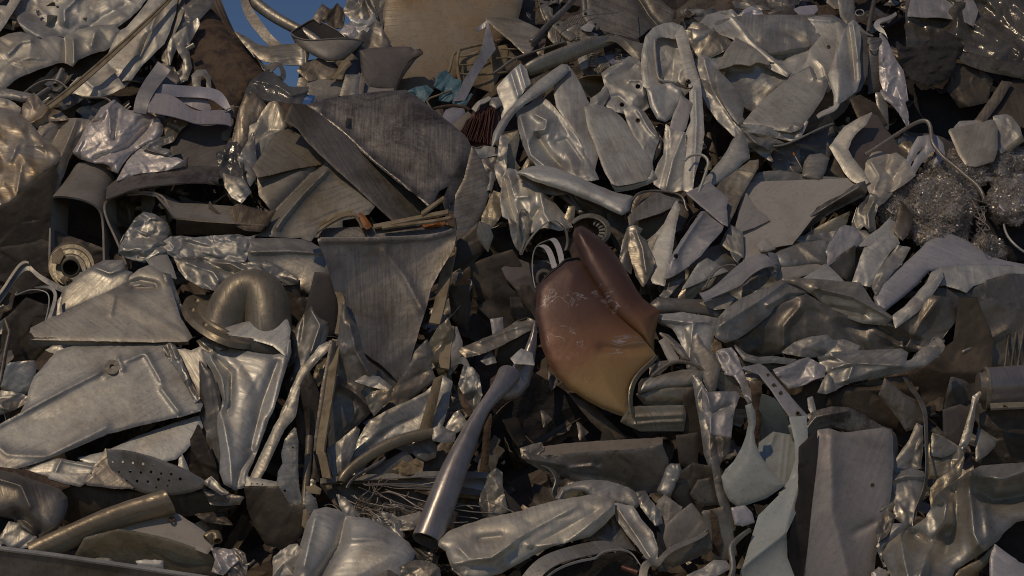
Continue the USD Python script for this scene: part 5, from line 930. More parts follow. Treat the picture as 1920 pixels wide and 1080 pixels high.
S('pale_sheet', 'pale grey folded sheet below the hopper, above the curved bar', 'metal sheet', 'tin', '694,790 730,770 770,752 800,736 822,716 830,706 846,716 838,760 828,798 790,806 740,818 700,836 668,864 650,888 656,866 676,820', d=60, g=(.05, .3), cr=.16, L=44, ang=-35, edge=(7, 6))
S('pale_sheet', 'lower pale sheet facet left of the curved bar', 'metal sheet', 'tin', '616,842 640,826 668,802 672,806 664,840 650,872 646,886 626,892 620,870', d=62, g=(0, .4), cr=.12)
S('tan_bar', 'flat tan bar standing under the right side of the hopper', 'bar', 'wood', '816,712 828,706 806,800 796,860 784,858 790,800', d=74, g=(-.1, .6), cr=.02)
S('grimy_sheet', 'grimy yellowed pleated sheet below the right wooden strip', 'metal sheet', 'gold', '808,640 822,616 840,600 848,620 850,660 842,700 846,716 836,712 824,700 820,690 808,670', d=56, g=(0, .8), cr=.35, L=16, ang=85)
# hollow right of the hopper
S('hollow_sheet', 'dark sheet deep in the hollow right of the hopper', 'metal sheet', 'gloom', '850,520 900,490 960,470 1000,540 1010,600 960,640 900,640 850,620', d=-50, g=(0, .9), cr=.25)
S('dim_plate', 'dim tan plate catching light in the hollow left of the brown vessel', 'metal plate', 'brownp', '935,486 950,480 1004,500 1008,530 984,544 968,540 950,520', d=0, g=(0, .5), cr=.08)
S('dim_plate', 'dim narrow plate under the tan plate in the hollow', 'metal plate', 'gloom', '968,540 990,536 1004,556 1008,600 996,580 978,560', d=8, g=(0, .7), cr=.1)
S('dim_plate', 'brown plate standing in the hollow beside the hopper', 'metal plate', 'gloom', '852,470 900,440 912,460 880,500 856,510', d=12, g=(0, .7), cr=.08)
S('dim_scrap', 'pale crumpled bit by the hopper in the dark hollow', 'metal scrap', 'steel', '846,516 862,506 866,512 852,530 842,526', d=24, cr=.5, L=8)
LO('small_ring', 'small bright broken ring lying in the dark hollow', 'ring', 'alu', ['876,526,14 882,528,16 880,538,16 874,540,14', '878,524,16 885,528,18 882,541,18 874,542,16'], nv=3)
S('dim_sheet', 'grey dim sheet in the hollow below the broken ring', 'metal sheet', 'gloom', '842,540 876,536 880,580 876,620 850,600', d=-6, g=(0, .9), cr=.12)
# banding loops
for lab, q, w in (('curled steel banding loop left of the brown vessel, tall one', '978,478,60 972,440,70 970,410,76 976,394,78 988,396,76 990,420,72 984,450,70 976,476,66', 4.5), ('wide steel banding arch over the top of the brown vessel', '976,478,66 996,444,76 1020,420,80 1040,414,80 1056,424,78 1064,446,74 1060,470,66', 4.5)):
    ST('steel_banding', lab, 'metal band', 'tin', q, '%f,0,5' % (w * .4), n=50, th=1.2)
for lab, q in (('pale flat band curving down to the left rim of the brown vessel', '1012,460,92 1026,466,96 1034,482,98 1040,502,96'), ('second pale flat band right of the first, meeting the vessel rim', '1030,448,94 1042,454,98 1050,474,100 1054,496,98')):
    ST('pale_band', lab, 'metal band', 'galv', q, '5,-1.5,1', n=24)
TU('thin_hoop', 'thin wire hoop around the pale bands', 'wire', 'wire', '1004,540,60,1.4 998,500,66,1.4 1002,470,72,1.4 1014,456,76,1.4 1030,450,78,1.4')
LO('curl', 'small curled loop of band at the left rim of the brown vessel', 'metal band', 'tin', ['1006,530,70 1006,512,74 1016,504,78 1028,506,80 1034,516,80', '1010,532,76 1010,516,82 1018,510,86 1028,512,86 1032,520,84'], nv=3)
# toothed ring part
t = thing('toothed_ring', (1110, 430, 60), 'dark round part with a bright toothed inner ring above the brown vessel', 'machine part')
ring_a = np.linspace(-2.6, 1.7, 40)
LO('outer_band', None, None, 'tin', [' '.join('%f,%f,%f' % (1106 + 40 * math.cos(a), 432 + 32 * math.sin(a), 70) for a in ring_a), ' '.join('%f,%f,%f' % (1104 + 32 * math.cos(a), 434 + 25 * math.sin(a), 76) for a in ring_a), ' '.join('%f,%f,%f' % (1102 + 30 * math.cos(a), 434 + 24 * math.sin(a), 40) for a in ring_a)], nu=60, nv=9, kv=1, parent=t)
for k in range(9):
    a = -1.1 + k * .32
    TU('tooth', None, None, 'alu', '%f,%f,60,3 %f,%f,66,1.6' % (1104 + 29 * math.cos(a), 434 + 22 * math.sin(a), 1104 + 20 * math.cos(a), 434 + 14 * math.sin(a)), parent=t, sides=6)
S('dark_core', None, None, 'gloom', '1076,420 1090,408 1116,406 1134,424 1130,450 1110,460 1084,450', d=36, g=(0, .6), cr=.4, L=12, parent=t)
S('dark_sheet', 'dark sheet with an olive glint between the toothed ring and the folded box corner', 'metal sheet', 'gloom', '1140,400 1156,396 1176,420 1186,450 1180,490 1160,470 1146,440', d=30, g=(0, .7), cr=.2)
S('gold_sliver', 'short gold sliver left of the toothed ring', 'metal scrap', 'gold', '1056,420 1068,390 1076,388 1074,410 1062,434', d=56, g=(0, .5), cr=.1)
# brown vessel
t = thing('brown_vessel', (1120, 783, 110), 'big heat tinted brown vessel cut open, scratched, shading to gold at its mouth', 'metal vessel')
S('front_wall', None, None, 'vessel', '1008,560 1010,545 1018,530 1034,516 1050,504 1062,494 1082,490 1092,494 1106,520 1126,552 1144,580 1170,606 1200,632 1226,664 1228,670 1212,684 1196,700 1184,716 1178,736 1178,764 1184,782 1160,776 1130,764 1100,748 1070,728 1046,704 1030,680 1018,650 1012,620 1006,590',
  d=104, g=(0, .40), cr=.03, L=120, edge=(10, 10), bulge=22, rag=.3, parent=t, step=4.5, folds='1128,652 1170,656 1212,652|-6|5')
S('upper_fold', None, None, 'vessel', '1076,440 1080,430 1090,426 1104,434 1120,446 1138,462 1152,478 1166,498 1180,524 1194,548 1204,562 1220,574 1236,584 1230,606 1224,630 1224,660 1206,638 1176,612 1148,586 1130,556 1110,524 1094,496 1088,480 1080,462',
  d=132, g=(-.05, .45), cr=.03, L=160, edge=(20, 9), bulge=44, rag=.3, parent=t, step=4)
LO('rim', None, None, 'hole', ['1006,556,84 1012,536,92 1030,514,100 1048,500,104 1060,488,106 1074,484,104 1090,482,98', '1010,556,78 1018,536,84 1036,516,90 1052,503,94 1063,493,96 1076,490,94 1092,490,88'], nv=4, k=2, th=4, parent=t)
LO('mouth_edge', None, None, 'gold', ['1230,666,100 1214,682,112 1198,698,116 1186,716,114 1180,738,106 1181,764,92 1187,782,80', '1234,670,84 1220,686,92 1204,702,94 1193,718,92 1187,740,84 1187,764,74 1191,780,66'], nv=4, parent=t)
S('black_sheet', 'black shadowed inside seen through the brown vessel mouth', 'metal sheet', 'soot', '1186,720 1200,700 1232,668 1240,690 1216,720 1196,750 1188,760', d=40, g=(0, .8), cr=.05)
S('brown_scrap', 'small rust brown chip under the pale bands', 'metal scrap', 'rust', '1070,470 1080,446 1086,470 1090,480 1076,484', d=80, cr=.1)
# under the vessel
t = thing('bent_pipe', (870, 850, 110), 'polished steel pipe with a cut open lower end, kinked at its top, centre bottom', 'pipe')
TU('tube', None, None, 'pipe', '800,1014,76,25.5 827,944,96,24.5 852,880,112,21.5 876,826,122,17 896,784,130,13 914,756,132,11.5 934,732,124,15 954,704,108,21', sides=36, hollow=3, n=70, parent=t)
S('flattened_end', None, None, 'pipe', '936,742 952,708 966,684 984,660 996,630 1003,606 1004,640 1000,680 990,720 972,742 950,748', d=92, g=(-.4, .5), cr=.12, L=30, bulge=14, edge=(8, 6), parent=t)
S('kink', None, None, 'alu', '960,672 978,656 996,664 1000,682 984,680 966,680', d=126, g=(0, -.1), cr=.1, parent=t)
TU('inside', None, None, 'hole', '805,1000,76,21 819,964,86,21', sides=24, parent=t)
S('olive_strip', 'bright edged olive strip arching left from the polished pipe top', 'metal strip', 'tin', '862,656 900,640 938,624 968,606 990,598 1004,604 1000,614 980,624 950,640 930,650 900,662 874,668', d=74, g=(0, .0), cr=.2, L=24, folds='900,640 960,616 1000,606|6|4')
S('olive_sheet', 'dim olive sheet hanging beneath the arching strip', 'metal sheet', 'gloom', '930,652 970,630 1000,614 990,650 970,680 950,690 930,680', d=40, g=(0, .9), cr=.2)
S('pale_tab', 'pale upright tab in the hollow above the arching strip', 'metal tab', 'galv', '922,600 940,598 942,620 926,628', d=50, g=(0, .5), cr=.03)
S('pale_chip', 'small pale chip on the dark scrap under the arching strip', 'metal scrap', 'alu', '904,676 920,660 924,668 928,678 912,682', d=62, cr=.3, L=8)
S('rust_plank', 'rust orange strip standing in shade right of the polished pipe', 'metal strip', 'rust', '902,884 910,800 920,780 916,830 912,900 904,940', d=30, g=(0, .7), cr=.1)
S('torn_sheet', 'small torn grey sheet left of the polished pipe', 'metal sheet', 'tin', '862,720 870,690 884,690 896,706 902,740 894,760 880,770 866,748', d=66, g=(0, .5), cr=.35, L=14)
S('pale_sheet', 'pale yellowish narrow sheets between the hopper and the torn grey sheet', 'metal sheet', 'white', '846,660 856,616 864,640 866,672 852,690 844,700', d=60, g=(0, .5), cr=.2, L=16)
LO('tan_strip', 'bent bright topped strip left of the torn grey sheet', 'metal strip', 'tin', ['846,678,60 862,670,66 874,672,68 882,690,66 896,700,62', '846,690,50 862,682,56 870,686,58 876,700,56 890,712,52'], nv=4)
S('rust_scrap', 'rusty splintered scrap beside the polished pipe', 'metal scrap', 'rust', '860,730 872,750 886,774 880,778 866,756', d=78, cr=.3, L=8)
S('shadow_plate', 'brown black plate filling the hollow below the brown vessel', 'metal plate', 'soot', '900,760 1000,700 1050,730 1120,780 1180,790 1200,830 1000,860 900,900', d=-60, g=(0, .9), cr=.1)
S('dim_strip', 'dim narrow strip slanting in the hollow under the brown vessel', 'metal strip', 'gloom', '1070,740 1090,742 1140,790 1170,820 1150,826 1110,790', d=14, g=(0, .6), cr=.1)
for k, (x, y, lab) in enumerate([(1036, 712, 'tiny pale sliver hanging under the left of the brown vessel'), (1090, 806, 'tiny olive shard low in the hollow under the brown vessel'), (1022, 782, 'tiny dim shard in the middle of the hollow under the brown vessel')]):
    S('small_shard', lab, 'metal scrap', 'steel', '%d,%d %d,%d %d,%d' % (x - 6, y - 12, x + 10, y + 4, x - 2, y + 16), d=20, cr=.2, L=8)
S('ribbed_box', 'brown gold ribbed box end below the vessel mouth', 'metal box', 'gold', '1180,766 1196,764 1280,762 1284,776 1280,806 1200,806 1166,790', d=60, g=(0, .9), cr=.06, folds='1190,796 1230,792 1280,790|6|4;1190,782 1280,778|5|4', edge=(4, 4))
# ---------------------------------------------------------------- right of centre
# folded box corner group (1170-1300, 350-560)
t = thing('folded_box', (1230, 400, 80), 'open folded tin box corner with a dark mouth, right of the toothed ring', 'metal box')
S('top_flap', None, None, 'tin', '1180,408 1188,398 1204,382 1220,370 1234,364 1252,370 1270,376 1262,386 1240,396 1216,404 1192,412 1182,424', d=94, g=(0, -.05), cr=.05, parent=t, edge=(4, 4))
S('mouth', None, None, 'gloom', '1190,412 1216,406 1240,398 1264,384 1268,392 1250,424 1230,448 1214,456 1200,446 1190,430', d=58, g=(0, .9), cr=.04, parent=t)
S('right_wall', None, None, 'alu', '1268,380 1272,390 1264,430 1258,470 1250,510 1244,534 1226,530 1216,506 1224,476 1240,436 1254,406', d=92, g=(.25, .1), cr=.04, parent=t, edge=(4, 4))
S('left_wall', None, None, 'tin', '1210,456 1230,440 1244,424 1236,450 1226,478 1216,506 1212,488 1206,470', d=80, g=(.2, .3), cr=.05, parent=t)
TU('dark_hoop', 'dark rim of a round tin behind the folded box corner', 'rim', 'steel', '1180,400,70,2.4 1186,376,74,2.4 1200,362,76,2.4 1230,358,76,2.4 1270,364,76,2.4 1284,380,72,2.4 1290,396,68,2.4')
S('round_tin_sheet', 'dim round tin wall behind the folded box corner', 'metal sheet', 'steel', '1180,420 1182,390 1196,366 1230,358 1266,364 1284,380 1290,400 1276,430 1240,440', d=44, g=(0, .5), cr=.1)
S('grey_fin', 'grey upright fin sheet with a curled top, left of the folded box corner', 'metal sheet', 'tin', '1178,430 1190,424 1202,430 1196,440 1210,452 1220,476 1226,494 1220,512 1206,534 1196,520 1186,490 1180,462', d=98, g=(.1, .35), cr=.2, L=22, ang=75, edge=(5, 4), folds='1194,434 1206,470 1212,510|7|4')
S('grey_fin', 'thin dark sided fin immediately beside the upper fold of the brown vessel', 'metal sheet', 'steel', '1164,484 1170,450 1180,424 1190,430 1186,470 1182,510 1172,502', d=84, g=(-.3, .5), cr=.1)
# blue tinted leaf shaped sheets
S('bluish_sheet', 'blue tinted square ended sheet lying over the long leaf shaped sheet', 'metal sheet', 'galv', '1290,362 1312,352 1332,346 1348,360 1362,372 1360,390 1362,420 1356,418 1330,396 1308,378', d=112, g=(0, .05), cr=.05, edge=(3, 3))
S('leaf_sheet', 'long blue tinted leaf shaped sheet with a torn hole at its lower end', 'metal sheet', 'galv', '1316,398 1330,400 1356,420 1350,434 1330,456 1312,478 1290,496 1270,510 1256,518 1250,520 1254,500 1262,480 1280,450 1298,424', d=100, g=(.1, .0), cr=.12, L=40, ang=-50, edge=(4, 4), holes='1268,480,5', folds='1318,400 1290,440 1264,484|8|5')
S('torn_sheet', 'bright torn topped sheet rising behind the square ended bluish sheet', 'metal sheet', 'tin', '1344,354 1356,340 1376,326 1396,312 1406,304 1420,302 1420,314 1410,330 1400,346 1394,356 1386,372 1376,396 1364,420 1360,392 1362,374', d=92, g=(.15, .1), cr=.2, L=24, ang=-60, edge=(4, 4))
S('rolled_sheet', 'bright rounded sheet between the bolted post hook and the torn topped sheet', 'metal sheet', 'alu', '1308,356 1320,340 1338,320 1354,300 1366,282 1376,262 1390,250 1400,270 1404,296 1392,304 1380,318 1366,326 1350,342 1332,346 1312,352', d=88, g=(.1, .1), cr=.12, L=34, ang=-55, bulge=12, edge=(8, 6))
S('twisted_hem', 'curled lip of sheet where the bright panel hem meets the rolled sheet', 'metal sheet', 'tin', '1388,256 1396,240 1420,258 1450,262 1466,268 1450,276 1440,284 1446,300 1430,290 1410,276', d=70, g=(0, .5), cr=.45, L=16, folds='1396,246 1420,270 1440,280|9|4')
TU('dark_cable', 'curving thin edge wire under the bright broad panel', 'wire', 'tin', '1450,274,84,2 1480,268,86,2 1510,254,86,2 1540,240,86,2 1562,232,84,2')
S('dark_sheet', 'shaded olive sheet under the twisted hem, above the cream torn panel', 'metal sheet', 'steel', '1440,262 1500,262 1560,240 1566,270 1550,300 1510,330 1460,330 1440,300', d=-10, g=(0, .8), cr=.15)
S('olive_fold', 'dim folded olive sheet below the twisted hem', 'metal sheet', 'steel', '1446,268 1480,266 1496,280 1500,320 1470,330 1450,310', d=16, g=(0, .8), cr=.25, L=20)
# cream torn panel
t = thing('cream_plate', (1480, 400, 70), 'large cream panel with pencil like scribbles and a torn notch, centre right', 'metal plate')
S('face', None, None, 'white', '1400,352 1412,344 1450,342 1500,340 1560,338 1600,336 1614,340 1606,350 1580,368 1552,384 1520,410 1500,436 1484,456 1466,458 1450,462 1430,480 1396,496 1392,440 1388,430 1430,416 1442,410 1420,396 1408,378 1402,366 1390,420 1382,424 1388,390', d=72, g=(.0, .0), cr=.03, L=120, edge=(3, 4), parent=t, rag=.5)
S('torn_flap', None, None, 'white', '1400,366 1408,380 1420,396 1436,406 1440,412 1414,424 1390,432 1382,430 1388,400', d=82, g=(-.1, .05), cr=.05, edge=(2, 3), parent=t, rag=.4)
S('top_curl', None, None, 'tin', '1400,346 1410,332 1430,324 1460,322 1490,326 1520,332 1560,334 1600,334 1590,338 1500,341 1440,344', d=66, g=(0, .7), cr=.08, parent=t)
S('dark_tear', 'dark shadow triangle in the torn notch of the cream panel', 'metal sheet', 'gold', '1390,434 1416,424 1442,416 1448,424 1420,432 1392,444', d=56, g=(0, .5), cr=.05)
S('cone_scrap', 'little cream curled cone at the foot of the cream panel', 'metal scrap', 'white', '1422,460 1434,448 1444,458 1450,466 1440,470 1428,470', d=84, bulge=6, cr=.05)
S('rolled_tube', 'dark glossy rolled sheet below the right edge of the cream panel', 'metal sheet', 'dark', '1454,470 1470,450 1490,424 1512,406 1540,386 1580,366 1606,346 1620,342 1624,356 1618,366 1590,380 1560,396 1530,414 1500,440 1478,462', d=66, g=(0, .9), cr=.1, L=40, ang=-35, folds='1462,464 1520,406 1612,350|14|6;1480,462 1550,400 1616,366|-9|6', edge=(7, 5))
S('gold_sheet', 'brass coloured sheet in shade under the dark rolled sheet', 'metal sheet', 'gold', '1456,474 1490,456 1530,430 1568,410 1590,400 1584,424 1560,446 1540,460 1510,458 1480,466', d=44, g=(0, .8), cr=.12)
S('grey_flap', 'upright grey flap ending in a curl left of the cream panel foot', 'metal sheet', 'tin', '1354,456 1362,440 1370,424 1390,436 1392,460 1392,480 1380,474 1366,466', d=84, g=(.1, .2), cr=.12, edge=(4, 4))
LO('grey_curl', 'open dark curl under the upright grey flap', 'metal strip', 'tin', ['1368,466,70 1378,472,76 1392,482,76', '1370,476,78 1376,486,82 1384,492,80', '1374,484,66 1384,494,66 1392,498,66'], nv=10)
S('post_scrap', 'grey rounded stub between the curved flap sheet and the cream panel', 'pipe', 'tin', '1506,330 1510,304 1520,292 1540,290 1552,298 1546,320 1536,336', d=70, bulge=16, cr=.05)
t = thing('orange_tipped_rod', (1498, 306, 56), 'thin rod with an orange tip in the dark hollow left of the grey stub', 'rod')
TU('rod', None, None, 'tin', '1489,290,60,2 1498,306,56,2 1504,318,50,2', parent=t)
TU('tip', None, None, 'orange', '1488,287,62,2.6 1490,293,60,2.6', parent=t)
S('dark_sheet', 'rust edged dark bracket under the curved flap sheet', 'metal bracket', 'gloom', '1560,320 1570,290 1580,290 1590,310 1612,334 1606,336 1580,334', d=62, g=(0, .4), cr=.1)
# loop strap and crumples beneath
t = thing('looped_strap', (1400, 520, 110), 'pale flat strap doubled back in a loop at its upper right end', 'metal strap')
LO('front_run', None, None, 'galv', ['1311,549,120 1340,536,120 1366,512,122 1390,492,124 1410,480,126 1430,476,128 1444,484,126 1453,496,118', '1322,566,120 1350,552,120 1386,536,122 1404,520,124 1424,506,126 1440,500,126 1450,500,120 1456,506,112'], nv=6, parent=t)
LO('back_run', None, None, 'galv', ['1453,496,116 1460,500,100 1456,514,92 1444,520,88', '1440,474,112 1456,478,96 1462,494,86 1456,506,80'], nv=6, parent=t)
S('tin_sheet', 'shaded crumpled tin sheet showing behind the looped strap and the crushed cans', 'metal sheet', 'tin', '1236,540 1300,480 1360,456 1420,446 1500,446 1600,430 1650,440 1640,540 1560,540 1480,536 1400,560 1340,596 1260,584', d=30, g=(0, .35), cr=.4, L=40)
S('bright_cone', 'bright bent peak of sheet left of the looped strap', 'metal sheet', 'alu', '1282,540 1296,518 1310,496 1326,486 1342,496 1360,508 1340,516 1316,526 1296,534', d=84, g=(0, .0), cr=.12, L=26, edge=(5, 4))
S('rust_mouth', 'rusty edged dark opening under the bright bent peak', 'metal scrap', 'gold', '1284,540 1300,532 1320,524 1344,514 1330,536 1310,546 1294,560 1270,562', d=70, g=(0, .6), cr=.15)
TU('thin_hoop', 'thin curved strip hooping from the bright peak to the looped strap', 'metal strip', 'tin', '1322,540,94,1.6 1340,510,98,1.6 1360,498,100,1.6 1380,498,100,1.6')
S('crumpled_scrap', 'small crumpled scraps left of the bright bent peak', 'metal scrap', 'tin', '1240,554 1256,532 1272,518 1280,524 1262,542 1250,558', d=76, cr=.5, L=9)
S('crumpled_scrap', 'brown twisted scrap knot tucked under the looped strap', 'metal scrap', 'gold', '1396,536 1410,522 1430,516 1440,522 1430,532 1410,546 1394,554', d=80, cr=.7, L=8)
S('tin_can_body', 'flattened shiny tin can body above the wide crumpled sheet', 'metal can', 'tin', '1450,480 1464,472 1500,458 1530,454 1550,452 1554,462 1548,484 1550,494 1530,492 1500,496 1470,500 1458,496', d=84, g=(0, .15), cr=.1, L=30, bulge=12, edge=(6, 5))
S('tin_can_body', 'pale flat lower piece of crushed can under the flattened can', 'metal can', 'white', '1458,508 1474,500 1504,498 1534,494 1548,498 1530,508 1500,516 1480,522 1460,522', d=80, g=(0, .1), cr=.1)
S('printed_can', 'upright crumpled can with grey swirled print right of the flattened can', 'metal can', 'galv', '1550,470 1560,452 1574,430 1586,424 1600,428 1612,440 1616,450 1600,464 1580,476 1564,488 1552,496 1554,480', d=92, g=(.05, .1), cr=.14, L=24, edge=(6, 5))
S('olive_sheet', 'shaded olive facet beneath the printed can', 'metal sheet', 'steel', '1552,498 1566,488 1582,476 1602,464 1600,500 1590,530 1570,520', d=74, g=(-.2, .8), cr=.1)
S('bright_wedge', 'bright flat triangle between the flattened can and the olive facet', 'metal sheet', 'alu', '1506,524 1530,508 1548,496 1562,510 1580,528 1570,532 1540,528', d=86, g=(0, -.05), cr=.04)
S('bent_plate', 'bent bright plate with an orange lower edge below the twisted rope sheet', 'metal plate', 'alu', '1614,460 1630,444 1650,430 1668,412 1680,420 1686,440 1670,446 1650,450 1630,458', d=92, g=(0, .0), cr=.06, edge=(4, 4), rag=.5)
S('olive_tab', 'grey olive pointed tab standing before the largest lump of turnings', 'metal tab', 'steel', '1676,430 1684,410 1690,380 1696,386 1708,402 1712,404 1700,440 1692,448 1684,440', d=110, g=(0, .3), cr=.06)
S('specked_strip', 'pale strip with black specks running down between the can and the curved plate', 'metal strip', 'alu', '1600,528 1610,500 1622,466 1650,448 1680,444 1684,456 1668,470 1654,490 1642,512 1630,536', d=88, g=(.1, .1), cr=.16, L=20, ang=-60)
S('crumpled_strip', 'creased pale strip immediately right of the specked strip', 'metal strip', 'tin', '1636,536 1650,506 1664,486 1684,462 1704,466 1690,490 1672,510 1656,530 1644,552', d=90, g=(.1, .1), cr=.4, L=14)
S('curved_plate', 'smooth brushed curved plate below the lumps of turnings, on the right', 'metal plate', 'galv', '1640,560 1650,530 1672,510 1700,494 1724,472 1744,450 1760,434 1780,440 1810,452 1836,468 1856,484 1880,490 1930,500 1960,506 1960,520 1900,498 1860,500 1800,500 1770,504 1740,506 1720,530 1700,548 1660,580 1646,574', d=82, g=(.0, .05), cr=.03, L=100, edge=(5, 6), bulge=14)
# huge crumpled sheet right
t = thing('wide_crumpled_sheet', (1600, 600, 80), 'very wide crumpled sheet with a pointed V fold, right of the brown vessel', 'metal sheet')
S('left_hump', None, None, 'tin', '1338,614 1346,600 1364,580 1390,562 1420,548 1450,536 1468,524 1490,522 1520,526 1516,548 1500,560 1470,566 1452,574 1440,590 1420,606 1400,622 1380,634 1360,640 1344,632', d=100, g=(-.05, .3), cr=.14, L=50, ang=-25, edge=(9, 7), parent=t, folds='1440,572 1480,548 1512,548|8|6;1350,610 1420,566 1470,530|8|9')
S('middle_flap', None, None, 'tin', '1470,524 1500,524 1540,526 1580,530 1612,532 1622,548 1632,564 1650,580 1670,594 1676,598 1660,604 1660,608 1620,604 1590,594 1560,580 1536,560 1516,544 1494,532', d=104, g=(0, .5), cr=.14, L=50, ang=25, edge=(8, 7), parent=t, folds='1530,540 1600,556 1672,596|9|6;1560,576 1620,590|-7|6')
S('v_fold', None, None, 'alu', '1676,592 1700,574 1722,550 1740,530 1752,512 1764,508 1766,520 1750,546 1736,568 1716,586 1694,602 1680,612', d=106, g=(.1, .1), cr=.2, L=26, ang=-45, edge=(6, 5), parent=t)
S('shaded_body', None, None, 'steel', '1344,634 1366,640 1400,624 1440,590 1470,570 1510,552 1560,582 1620,606 1662,608 1690,606 1720,586 1750,556 1780,560 1790,600 1760,640 1720,656 1660,664 1600,668 1540,664 1480,660 1440,664 1410,672 1380,660', d=66, g=(0, .85), cr=.22, L=54, ang=15, parent=t, folds='1500,576 1470,610 1470,650|10|6;1640,620 1690,650 1740,660|8|6;1760,560 1730,600 1700,650|9|6')
S('lower_glint', None, None, 'tin', '1470,660 1490,644 1520,634 1550,630 1562,640 1580,638 1610,650 1604,660 1560,664 1510,668', d=84, g=(0, .2), cr=.25, L=24, parent=t)
S('right_ridge', None, None, 'alu', '1740,530 1748,512 1764,504 1800,500 1850,500 1900,502 1960,508 1960,516 1900,510 1880,516 1850,526 1824,534 1812,546 1796,540 1770,532 1754,534', d=100, g=(0, .05), cr=.16, L=34, ang=5, edge=(6, 5), parent=t)
S('right_shade', None, None, 'steel', '1750,540 1790,546 1816,546 1850,528 1890,516 1960,516 1960,640 1900,640 1850,600 1830,560 1810,580 1790,600 1770,620 1740,600', d=60, g=(0, .9), cr=.24, L=50, ang=40, parent=t)
S('curving_sheet', 'long crumpled sheet curving up at its right end below the wide crumpled sheet', 'metal sheet', 'tin', '1536,672 1560,662 1600,660 1650,658 1690,656 1700,662 1696,680 1710,676 1730,660 1750,650 1768,640 1764,660 1740,680 1700,694 1660,702 1620,710 1590,716 1564,730 1552,734 1546,720 1556,700 1544,690', d=94, g=(0, .2), cr=.2, L=34, ang=-5, edge=(7, 6), folds='1560,690 1600,680 1690,684|8|5;1590,712 1600,684 1560,668|7|5')
S('flaked_patch', 'flaking peeling paint at the right end of the long curving sheet', 'metal scrap', 'white', '1706,680 1720,664 1740,648 1756,634 1766,640 1770,652 1758,668 1736,680 1716,686', d=104, g=(0, .2), cr=.7, L=6, rag=2)
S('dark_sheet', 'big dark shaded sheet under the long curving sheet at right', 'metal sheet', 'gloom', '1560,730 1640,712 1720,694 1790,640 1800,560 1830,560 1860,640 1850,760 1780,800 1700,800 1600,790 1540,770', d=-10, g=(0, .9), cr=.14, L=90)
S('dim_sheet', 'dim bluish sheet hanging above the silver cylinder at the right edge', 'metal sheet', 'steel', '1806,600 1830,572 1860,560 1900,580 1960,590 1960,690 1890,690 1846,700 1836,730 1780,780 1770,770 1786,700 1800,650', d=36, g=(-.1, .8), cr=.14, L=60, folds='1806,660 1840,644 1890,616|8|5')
for k in range(4):
    TU('thin_rib', ['leftmost', 'second', 'third', 'rightmost'][k] + ' of four thin dark ribs just above the silver cylinder', 'rod', 'steel', '%d,600,44,2.4 %d,640,44,2.4 %d,690,42,2.4' % (1896 + k * 14, 1890 + k * 13, 1884 + k * 12))
t = thing('silver_cylinder', (1880, 726, 110), 'polished silver cylinder entering from the right edge with a brass coloured collar', 'cylinder')
TU('barrel', None, None, 'pipe', '1846,728,112,36 1960,720,112,36', sides=48, n=6, parent=t, hollow=3)
TU('nose', None, None, 'pipe', '1834,727,112,26 1848,727,112,28', sides=40, n=4, parent=t)
TU('collar', None, None, 'gold', '1845,728,112,37.5 1850,728,112,37.5', sides=48, n=3, parent=t)
LO('bracket', None, None, 'gold', ['1856,756,120 1900,754,122 1960,752,122', '1858,766,124 1900,764,126 1960,762,126'], nv=4, th=4, parent=t)
TU('screw', None, None, 'cast', '1884,761,136,4 1884,761,124,4', parent=t, hollow=1.5)
S('white_rod_scrap', 'thin pale edge of sheet hanging below the silver cylinder', 'metal strip', 'tin', '1826,744 1838,736 1834,744 1828,756 1824,790 1818,820 1806,846 1790,880 1784,890 1796,850 1812,800 1822,764', d=84, g=(.2, .4), cr=.1)
# middle column under the wide sheet
S('pale_sheet', 'pale cross shaped folded sheet right of the brown vessel', 'metal sheet', 'alu', '1232,592 1280,588 1330,596 1356,600 1344,612 1336,630 1330,650 1334,680 1320,700 1310,690 1300,700 1290,690 1284,660 1278,640 1264,616 1240,602', d=78, g=(.05, .3), cr=.18, L=36, edge=(6, 5), folds='1240,598 1290,604 1330,602|8|5;1300,610 1294,650 1292,690|7|5')
S('glossy_bar', 'dark glossy horizontal bar sheet above the pale cross shaped sheet', 'metal sheet', 'steel', '1220,572 1234,560 1270,562 1320,564 1366,562 1360,580 1350,598 1320,592 1260,584 1228,588', d=84, g=(0, .5), cr=.08, bulge=14, edge=(7, 5))
S('pale_flap', 'pale flap lying across the dark horizontal bar sheet', 'metal sheet', 'alu', '1316,568 1340,562 1368,556 1374,560 1362,576 1340,578', d=98, g=(0, .1), cr=.1)
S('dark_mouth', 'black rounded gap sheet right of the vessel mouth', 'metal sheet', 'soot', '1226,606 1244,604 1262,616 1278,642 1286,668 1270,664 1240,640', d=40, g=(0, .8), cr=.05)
S('white_stick', 'pale short stick leaning right of the vessel mouth', 'metal strip', 'white', '1238,640 1246,636 1270,670 1272,676 1256,676', d=88, g=(.2, .2), cr=.02)
S('grey_sheet', 'grey blade shaped sheet beside the pale short stick', 'metal sheet', 'steel', '1240,626 1252,630 1276,650 1290,672 1282,670 1262,650', d=80, g=(.1, .4), cr=.04)
t = thing('ribbed_hose', (1270, 680, 100), 'thin ribbed hose arched right of the vessel mouth', 'hose')
hp = np.array(nums('1222,706,92 1236,694,98 1252,684,102 1272,678,104 1296,682,102 1316,692,98 1326,702,94'))
put('core', *tube_mesh(np.hstack([hp, np.full((len(hp), 1), 2.6)]), sides=10), 'tan', t)
hs = spl(hp, 60); parts = []
for k in range(1, 59):
    tq = hs[k + 1] - hs[k - 1]; tq = tq / np.linalg.norm(tq)
    parts.append(tube_mesh(np.vstack([np.append(hs[k] - tq * .5, 3.6), np.append(hs[k] + tq * .5, 3.6)]), sides=10, n=2, k=1))
put('ribs', *join(parts), 'tan', t)
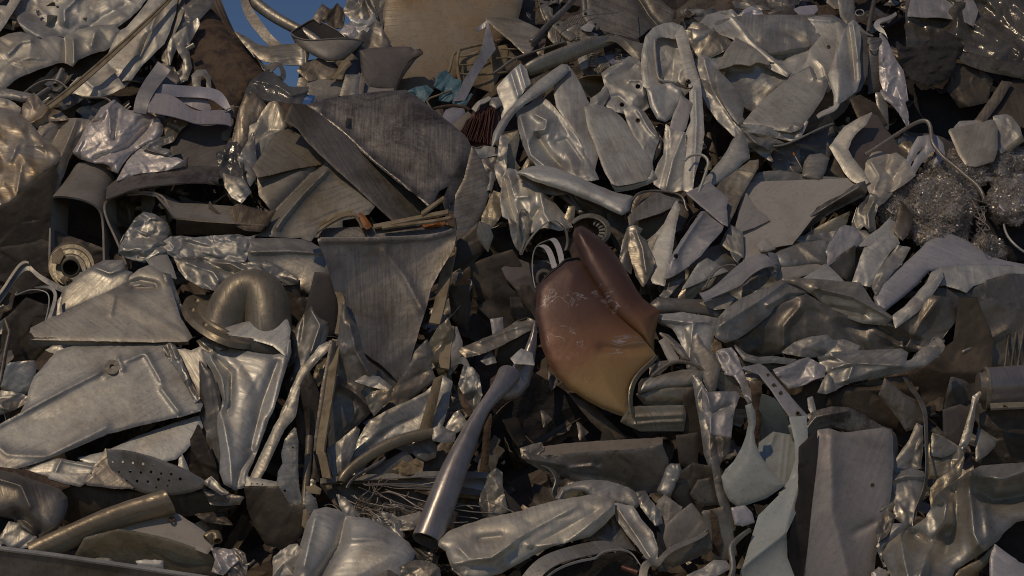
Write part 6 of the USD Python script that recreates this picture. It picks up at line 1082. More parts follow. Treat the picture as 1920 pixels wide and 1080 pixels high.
S('rounded_bar', 'bluish rounded bar below the ribbed hose, under the vessel mouth', 'metal sheet', 'tin', '1200,720 1206,712 1240,704 1280,696 1310,694 1320,700 1316,720 1290,724 1250,726 1210,732 1198,736', d=86, g=(0, .3), cr=.06, bulge=14, edge=(8, 5))
S('dim_bar', 'dim brown rounded bar beneath the bluish rounded bar', 'metal sheet', 'gold', '1196,740 1220,730 1260,726 1298,726 1298,760 1260,764 1210,758', d=66, g=(0, .9), cr=.1, bulge=10)
S('pale_scrap', 'pale scrap pieces at the left end of the ribbed hose', 'metal scrap', 'tin', '1220,690 1236,680 1254,678 1246,690 1230,706 1220,706', d=84, cr=.3, L=10)
S('olive_sheet', 'olive pointed blade sheet standing upright below the cross shaped sheet', 'metal sheet', 'steel', '1302,632 1306,628 1320,650 1336,664 1350,686 1346,700 1340,730 1332,736 1322,716 1312,680 1300,660', d=108, g=(.2, .5), cr=.05, rag=.5)
S('crinkled_sheet', 'crinkled light grey sheet with a bent neck right of the olive blade', 'metal sheet', 'galv', '1344,664 1352,656 1370,654 1380,666 1388,688 1394,704 1404,730 1412,756 1404,756 1396,740 1390,720 1378,704 1360,700 1350,690', d=98, g=(.1, .2), cr=.4, L=14, edge=(5, 4))
S('olive_hollow', 'olive shaded round fold below the crinkled light grey sheet', 'metal sheet', 'steel', '1340,704 1352,698 1378,702 1392,722 1390,736 1360,738 1346,724', d=82, g=(0, .8), cr=.1, bulge=-8)
t = thing('crushed_tin', (1350, 780, 110), 'crushed square tin tapering downwards with a pointed top rim, left of the pale green strap', 'metal tin')
S('front', None, None, 'galv', '1318,728 1326,738 1350,736 1380,736 1384,744 1374,770 1370,800 1368,820 1350,818 1334,816 1326,790 1320,760', d=112, g=(.1, .3), cr=.25, L=24, parent=t, edge=(5, 4), folds='1326,740 1334,770 1332,814|7|4;1334,774 1370,760|-8|6')
S('side', None, None, 'tin', '1300,706 1310,712 1322,730 1324,760 1332,810 1338,860 1330,872 1322,850 1316,800 1308,760', d=98, g=(.5, .4), cr=.15, parent=t)
S('lower', None, None, 'steel', '1334,818 1350,820 1368,822 1366,844 1350,866 1346,880 1336,870', d=102, g=(0, .7), cr=.3, L=16, parent=t)
t = thing('perforated_bar', (1460, 740, 130), 'flat bar with a row of four screw holes slanting down, above the pale green strap', 'metal bar')
S('bar', None, None, 'galv', '1396,690 1424,684 1434,690 1448,706 1470,732 1490,756 1510,778 1512,782 1494,790 1484,782 1466,758 1446,728 1424,700', d=128, g=(0, .1), cr=.0, parent=t, holes='1440,704,2.6 1451,723,3 1464,737,4 1496,775,3.4', edge=(1.5, 2), rag=.3, th=2.5)
for x, y in ((1440, 704), (1451, 723), (1496, 775)):
    TU('screw_ring', None, None, 'cast', '%d,%d,126,4.4 %d,%d,131,4.4' % (x, y, x, y), parent=t, hollow=1.8, sides=14, n=2)
S('crumpled_box', 'crumpled speckled box end right of the perforated bar', 'metal box', 'galv', '1452,694 1480,686 1500,676 1514,672 1530,680 1546,690 1544,704 1520,712 1500,722 1480,726 1470,716 1460,704', d=104, g=(.0, .15), cr=.25, L=26, edge=(7, 5))
S('curl_scrap', 'torn rusty curl at the head of the perforated bar', 'metal scrap', 'gold', '1400,700 1412,696 1424,706 1426,720 1412,724 1404,714', d=118, cr=.6, L=8)
S('rusty_post', 'brown corroded post hanging below the torn rusty curl', 'metal post', 'rust', '1410,724 1424,716 1428,750 1424,800 1420,850 1412,840 1414,780', d=88, g=(-.1, .7), cr=.2)
S('pale_hem', 'long pale hem line under the shaded body of the wide crumpled sheet', 'metal strip', 'tin', '1380,650 1400,666 1420,672 1450,670 1490,676 1486,682 1450,678 1420,680 1396,674', d=92, g=(0, .4), cr=.12)
S('shade_sheet', 'dark sheet behind the crumpled speckled box', 'metal sheet', 'gloom', '1376,670 1440,680 1500,690 1560,730 1560,780 1500,770 1440,720 1396,700', d=50, g=(0, .7), cr=.1)
S('bolt_scrap', 'little shiny bolt like scrap right of the perforated bar end', 'bolt', 'alu', '1516,748 1522,746 1528,770 1524,774 1518,766', d=112, cr=.1, L=8)
# ---------------------------------------------------------------- bottom left
S('hanging_sheet', 'tall bright draped sheet hanging in folds below the pipe elbow', 'metal sheet', 'alu', '376,646 390,662 400,656 430,656 480,664 512,668 534,664 542,640 544,660 534,690 522,730 512,764 500,790 488,824 478,850 470,870 462,890 466,910 440,916 422,906 414,886 416,850 410,800 410,770 420,750 412,730 402,700 388,676', d=84, g=(.1, .15), cr=.12, L=60, ang=85, edge=(10, 8), bulge=10, folds='396,668 416,710 424,750|12|5;404,672 434,700 430,760 424,776|-14|6;520,680 490,760 470,840|-12|9;416,776 430,850 436,910|7|6;474,850 452,880 444,910|-9|6')
S('bright_flap', 'bright folded top flap of the draped sheet with a dark underside band', 'metal sheet', 'alu', '406,626 430,614 460,606 490,602 516,600 538,602 542,616 540,640 534,664 512,646 470,634 430,630', d=108, g=(0, -.1), cr=.06, edge=(5, 4))
S('olive_strip', 'olive band of shade below the folded top flap', 'metal strip', 'steel', '404,628 430,632 470,636 512,648 534,666 512,668 470,660 430,650 408,644', d=98, g=(0, .9), cr=.05)
S('crumpled_tin', 'crinkled tin bits at the left end of the folded top flap', 'metal scrap', 'tin', '372,640 384,634 400,630 406,644 420,652 400,658 384,656', d=96, cr=.5, L=8)
S('shade_sheet', 'dark rounded fold in shade left of the draped sheet', 'metal sheet', 'steel', '376,680 396,700 410,740 414,780 412,840 414,890 400,900 370,880 350,850 366,800 378,770', d=50, g=(.3, .6), cr=.1, bulge=8)
S('pale_sheet', 'pale smooth sheet showing under the embossed panel', 'metal sheet', 'alu', '150,860 200,848 260,820 320,798 372,782 378,800 366,820 350,840 330,858 300,866 250,880 190,880', d=60, g=(.0, .05), cr=.05, edge=(5, 5))
S('dark_sheet', 'shaded sheet hollow below the pale smooth sheet', 'metal sheet', 'gloom', '300,862 350,842 372,800 400,860 410,910 370,920 330,890', d=36, g=(.2, .7), cr=.15)
S('round_tab', 'small bright pointed tab above the perforated sheet', 'metal tab', 'alu', '336,886 338,862 342,856 348,870 354,888', d=66, g=(0, .3), cr=.03)
# diagonal folds between draped sheet and wooden strip
S('diagonal_fold', 'rounded grey fold descending right of the draped sheet', 'metal sheet', 'tin', '548,640 560,610 572,590 584,578 590,590 600,600 612,606 614,622 604,650 590,672 580,690 566,730 556,760 542,790 540,740 552,700 560,664 550,668', d=66, g=(.2, .4), cr=.12, L=40, ang=-65, bulge=12, edge=(8, 6), folds='586,582 600,610 584,660|9|6;572,590 564,640|-7|5')
S('diagonal_fold', 'brown tinged bright fold beside the left wooden strip of the hopper', 'metal sheet', 'tin', '622,640 616,654 590,680 572,704 560,728 548,760 534,790 520,800 530,770 540,750 550,726 556,712 566,690 580,676 600,650', d=86, g=(.1, .2), cr=.12, L=30, ang=-60, edge=(5, 4))
S('long_fold', 'long pale rounded fold running down to a riveted foot beside the draped sheet', 'metal sheet', 'alu', '560,728 556,760 552,780 530,806 522,824 510,850 496,880 484,900 482,914 500,914 470,914 466,906 478,880 492,850 506,822 516,800 522,790 536,772 548,746', d=78, g=(.15, .2), cr=.14, L=34, ang=-60, edge=(6, 5))
S('brown_sheet', 'dark brown curved sheet in shade behind the left wooden strip', 'metal sheet', 'gloom', '560,730 580,700 598,740 602,780 596,830 576,860 560,820 556,780', d=40, g=(0, .8), cr=.1)
S('gold_curl', 'small gold banded curls tucked beside the wooden strip', 'metal scrap', 'gold', '594,690 604,676 616,672 614,690 606,706 598,720 590,704', d=56, cr=.5, L=9)
S('twisted_strip', 'grey pointed strip with rivet holes, twisted, left of the round post', 'metal strip', 'tin', '553,806 557,830 556,870 558,914 566,946 556,950 540,944 528,930 520,916 524,886 532,870 530,850 536,826', d=84, g=(.2, .5), cr=.12, L=30, holes='534,920,2.4 549,839,2', edge=(3, 3))
S('riveted_strip', 'riveted foot of pale sheet with small holes', 'metal strip', 'alu', '464,896 490,900 520,906 522,914 490,914 462,914', d=70, g=(0, .2), cr=.05, holes='472,907,1.6 482,907,1.6 492,908,1.6', rag=.3)
TU('round_post', 'thin olive round post standing left of the wooden strip', 'post', 'cast', '580,820,60,6.5 576,880,60,6.5 572,930,58,6.5 574,970,54,5', sides=14)
S('dark_drape', 'large dark olive draped sheet under the riveted foot', 'metal sheet', 'gloom', '460,914 520,914 540,946 560,950 572,948 576,960 570,990 556,1010 540,1030 500,1020 476,980 466,950', d=56, g=(0, .8), cr=.12, L=50, edge=(6, 6))
S('split_wood', 'small splintered wood piece at the foot of the post', 'wood', 'wood', '576,914 590,912 600,918 598,924 580,922', d=80, cr=.1)
S('wood_prong', 'pale wooden prong hooking down beside the dark draped sheet', 'wood', 'wood', '572,950 580,956 578,974 574,990 568,984 570,966', d=72, cr=.05)
S('grey_tab', 'grey leaf shaped tab right of the wooden prong', 'metal tab', 'tin', '576,924 590,936 594,952 590,962 580,964 574,946', d=82, g=(0, .5), cr=.06)
# perforated sheet
t = thing('perforated_sheet', (270, 890, 90), 'brown sheet pierced with rows of round holes, bent to a point at both ends', 'perforated sheet')
hol = '211,866,2.2 230,866,2.6 249,868,2.6 268,870,2.8 288,871,2.2 223,885,2 244,884,2.8 264,886,2.6 283,885,2.8 302,888,2.4 321,889,2.6 237,902,2.4 257,902,2.8 277,903,2.6 297,899,3 317,901,2.2 338,898,3.2 293,914,1.8 314,911,1.8 252,916,1.6'
S('pierced_face', None, None, 'steel', '202,844 230,846 256,850 290,860 320,872 350,884 376,898 384,904 376,914 360,920 330,926 300,926 270,922 246,914 230,900 214,884 205,868', d=96, g=(.05, .75), cr=.05, L=60, parent=t, holes=hol, edge=(3, 3), step=2.6, rag=.4)
S('left_facet', None, None, 'steel', '199,844 203,850 206,870 216,886 234,904 246,914 220,914 190,910 166,908 160,904 172,886 186,864', d=92, g=(.1, .3), cr=.06, parent=t, holes='184,875,2 171,888,2', edge=(3, 3))
S('right_tail', None, None, 'tin', '384,904 396,896 404,904 414,916 426,924 416,926 400,916 388,910', d=92, g=(.2, .3), cr=.1, parent=t)
S('shoe_sheet', 'pale bulged sheet with a seam band left of the perforated sheet', 'metal sheet', 'alu', '46,884 70,872 100,862 116,862 140,868 170,870 184,872 170,890 158,904 130,906 100,902 90,892 70,890', d=76, g=(0, .15), cr=.1, L=34, edge=(6, 5), folds='114,862 104,886|5|3;116,864 180,876|5|3')
S('pale_strip', 'pale blade of sheet under the seam band sheet', 'metal sheet', 'alu', '90,888 130,890 164,890 160,902 150,910 120,904 94,896', d=86, g=(0, .3), cr=.06, edge=(4, 3))
S('pink_strip', 'brownish red edge strip above the bulbous grey sheet', 'metal strip', 'rust', '0,878 50,884 90,896 130,910 112,918 80,908 40,894 -30,884', d=82, g=(0, .1), cr=.04)
S('bulbous_sheet', 'smooth bulbous grey sheet with a deep dimple at the left edge, lower left', 'metal sheet', 'steel', '-40,880 0,884 30,890 62,902 92,912 112,920 124,934 125,950 118,972 106,990 90,1000 76,1006 74,996 60,1002 40,990 30,972 0,966 -40,960', d=104, g=(.05, .15), cr=.06, L=70, bulge=36, edge=(14, 10), folds='30,966 50,978 74,998|-20|9;0,898 40,910 56,950|9|8')
S('grey_sheet', 'grey sheet foot beneath the bulbous sheet', 'metal sheet', 'tin', '0,1010 18,980 36,984 50,1000 66,1008 60,1024 20,1026', d=86, g=(0, .3), cr=.1)
S('black_scrap', 'dark blue black scrap at the left edge under the bulbous sheet', 'metal scrap', 'soot', '-30,962 10,966 24,976 10,1000 -30,1010', d=60, cr=.3)
t = thing('scuffed_pipe', (200, 980, 100), 'scuffed brown pipe with a squeezed open end, lower left', 'pipe')
TU('tube', None, None, 'cast', '60,1040,84,21 120,1012,94,20 180,985,102,20 240,962,108,20 290,948,112,21 317,940,114,22', sides=32, hollow=2.5, n=50, flat=.95, parent=t, dent=.03)
TU('inside', None, None, 'hole', '250,958,108,17 308,943,112,18', parent=t, sides=20)
S('dark_sheet', 'torn dark sheet behind the scuffed pipe', 'metal sheet', 'gloom', '110,925 135,908 170,912 220,922 280,926 340,930 380,924 420,928 450,932 440,950 400,960 340,966 250,950 180,960 120,990', d=40, g=(0, .8), cr=.15, L=50, rag=1.6)
S('torn_scrap', 'torn crinkled edge of dark sheet at the end of the dark draped sheet', 'metal scrap', 'steel', '384,922 410,926 436,930 454,934 448,944 420,946 396,944', d=64, g=(0, .4), cr=.4, L=12)
S('dim_scrap', 'dim curved scrap in the dark hollow right of the scuffed pipe', 'metal scrap', 'gloom', '366,962 380,952 404,956 420,968 432,982 410,980 384,976', d=30, cr=.25)
t = thing('tapered_cover', (320, 1000, 90), 'pale tapered sheet with a rusty rivet, lying under the scuffed pipe', 'metal sheet')
S('top', None, None, 'white', '222,992 260,980 300,968 326,962 340,970 370,990 392,1006 402,1016 396,1026 388,1036 372,1030 340,1018 300,1006 250,998', d=94, g=(0, .0), cr=.03, parent=t, edge=(4, 4))
S('front', None, None, 'gold', '222,994 260,1000 300,1008 340,1020 372,1032 390,1038 400,1050 404,1080 300,1076 220,1060 140,1046 160,1010', d=84, g=(0, .95), cr=.05, parent=t, edge=(4, 4))
tilted_disc('rivet', np.array([322, 974, 100.0]), np.array([0, -.5, 1.0]), 6, 2, 'rust', t, hole=2)
TU('nozzle', None, None, 'gold', '388,1012,98,10 402,1004,100,10 408,1014,100,8', parent=t, hollow=2)
S('crinkled_bits', 'crinkled foil bits at the right end of the tapered pale sheet', 'foil', 'foil', '398,1030 420,1030 436,1034 444,1050 430,1062 418,1076 400,1070 406,1050', d=96, cr=.8, L=8)
S('fringe', 'frayed wire fringe cluster beyond the crinkled foil bits', 'metal scrap', 'steel', '420,1036 440,1030 456,1040 462,1060 456,1090 430,1090 420,1066', d=84, cr=.8, L=6)
LO('wire_hook', 'tiny bright hook right of the frayed fringe', 'wire', 'wire', ['460,1058,86 474,1052,88 476,1050,88 466,1060,90', '462,1060,86 476,1054,88 478,1052,88 468,1062,90'], nv=2)
t = thing('box_edge', (150, 1050, 130), 'grey box beam edge with a pale top rim in the bottom left corner', 'metal beam')
LO('front_face', None, None, 'steel', ['-60,1020,134 100,1040,134 250,1062,134 420,1088,134', '-60,1120,50 100,1140,50 250,1160,50 420,1180,50'], nv=8, k=1, parent=t, th=3)
LO('rim', None, None, 'alu', ['-60,1016,130 100,1036,130 250,1058,130 420,1084,130', '-60,1022,137 100,1042,137 250,1064,137 420,1090,137'], nv=4, k=1, parent=t, th=3)
S('small_tab', 'small pale square tab standing on the box beam', 'metal tab', 'alu', '258,1054 266,1052 304,1053 304,1064 262,1060', d=120, g=(0, .4), cr=.02)
S('small_tab', 'low grey ragged tab left of the square tab on the box beam', 'metal tab', 'tin', '174,1050 190,1048 206,1049 212,1056 190,1054', d=118, g=(0, .3), cr=.05)
S('crumpled_can', 'small crumpled silver can in the dark gap at the bottom', 'metal can', 'alu', '514,1046 526,1036 544,1024 556,1022 564,1032 562,1060 558,1090 514,1090', d=84, g=(0, .4), cr=.4, L=14, edge=(7, 5))
# ---------------------------------------------------------------- bottom centre
S('bottom_sheet', 'big smooth pale sheet with a rounded left fold, below the tangle of wires', 'metal sheet', 'alu', '548,1100 556,1060 566,1020 578,980 590,958 612,953 634,958 652,970 668,972 690,974 716,988 740,1002 764,1018 776,1036 772,1050 760,1100', d=96, g=(.03, .1), cr=.06, L=80, bulge=24, edge=(14, 10), folds='646,974 636,1020 600,1080|-18|10;590,970 570,1060|8|10;660,1010 720,1010|5|8')
S('bottom_sheet', 'crumpled tin corner at the bottom beside the polished pipe mouth', 'metal sheet', 'tin', '690,1090 730,1070 752,1060 780,1052 806,1056 822,1066 826,1100 690,1100', d=106, g=(0, .1), cr=.4, L=20)
for lab, q, w, mt in (('flat tan strip lying above the tangle of wires', '600,902,66 660,896,70 740,892,72 820,888,72 900,890,68 920,892,66', 5, 'tin'), ('brown bar under the flat tan strip in the tangle', '604,906,60 680,902,64 780,912,64 900,924,58', 4, 'steel')):
    ST('flat_bar', lab, 'bar', mt, q, '0,%f,2' % w, n=30)
S('pale_bar', 'pale flat bar passing behind the polished pipe', 'metal strip', 'tin', '690,896 740,890 800,888 850,892 910,898 908,918 860,914 800,908 740,904 700,900', d=56, g=(0, .1), cr=.05)
S('brown_bar', 'brown plank piece beneath the pale flat bar', 'metal strip', 'gold', '840,912 900,920 900,934 862,930 836,926', d=52, g=(0, .5), cr=.04)
rsw2 = np.random.RandomState(41)
for k in range(34):
    x0 = rsw2.uniform(610, 740); y0 = rsw2.uniform(902, 960); L_ = rsw2.uniform(50, 240); a_ = rsw2.normal(.24, .3) if k > 10 else rsw2.uniform(-1.4, 1.4)
    if k <= 10: L_ *= .45; x0 = rsw2.uniform(660, 740); y0 = rsw2.uniform(920, 970)
    q = []
    for t_ in np.linspace(0, 1, 5):
        q.append((x0 + L_ * t_ * math.cos(a_) + rsw2.uniform(-9, 9), min(984, y0 + L_ * t_ * math.sin(a_) * .6 + 8 * math.sin(t_ * 3) + rsw2.uniform(-8, 8)), 78 + rsw2.uniform(-10, 14), rsw2.uniform(.8, 1.3)))
    q = np.array(q); q[:, 3] = q[0, 3]
    TU('loose_wire', 'thin stiff wire in the tangle behind the polished pipe', 'wire', 'wire', q, group='wires of the tangle behind the polished pipe', sides=6)
S('dark_scrap', 'dark bed of scrap below the tangle of wires', 'metal scrap', 'gloom', '604,910 700,904 800,920 920,930 1000,984 900,990 820,1000 740,990 680,970 640,960', d=26, g=(0, .5), cr=.3, L=20)
S('torn_tin', 'pale bent strip lying at the left of the wire tangle', 'metal strip', 'tin', '634,930 646,934 662,952 672,966 660,974 650,966 640,950', d=94, g=(0, .3), cr=.15)
S('torn_tin', 'small crumpled tin scraps under the wire tangle', 'metal scrap', 'tin', '700,970 716,960 730,964 752,976 754,1010 740,1006 722,996 706,986', d=88, cr=.35, L=12)
S('torn_tin', 'crumpled pale tin flap touching the left side of the polished pipe', 'metal scrap', 'alu', '746,972 764,968 786,962 784,976 774,990 752,992', d=92, cr=.4, L=10)
S('tin_lump', 'dark crumpled tin finger standing right of the wire tangle', 'metal scrap', 'tin', '904,926 912,910 918,890 930,880 940,888 940,912 946,940 952,958 930,966 906,966 900,944', d=86, g=(.1, .5), cr=.4, L=14)
S('black_fin', 'dark triangular fin right of the crumpled tin finger', 'metal scrap', 'gloom', '940,920 960,936 984,964 960,972 946,956', d=70, g=(0, .7), cr=.05)
TU('thin_wire', 'long thin wire crossing right of the crumpled tin finger', 'wire', 'wire', '908,938,96,1.2 940,950,96,1.2 970,964,94,1.2')
# curved bar and its clutter
t = thing('curved_bar', (740, 840, 90), 'curved tan half round bar sweeping up to the polished pipe', 'bar')
TU('bar', None, None, 'cast', '640,904,74,8 656,882,82,9 690,856,88,9.5 730,834,92,10 776,818,94,10 812,812,94,9', parent=t, sides=16, flat=.8)
S('ferrule', None, None, 'tin', '812,806 826,798 838,808 852,812 850,826 834,828 814,824', d=100, g=(0, .3), cr=.12, parent=t)
S('crumpled_tin', 'crumpled tin cap above the end of the curved bar', 'metal scrap', 'tin', '838,800 852,778 860,772 868,784 876,794 862,806 850,812', d=96, g=(.1, .2), cr=.3, L=12)
S('tan_sheet', 'dull tan sheet under the curved bar', 'metal sheet', 'steel', '670,896 700,880 740,858 760,846 780,870 760,886 720,894 690,898', d=60, g=(0, .5), cr=.08)
S('broken_bits', 'broken cream and grey bits under the right end of the curved bar', 'metal scrap', 'wood', '740,880 756,866 764,872 780,862 792,868 790,882 770,888 752,890', d=74, cr=.7, L=8)
S('grey_flap', 'grey ragged flap hanging beneath the curved bar end', 'metal sheet', 'tin', '776,826 806,824 818,838 814,856 800,862 784,860 776,846', d=66, g=(0, .5), cr=.15)
S('dark_sheet', 'dark sheet between the grey ragged flap and the polished pipe', 'metal sheet', 'gloom', '760,870 800,860 830,830 850,830 836,880 800,888', d=40, g=(0, .5), cr=.15)
TU('bark_strip', 'frayed cable with torn sheath under the curved bar', 'cable', 'dark', '650,916,84,3 670,892,88,3 700,874,90,3 722,858,90,2')
# channel box right of hollow
t = thing('open_tray', (1110, 860, 70), 'long open tray with a pale flat top edge and torn left lip, lower middle', 'metal tray')
S('top_edge', None, None, 'tan', '1000,856 1016,840 1060,834 1110,830 1180,826 1240,823 1240,834 1190,842 1130,846 1080,850 1040,854', d=88, g=(0, .0), cr=.02, parent=t, edge=(3, 3))
S('front', None, None, 'steel', '984,848 1000,856 1040,856 1100,850 1180,846 1240,836 1250,860 1254,890 1240,920 1180,926 1110,912 1050,890 1020,880 990,866', d=72, g=(0, .9), cr=.12, L=50, parent=t, folds='990,860 1040,868 1066,876 1110,872|10|6;1060,876 1120,868|-7|5')
S('torn_lip', None, None, 'tin', '978,842 996,836 1014,832 1018,842 1004,852 988,860 980,856', d=96, g=(0, .2), cr=.25, L=14, parent=t)
LO('curl', None, None, 'tin', ['1008,870,84 1026,876,84 1038,888,80 1042,904,76 1036,922,72 1046,940,66', '1016,868,70 1034,876,70 1046,890,66 1048,906,62 1044,922,58 1058,944,52'], nv=5, parent=t)
TU('rust_splinter', 'thin rusty splinter at the torn lip of the open tray', 'metal scrap', 'rust', '986,818,80,1.6 996,828,84,1.6 1006,836,86,1.6')
t = thing('rolled_hem_sheet', (1130, 930, 90), 'pale sheet with a rounded hem and hollow below the open tray', 'metal sheet')
S('hem', None, None, 'alu', '1044,934 1054,916 1080,906 1110,902 1140,904 1164,912 1184,920 1196,930 1200,944 1190,952 1170,944 1130,938 1112,930 1096,920 1074,918 1058,924 1050,940', d=98, g=(0, .1), cr=.14, L=34, edge=(8, 6), parent=t, bulge=8)
S('hollow', None, None, 'gold', '1052,936 1062,924 1080,920 1098,922 1110,932 1090,938 1064,942', d=70, g=(0, .8), cr=.05, parent=t)
S('crumpled_bits', 'crinkled tin folds right of the rolled hem', 'metal scrap', 'tin', '1196,924 1208,922 1216,936 1226,948 1236,960 1240,980 1230,984 1218,970 1204,950', d=96, cr=.4, L=14)
t = thing('long_crumpled_body', (1000, 990, 100), 'long bright crumpled sheet with a straight seam, along the bottom right of the polished pipe', 'metal sheet')
S('main', None, None, 'alu', '822,1012 846,996 880,984 912,974 950,966 980,960 1000,952 1030,944 1070,936 1110,930 1150,940 1150,962 1130,984 1106,1004 1080,1010 1050,1018 1020,1028 996,1040 970,1056 940,1072 900,1084 870,1082 850,1066 842,1046 838,1032 824,1022', d=104, g=(.02, .1), cr=.16, L=60, ang=-20, edge=(12, 9), bulge=16, parent=t, folds='850,1056 920,1046 970,1010 1020,980 1080,950|8|4;860,1026 880,1046 920,1046 960,1020|12|7;940,1006 900,1010|-8|7;990,1022 1060,1020 1148,948|9|6;1000,1024 1080,980 1140,948|-6|6')
S('right_pleats', None, None, 'alu', '1150,946 1160,946 1186,952 1200,974 1222,1000 1232,1030 1226,1052 1212,1044 1196,1022 1176,1000 1158,972', d=100, g=(.2, .1), cr=.16, L=26, ang=55, parent=t, edge=(6, 5), folds='1160,956 1196,1008 1220,1046|8|4')
S('under_fold', None, None, 'tin', '1094,1010 1116,992 1136,978 1150,966 1164,990 1182,1012 1190,1030 1160,1024 1130,1014', d=84, g=(0, .3), cr=.12, parent=t)
t = thing('arched_strip', (1100, 1040, 110), 'wide grey strip arched over a dark hollow at the bottom, right of centre', 'metal strip')
LO('band', None, None, 'tin', ['966,1100,110 990,1066,112 1016,1044,114 1050,1030,114 1096,1018,112 1136,1014,110 1160,1026,106', '1000,1110,118 1020,1076,122 1050,1056,124 1090,1044,122 1130,1036,118 1164,1032,112 1190,1044,104'], nv=8, parent=t)
LO('rim', None, None, 'alu', ['1020,1090,124 1050,1064,126 1090,1050,126 1118,1044,124 1130,1036,122 1164,1030,116 1186,1040,108 1200,1060,100', '1020,1094,120 1050,1068,122 1090,1054,122 1118,1048,120 1130,1039,118 1164,1033,112 1188,1044,104 1202,1064,96'], nv=3, parent=t)
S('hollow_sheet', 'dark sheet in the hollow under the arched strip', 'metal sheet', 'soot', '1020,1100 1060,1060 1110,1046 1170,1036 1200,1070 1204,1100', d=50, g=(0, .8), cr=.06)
TU('copper_pipe', 'short orange copper pipe end under the arched strip', 'pipe', 'copper', '1166,1064,100,4 1196,1074,104,4', hollow=1)
t = thing('tan_folded_sheet', (1290, 1000, 100), 'tan folded sheet with a rolled top edge, right of the arched strip', 'metal sheet')
S('face', None, None, 'tan', '1250,986 1270,966 1296,946 1312,966 1324,990 1320,1002 1300,1010 1270,1020 1254,1030 1246,1010', d=98, g=(-.1, .4), cr=.05, parent=t, edge=(4, 4))
S('lower', None, None, 'steel', '1236,1048 1256,1028 1290,1016 1326,996 1334,1030 1300,1046 1262,1062 1254,1056', d=92, g=(0, .7), cr=.08, parent=t)
LO('rolled_edge', None, None, 'tin', ['1198,1090,104 1202,1060,108 1214,1050,110 1226,1052,110 1240,1040,112 1262,1022,112 1290,1012,112 1314,1000,112 1326,990,110', '1216,1096,110 1214,1072,114 1222,1060,116 1234,1062,116 1248,1046,118 1270,1030,118 1296,1018,118 1316,1008,118 1328,998,116'], nv=6, parent=t)
S('tan_neck', 'pale tan torn neck of sheet above the tan folded sheet', 'metal sheet', 'tan', '1228,960 1236,940 1246,930 1260,940 1276,952 1270,966 1254,980 1246,1004 1238,990 1230,976', d=88, g=(.1, .3), cr=.15)
S('grey_finger', 'grey rounded finger of sheet above the tan neck', 'metal sheet', 'tin', '1234,920 1244,900 1250,880 1258,872 1272,872 1276,882 1268,900 1256,924 1248,934', d=84, g=(.1, .5), cr=.2, L=18, bulge=6)
S('grey_plate', 'dim grey plate right of the grey finger', 'metal plate', 'steel', '1270,892 1296,872 1300,890 1298,940 1284,950 1262,930', d=56, g=(0, .8), cr=.08)
S('dark_tab', 'dark rounded tab with two rivets behind the tan folded sheet', 'metal tab', 'steel', '1296,926 1310,902 1330,898 1344,920 1346,944 1310,946', d=62, g=(0, .7), cr=.03, holes='1304,938,2 1322,938,2')
t = thing('streaked_post', (1340, 1000, 90), 'grey flat post with a rust streak and white pin, left of the green strap', 'metal post')
S('post', None, None, 'tin', '1318,962 1330,958 1358,952 1366,980 1372,1000 1380,1040 1356,1052 1340,1050 1330,1010', d=88, g=(0, .6), cr=.04, parent=t)
S('rust_streak', None, None, 'rust', '1334,960 1342,966 1346,990 1352,1016 1348,1040 1338,1034 1338,1000', d=93, g=(0, .6), cr=.05, parent=t)
TU('pin', None, None, 'alu', '1318,962,98,4 1332,960,100,4', parent=t)
S('bright_corner', 'bright torn corner at the foot of the rusty streaked post', 'metal scrap', 'alu', '1320,1066 1340,1052 1360,1054 1368,1064 1350,1074 1310,1090 1280,1100 1290,1080', d=104, g=(0, .1), cr=.15)
TU('bent_rod', 'bent grey rod standing left of the pale green strap at the bottom', 'rod', 'tin', '1364,1090,104,5 1374,1060,106,5 1370,1034,106,5 1376,1018,106,5 1394,1002,104,4 1406,994,102,4')
S('grey_square', 'small grey square plate below the curled pale green strap', 'metal plate', 'galv', '1374,954 1396,950 1408,962 1412,978 1392,984 1380,982', d=88, g=(0, .4), cr=.02)
S('rail_strip', 'worn speckled strip running down beside the curled pale green strap', 'metal strip', 'steel', '1334,860 1342,858 1352,900 1366,950 1380,980 1376,992 1360,970 1346,930', d=86, g=(-.1, .5), cr=.1)
S('square_tube', 'dark square tube end below the crushed tin', 'metal tube', 'gloom', '1270,818 1306,814 1306,870 1300,876 1276,870', d=50, g=(0, .7), cr=.03)
S('dark_plate', 'dark brown panel between the vessel box end and the crushed tin', 'metal panel', 'gloom', '1284,740 1308,720 1320,800 1316,850 1300,820 1280,806', d=58, g=(0, .8), cr=.08)
# ---------------------------------------------------------------- bottom right
t = thing('green_strap', (1430, 930, 100), 'wide pale green painted strap curled into a loop and falling to the bottom', 'metal strap')
S('back_run', None, None, 'green', '1430,742 1450,749 1466,768 1478,793 1487,820 1466,814 1450,812 1440,822 1426,830 1422,800 1424,770', d=74, g=(.3, 1.5), cr=.02, edge=(2, 3), parent=t, rag=.3)
S('inner_face', None, None, 'green', '1425,832 1450,812 1486,818 1493,838 1493,862 1488,888 1478,905 1466,909 1446,886 1424,856', d=98, g=(-.25, -.2), cr=.02, edge=(4, 4), parent=t, rag=.3, folds='1452,814 1440,850|4|3;1470,816 1462,896|2|2;1480,818 1472,900|2|2')
S('left_run', None, None, 'green', '1400,762 1408,759 1414,774 1415,794 1411,812 1414,832 1424,856 1446,886 1468,910 1436,932 1386,949 1370,938 1360,918 1355,894 1362,882 1378,866 1392,842 1401,818 1406,792', d=126, g=(.12, .55), cr=.02, edge=(4, 6), parent=t, rag=.3, bulge=10, folds='1402,800 1390,850 1360,890|-7|10')
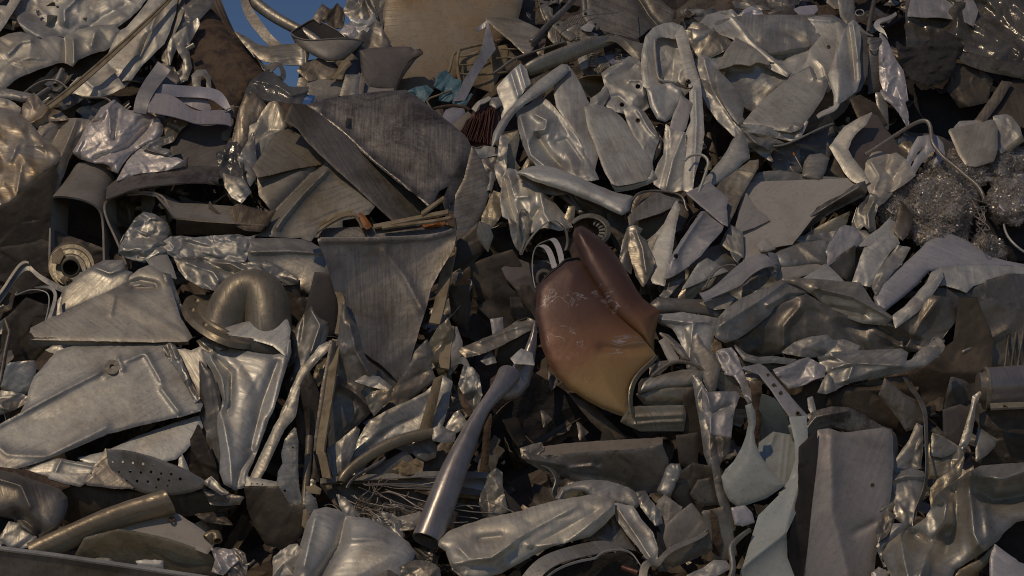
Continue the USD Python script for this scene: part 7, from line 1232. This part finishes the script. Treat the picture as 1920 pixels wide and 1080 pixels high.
S('long_run', None, None, 'green', '1482,784 1510,782 1514,850 1508,900 1496,948 1472,1000 1474,1046 1498,1110 1380,1110 1402,1040 1424,968 1462,930 1482,900 1494,862 1492,826', d=92, g=(.05, .25), cr=.025, edge=(4, 5), parent=t, rag=.3, folds='1388,1066 1430,1032 1474,998|14|22;1500,840 1500,900 1476,980|5|8')
S('yellow_stain_sheet', 'pale yellowish sheet corner behind the perforated bar end', 'metal sheet', 'white', '1480,784 1496,792 1510,784 1512,830 1500,840 1490,816', d=74, g=(0, .4), cr=.03)
t = thing('tall_plate', (1590, 940, 90), 'tall grey brushed panel with one bolt hole and a rolled right edge, lower right', 'metal panel')
S('face', None, None, 'galv', '1480,1100 1490,1040 1500,980 1506,920 1510,870 1520,830 1536,808 1556,806 1580,814 1600,812 1630,808 1654,804 1668,808 1672,820 1672,880 1668,930 1660,970 1650,1010 1640,1040 1634,1100', d=88, g=(.0, .5), cr=.03, L=120, ang=90, edge=(8, 8), parent=t, holes='1636,910,4.4', folds='1560,820 1560,960 1590,1080|8|22;1600,1000 1640,980|-5|8')
LO('rolled_edge', None, None, 'tan', ['1656,804,92 1668,808,96 1673,824,96 1673,880,92 1668,934,86', '1668,806,74 1680,816,66 1684,840,62 1682,880,60 1676,930,58'], nv=6, parent=t)
S('dark_arch', 'dark glossy arched sheet over the top of the tall brushed panel', 'metal sheet', 'dark', '1480,800 1500,786 1530,772 1560,764 1590,766 1620,780 1650,800 1670,806 1640,806 1600,812 1560,800 1530,806 1514,830 1500,880 1490,930 1500,860', d=104, g=(0, .6), cr=.1, L=50, edge=(6, 5), folds='1500,820 1530,782 1590,770|9|7')
S('dark_sheet', 'dark side sheet in shade between the green strap and the tall brushed panel', 'metal sheet', 'gloom', '1500,840 1530,810 1530,880 1520,960 1510,1040 1500,1100 1478,1100 1484,1000 1500,920', d=100, g=(-.6, .6), cr=.06)
S('dim_drape', 'dim brown draped sheet above the dark glossy arched sheet', 'metal sheet', 'gloom', '1560,736 1600,724 1650,712 1700,706 1720,740 1730,790 1690,806 1640,790 1590,764 1550,760', d=44, g=(0, .8), cr=.18, L=50)
S('white_fold', 'small pale torn fold at the left end of the long curving sheet', 'metal scrap', 'tin', '1536,734 1544,716 1552,704 1560,712 1566,730 1550,736', d=108, g=(0, .3), cr=.25, L=10)
t = thing('curling_strip', (1700, 840, 100), 'tall crumpled strip with a bright rolled edge, right of the tall brushed panel', 'metal strip')
S('upper', None, None, 'steel', '1660,712 1680,730 1700,744 1718,752 1722,764 1730,790 1716,800 1700,806 1690,790 1676,770 1650,740', d=84, g=(0, .7), cr=.14, parent=t)
LO('rolled_edge', None, None, 'tin', ['1694,706,84 1706,730,94 1720,748,100 1730,772,104 1734,800,106 1736,850,104 1736,884,100 1730,920,96 1718,950,90 1712,986,86', '1700,704,76 1712,726,86 1728,746,92 1738,772,96 1740,800,98 1741,850,96 1741,884,92 1736,922,86 1722,952,82 1714,986,78'], nv=5, parent=t)
S('upper_pocket', None, None, 'tin', '1692,846 1704,830 1720,796 1728,800 1728,840 1724,876 1706,880 1690,884 1668,900 1672,876', d=80, g=(.1, .4), cr=.12, L=26, parent=t, edge=(6, 5))
S('lower_pocket', None, None, 'tin', '1668,902 1690,886 1710,880 1730,886 1734,900 1728,930 1718,950 1712,986 1700,984 1680,970 1676,950 1680,930 1670,916', d=90, g=(.1, .2), cr=.14, L=30, parent=t, edge=(8, 6), folds='1668,902 1700,892 1732,894|9|5')
S('gold_curls', 'small brown gold crumpled curls at the edge of the tall brushed panel', 'metal scrap', 'gold', '1656,918 1668,904 1676,924 1680,946 1668,960 1654,956', d=84, cr=.45, L=10)
S('tin_curls', 'bright small curled folds just beneath the brown gold curls', 'metal scrap', 'tin', '1652,974 1664,960 1676,966 1672,984 1660,1004 1648,1012 1644,994', d=92, cr=.5, L=10)
S('hemmed_sheet', 'thin bright hemmed sheet at the left of the big creased sheet', 'metal sheet', 'tin', '1646,1024 1656,1004 1676,984 1702,984 1712,990 1694,1000 1672,1014 1660,1034 1668,1058 1660,1060', d=84, g=(0, .4), cr=.25, L=16)
S('white_scrap', 'little pale crumpled scrap at the bottom right of the tall brushed panel', 'metal scrap', 'alu', '1636,1076 1648,1066 1664,1074 1660,1090 1640,1096', d=92, cr=.5, L=8)
S('creased_sheet', 'big soft creased sheet like draped cloth in the bottom right corner', 'metal sheet', 'tin', '1656,1040 1668,1018 1688,1002 1712,990 1736,974 1750,952 1758,930 1776,916 1800,900 1818,886 1840,876 1880,872 1920,870 1960,862 1960,960 1930,972 1906,976 1886,992 1870,1012 1850,1028 1820,1048 1790,1066 1770,1100 1680,1100', d=112, g=(.03, .15), cr=.07, L=70, edge=(12, 9), folds='1818,884 1820,930 1826,1000 1836,1022|30|13;1690,1000 1696,1050 1704,1090|26|15;1756,926 1776,944 1770,980 1746,1020 1726,1080|30|15;1824,888 1880,898 1960,870|24|13;1838,922 1862,940 1960,922|-34|16;1712,1000 1740,1020 1766,1000|-34|15;1790,920 1790,980 1770,1040|-20|16;1846,950 1852,1006|16|10;1730,960 1756,926 1800,892|16|9', bulge=10, ang=60)
S('dim_sheet', 'tan shaded pocket sheet at the right, above the big creased sheet', 'metal sheet', 'gold', '1742,840 1750,814 1766,820 1800,840 1806,850 1800,870 1780,890 1742,896', d=70, g=(.1, .5), cr=.12)
S('grey_triangle', 'grey triangular flap with a bright lower hem beneath the thin hanging edge', 'metal sheet', 'tin', '1746,852 1750,816 1770,826 1794,842 1806,832 1790,846 1766,856', d=84, g=(0, .4), cr=.08)
S('tan_plate', 'tan plate in shade above the grey triangular flap', 'metal plate', 'brownp', '1770,770 1800,760 1822,770 1818,810 1806,834 1790,832 1772,820', d=48, g=(0, .7), cr=.08)
S('dull_drape', 'dim brown bag shaped sheet under the silver cylinder', 'metal sheet', 'gloom', '1836,780 1860,766 1930,770 1960,780 1960,860 1920,866 1870,870 1830,870 1836,830', d=40, g=(0, .8), cr=.25, L=30)
S('bright_facet', 'bright facet at the left of the bag shaped sheet', 'metal sheet', 'tin', '1832,862 1830,830 1836,804 1850,814 1866,824 1864,836 1850,850', d=58, g=(0, .3), cr=.06)
S('brown_strip', 'brown grey folded strip between the curling strip and the big creased sheet', 'metal strip', 'gold', '1744,920 1760,900 1790,880 1806,860 1800,890 1780,910 1758,932 1748,950', d=84, g=(.1, .3), cr=.15)
S('corner_sheet', 'grey speckled sheet corner at the bottom right edge', 'metal sheet', 'galv', '1858,1100 1858,1048 1866,1024 1880,1034 1910,1056 1960,1080 1960,1100', d=108, g=(.1, .3), cr=.08, edge=(5, 5))
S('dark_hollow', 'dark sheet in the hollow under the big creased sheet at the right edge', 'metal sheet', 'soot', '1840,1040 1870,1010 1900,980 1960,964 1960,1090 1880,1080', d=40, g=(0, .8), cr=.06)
S('brown_strip', 'long brown hem under the big creased sheet at the bottom edge', 'metal strip', 'gold', '1780,1100 1800,1070 1840,1050 1860,1030 1858,1046 1830,1076 1810,1100', d=92, g=(0, .6), cr=.06)
S('dark_plate', 'dark plate filling the gap below the curled strap', 'metal plate', 'gloom', '1300,870 1350,880 1400,960 1420,1000 1400,1060 1340,1050 1290,960', d=10, g=(0, .8), cr=.1)
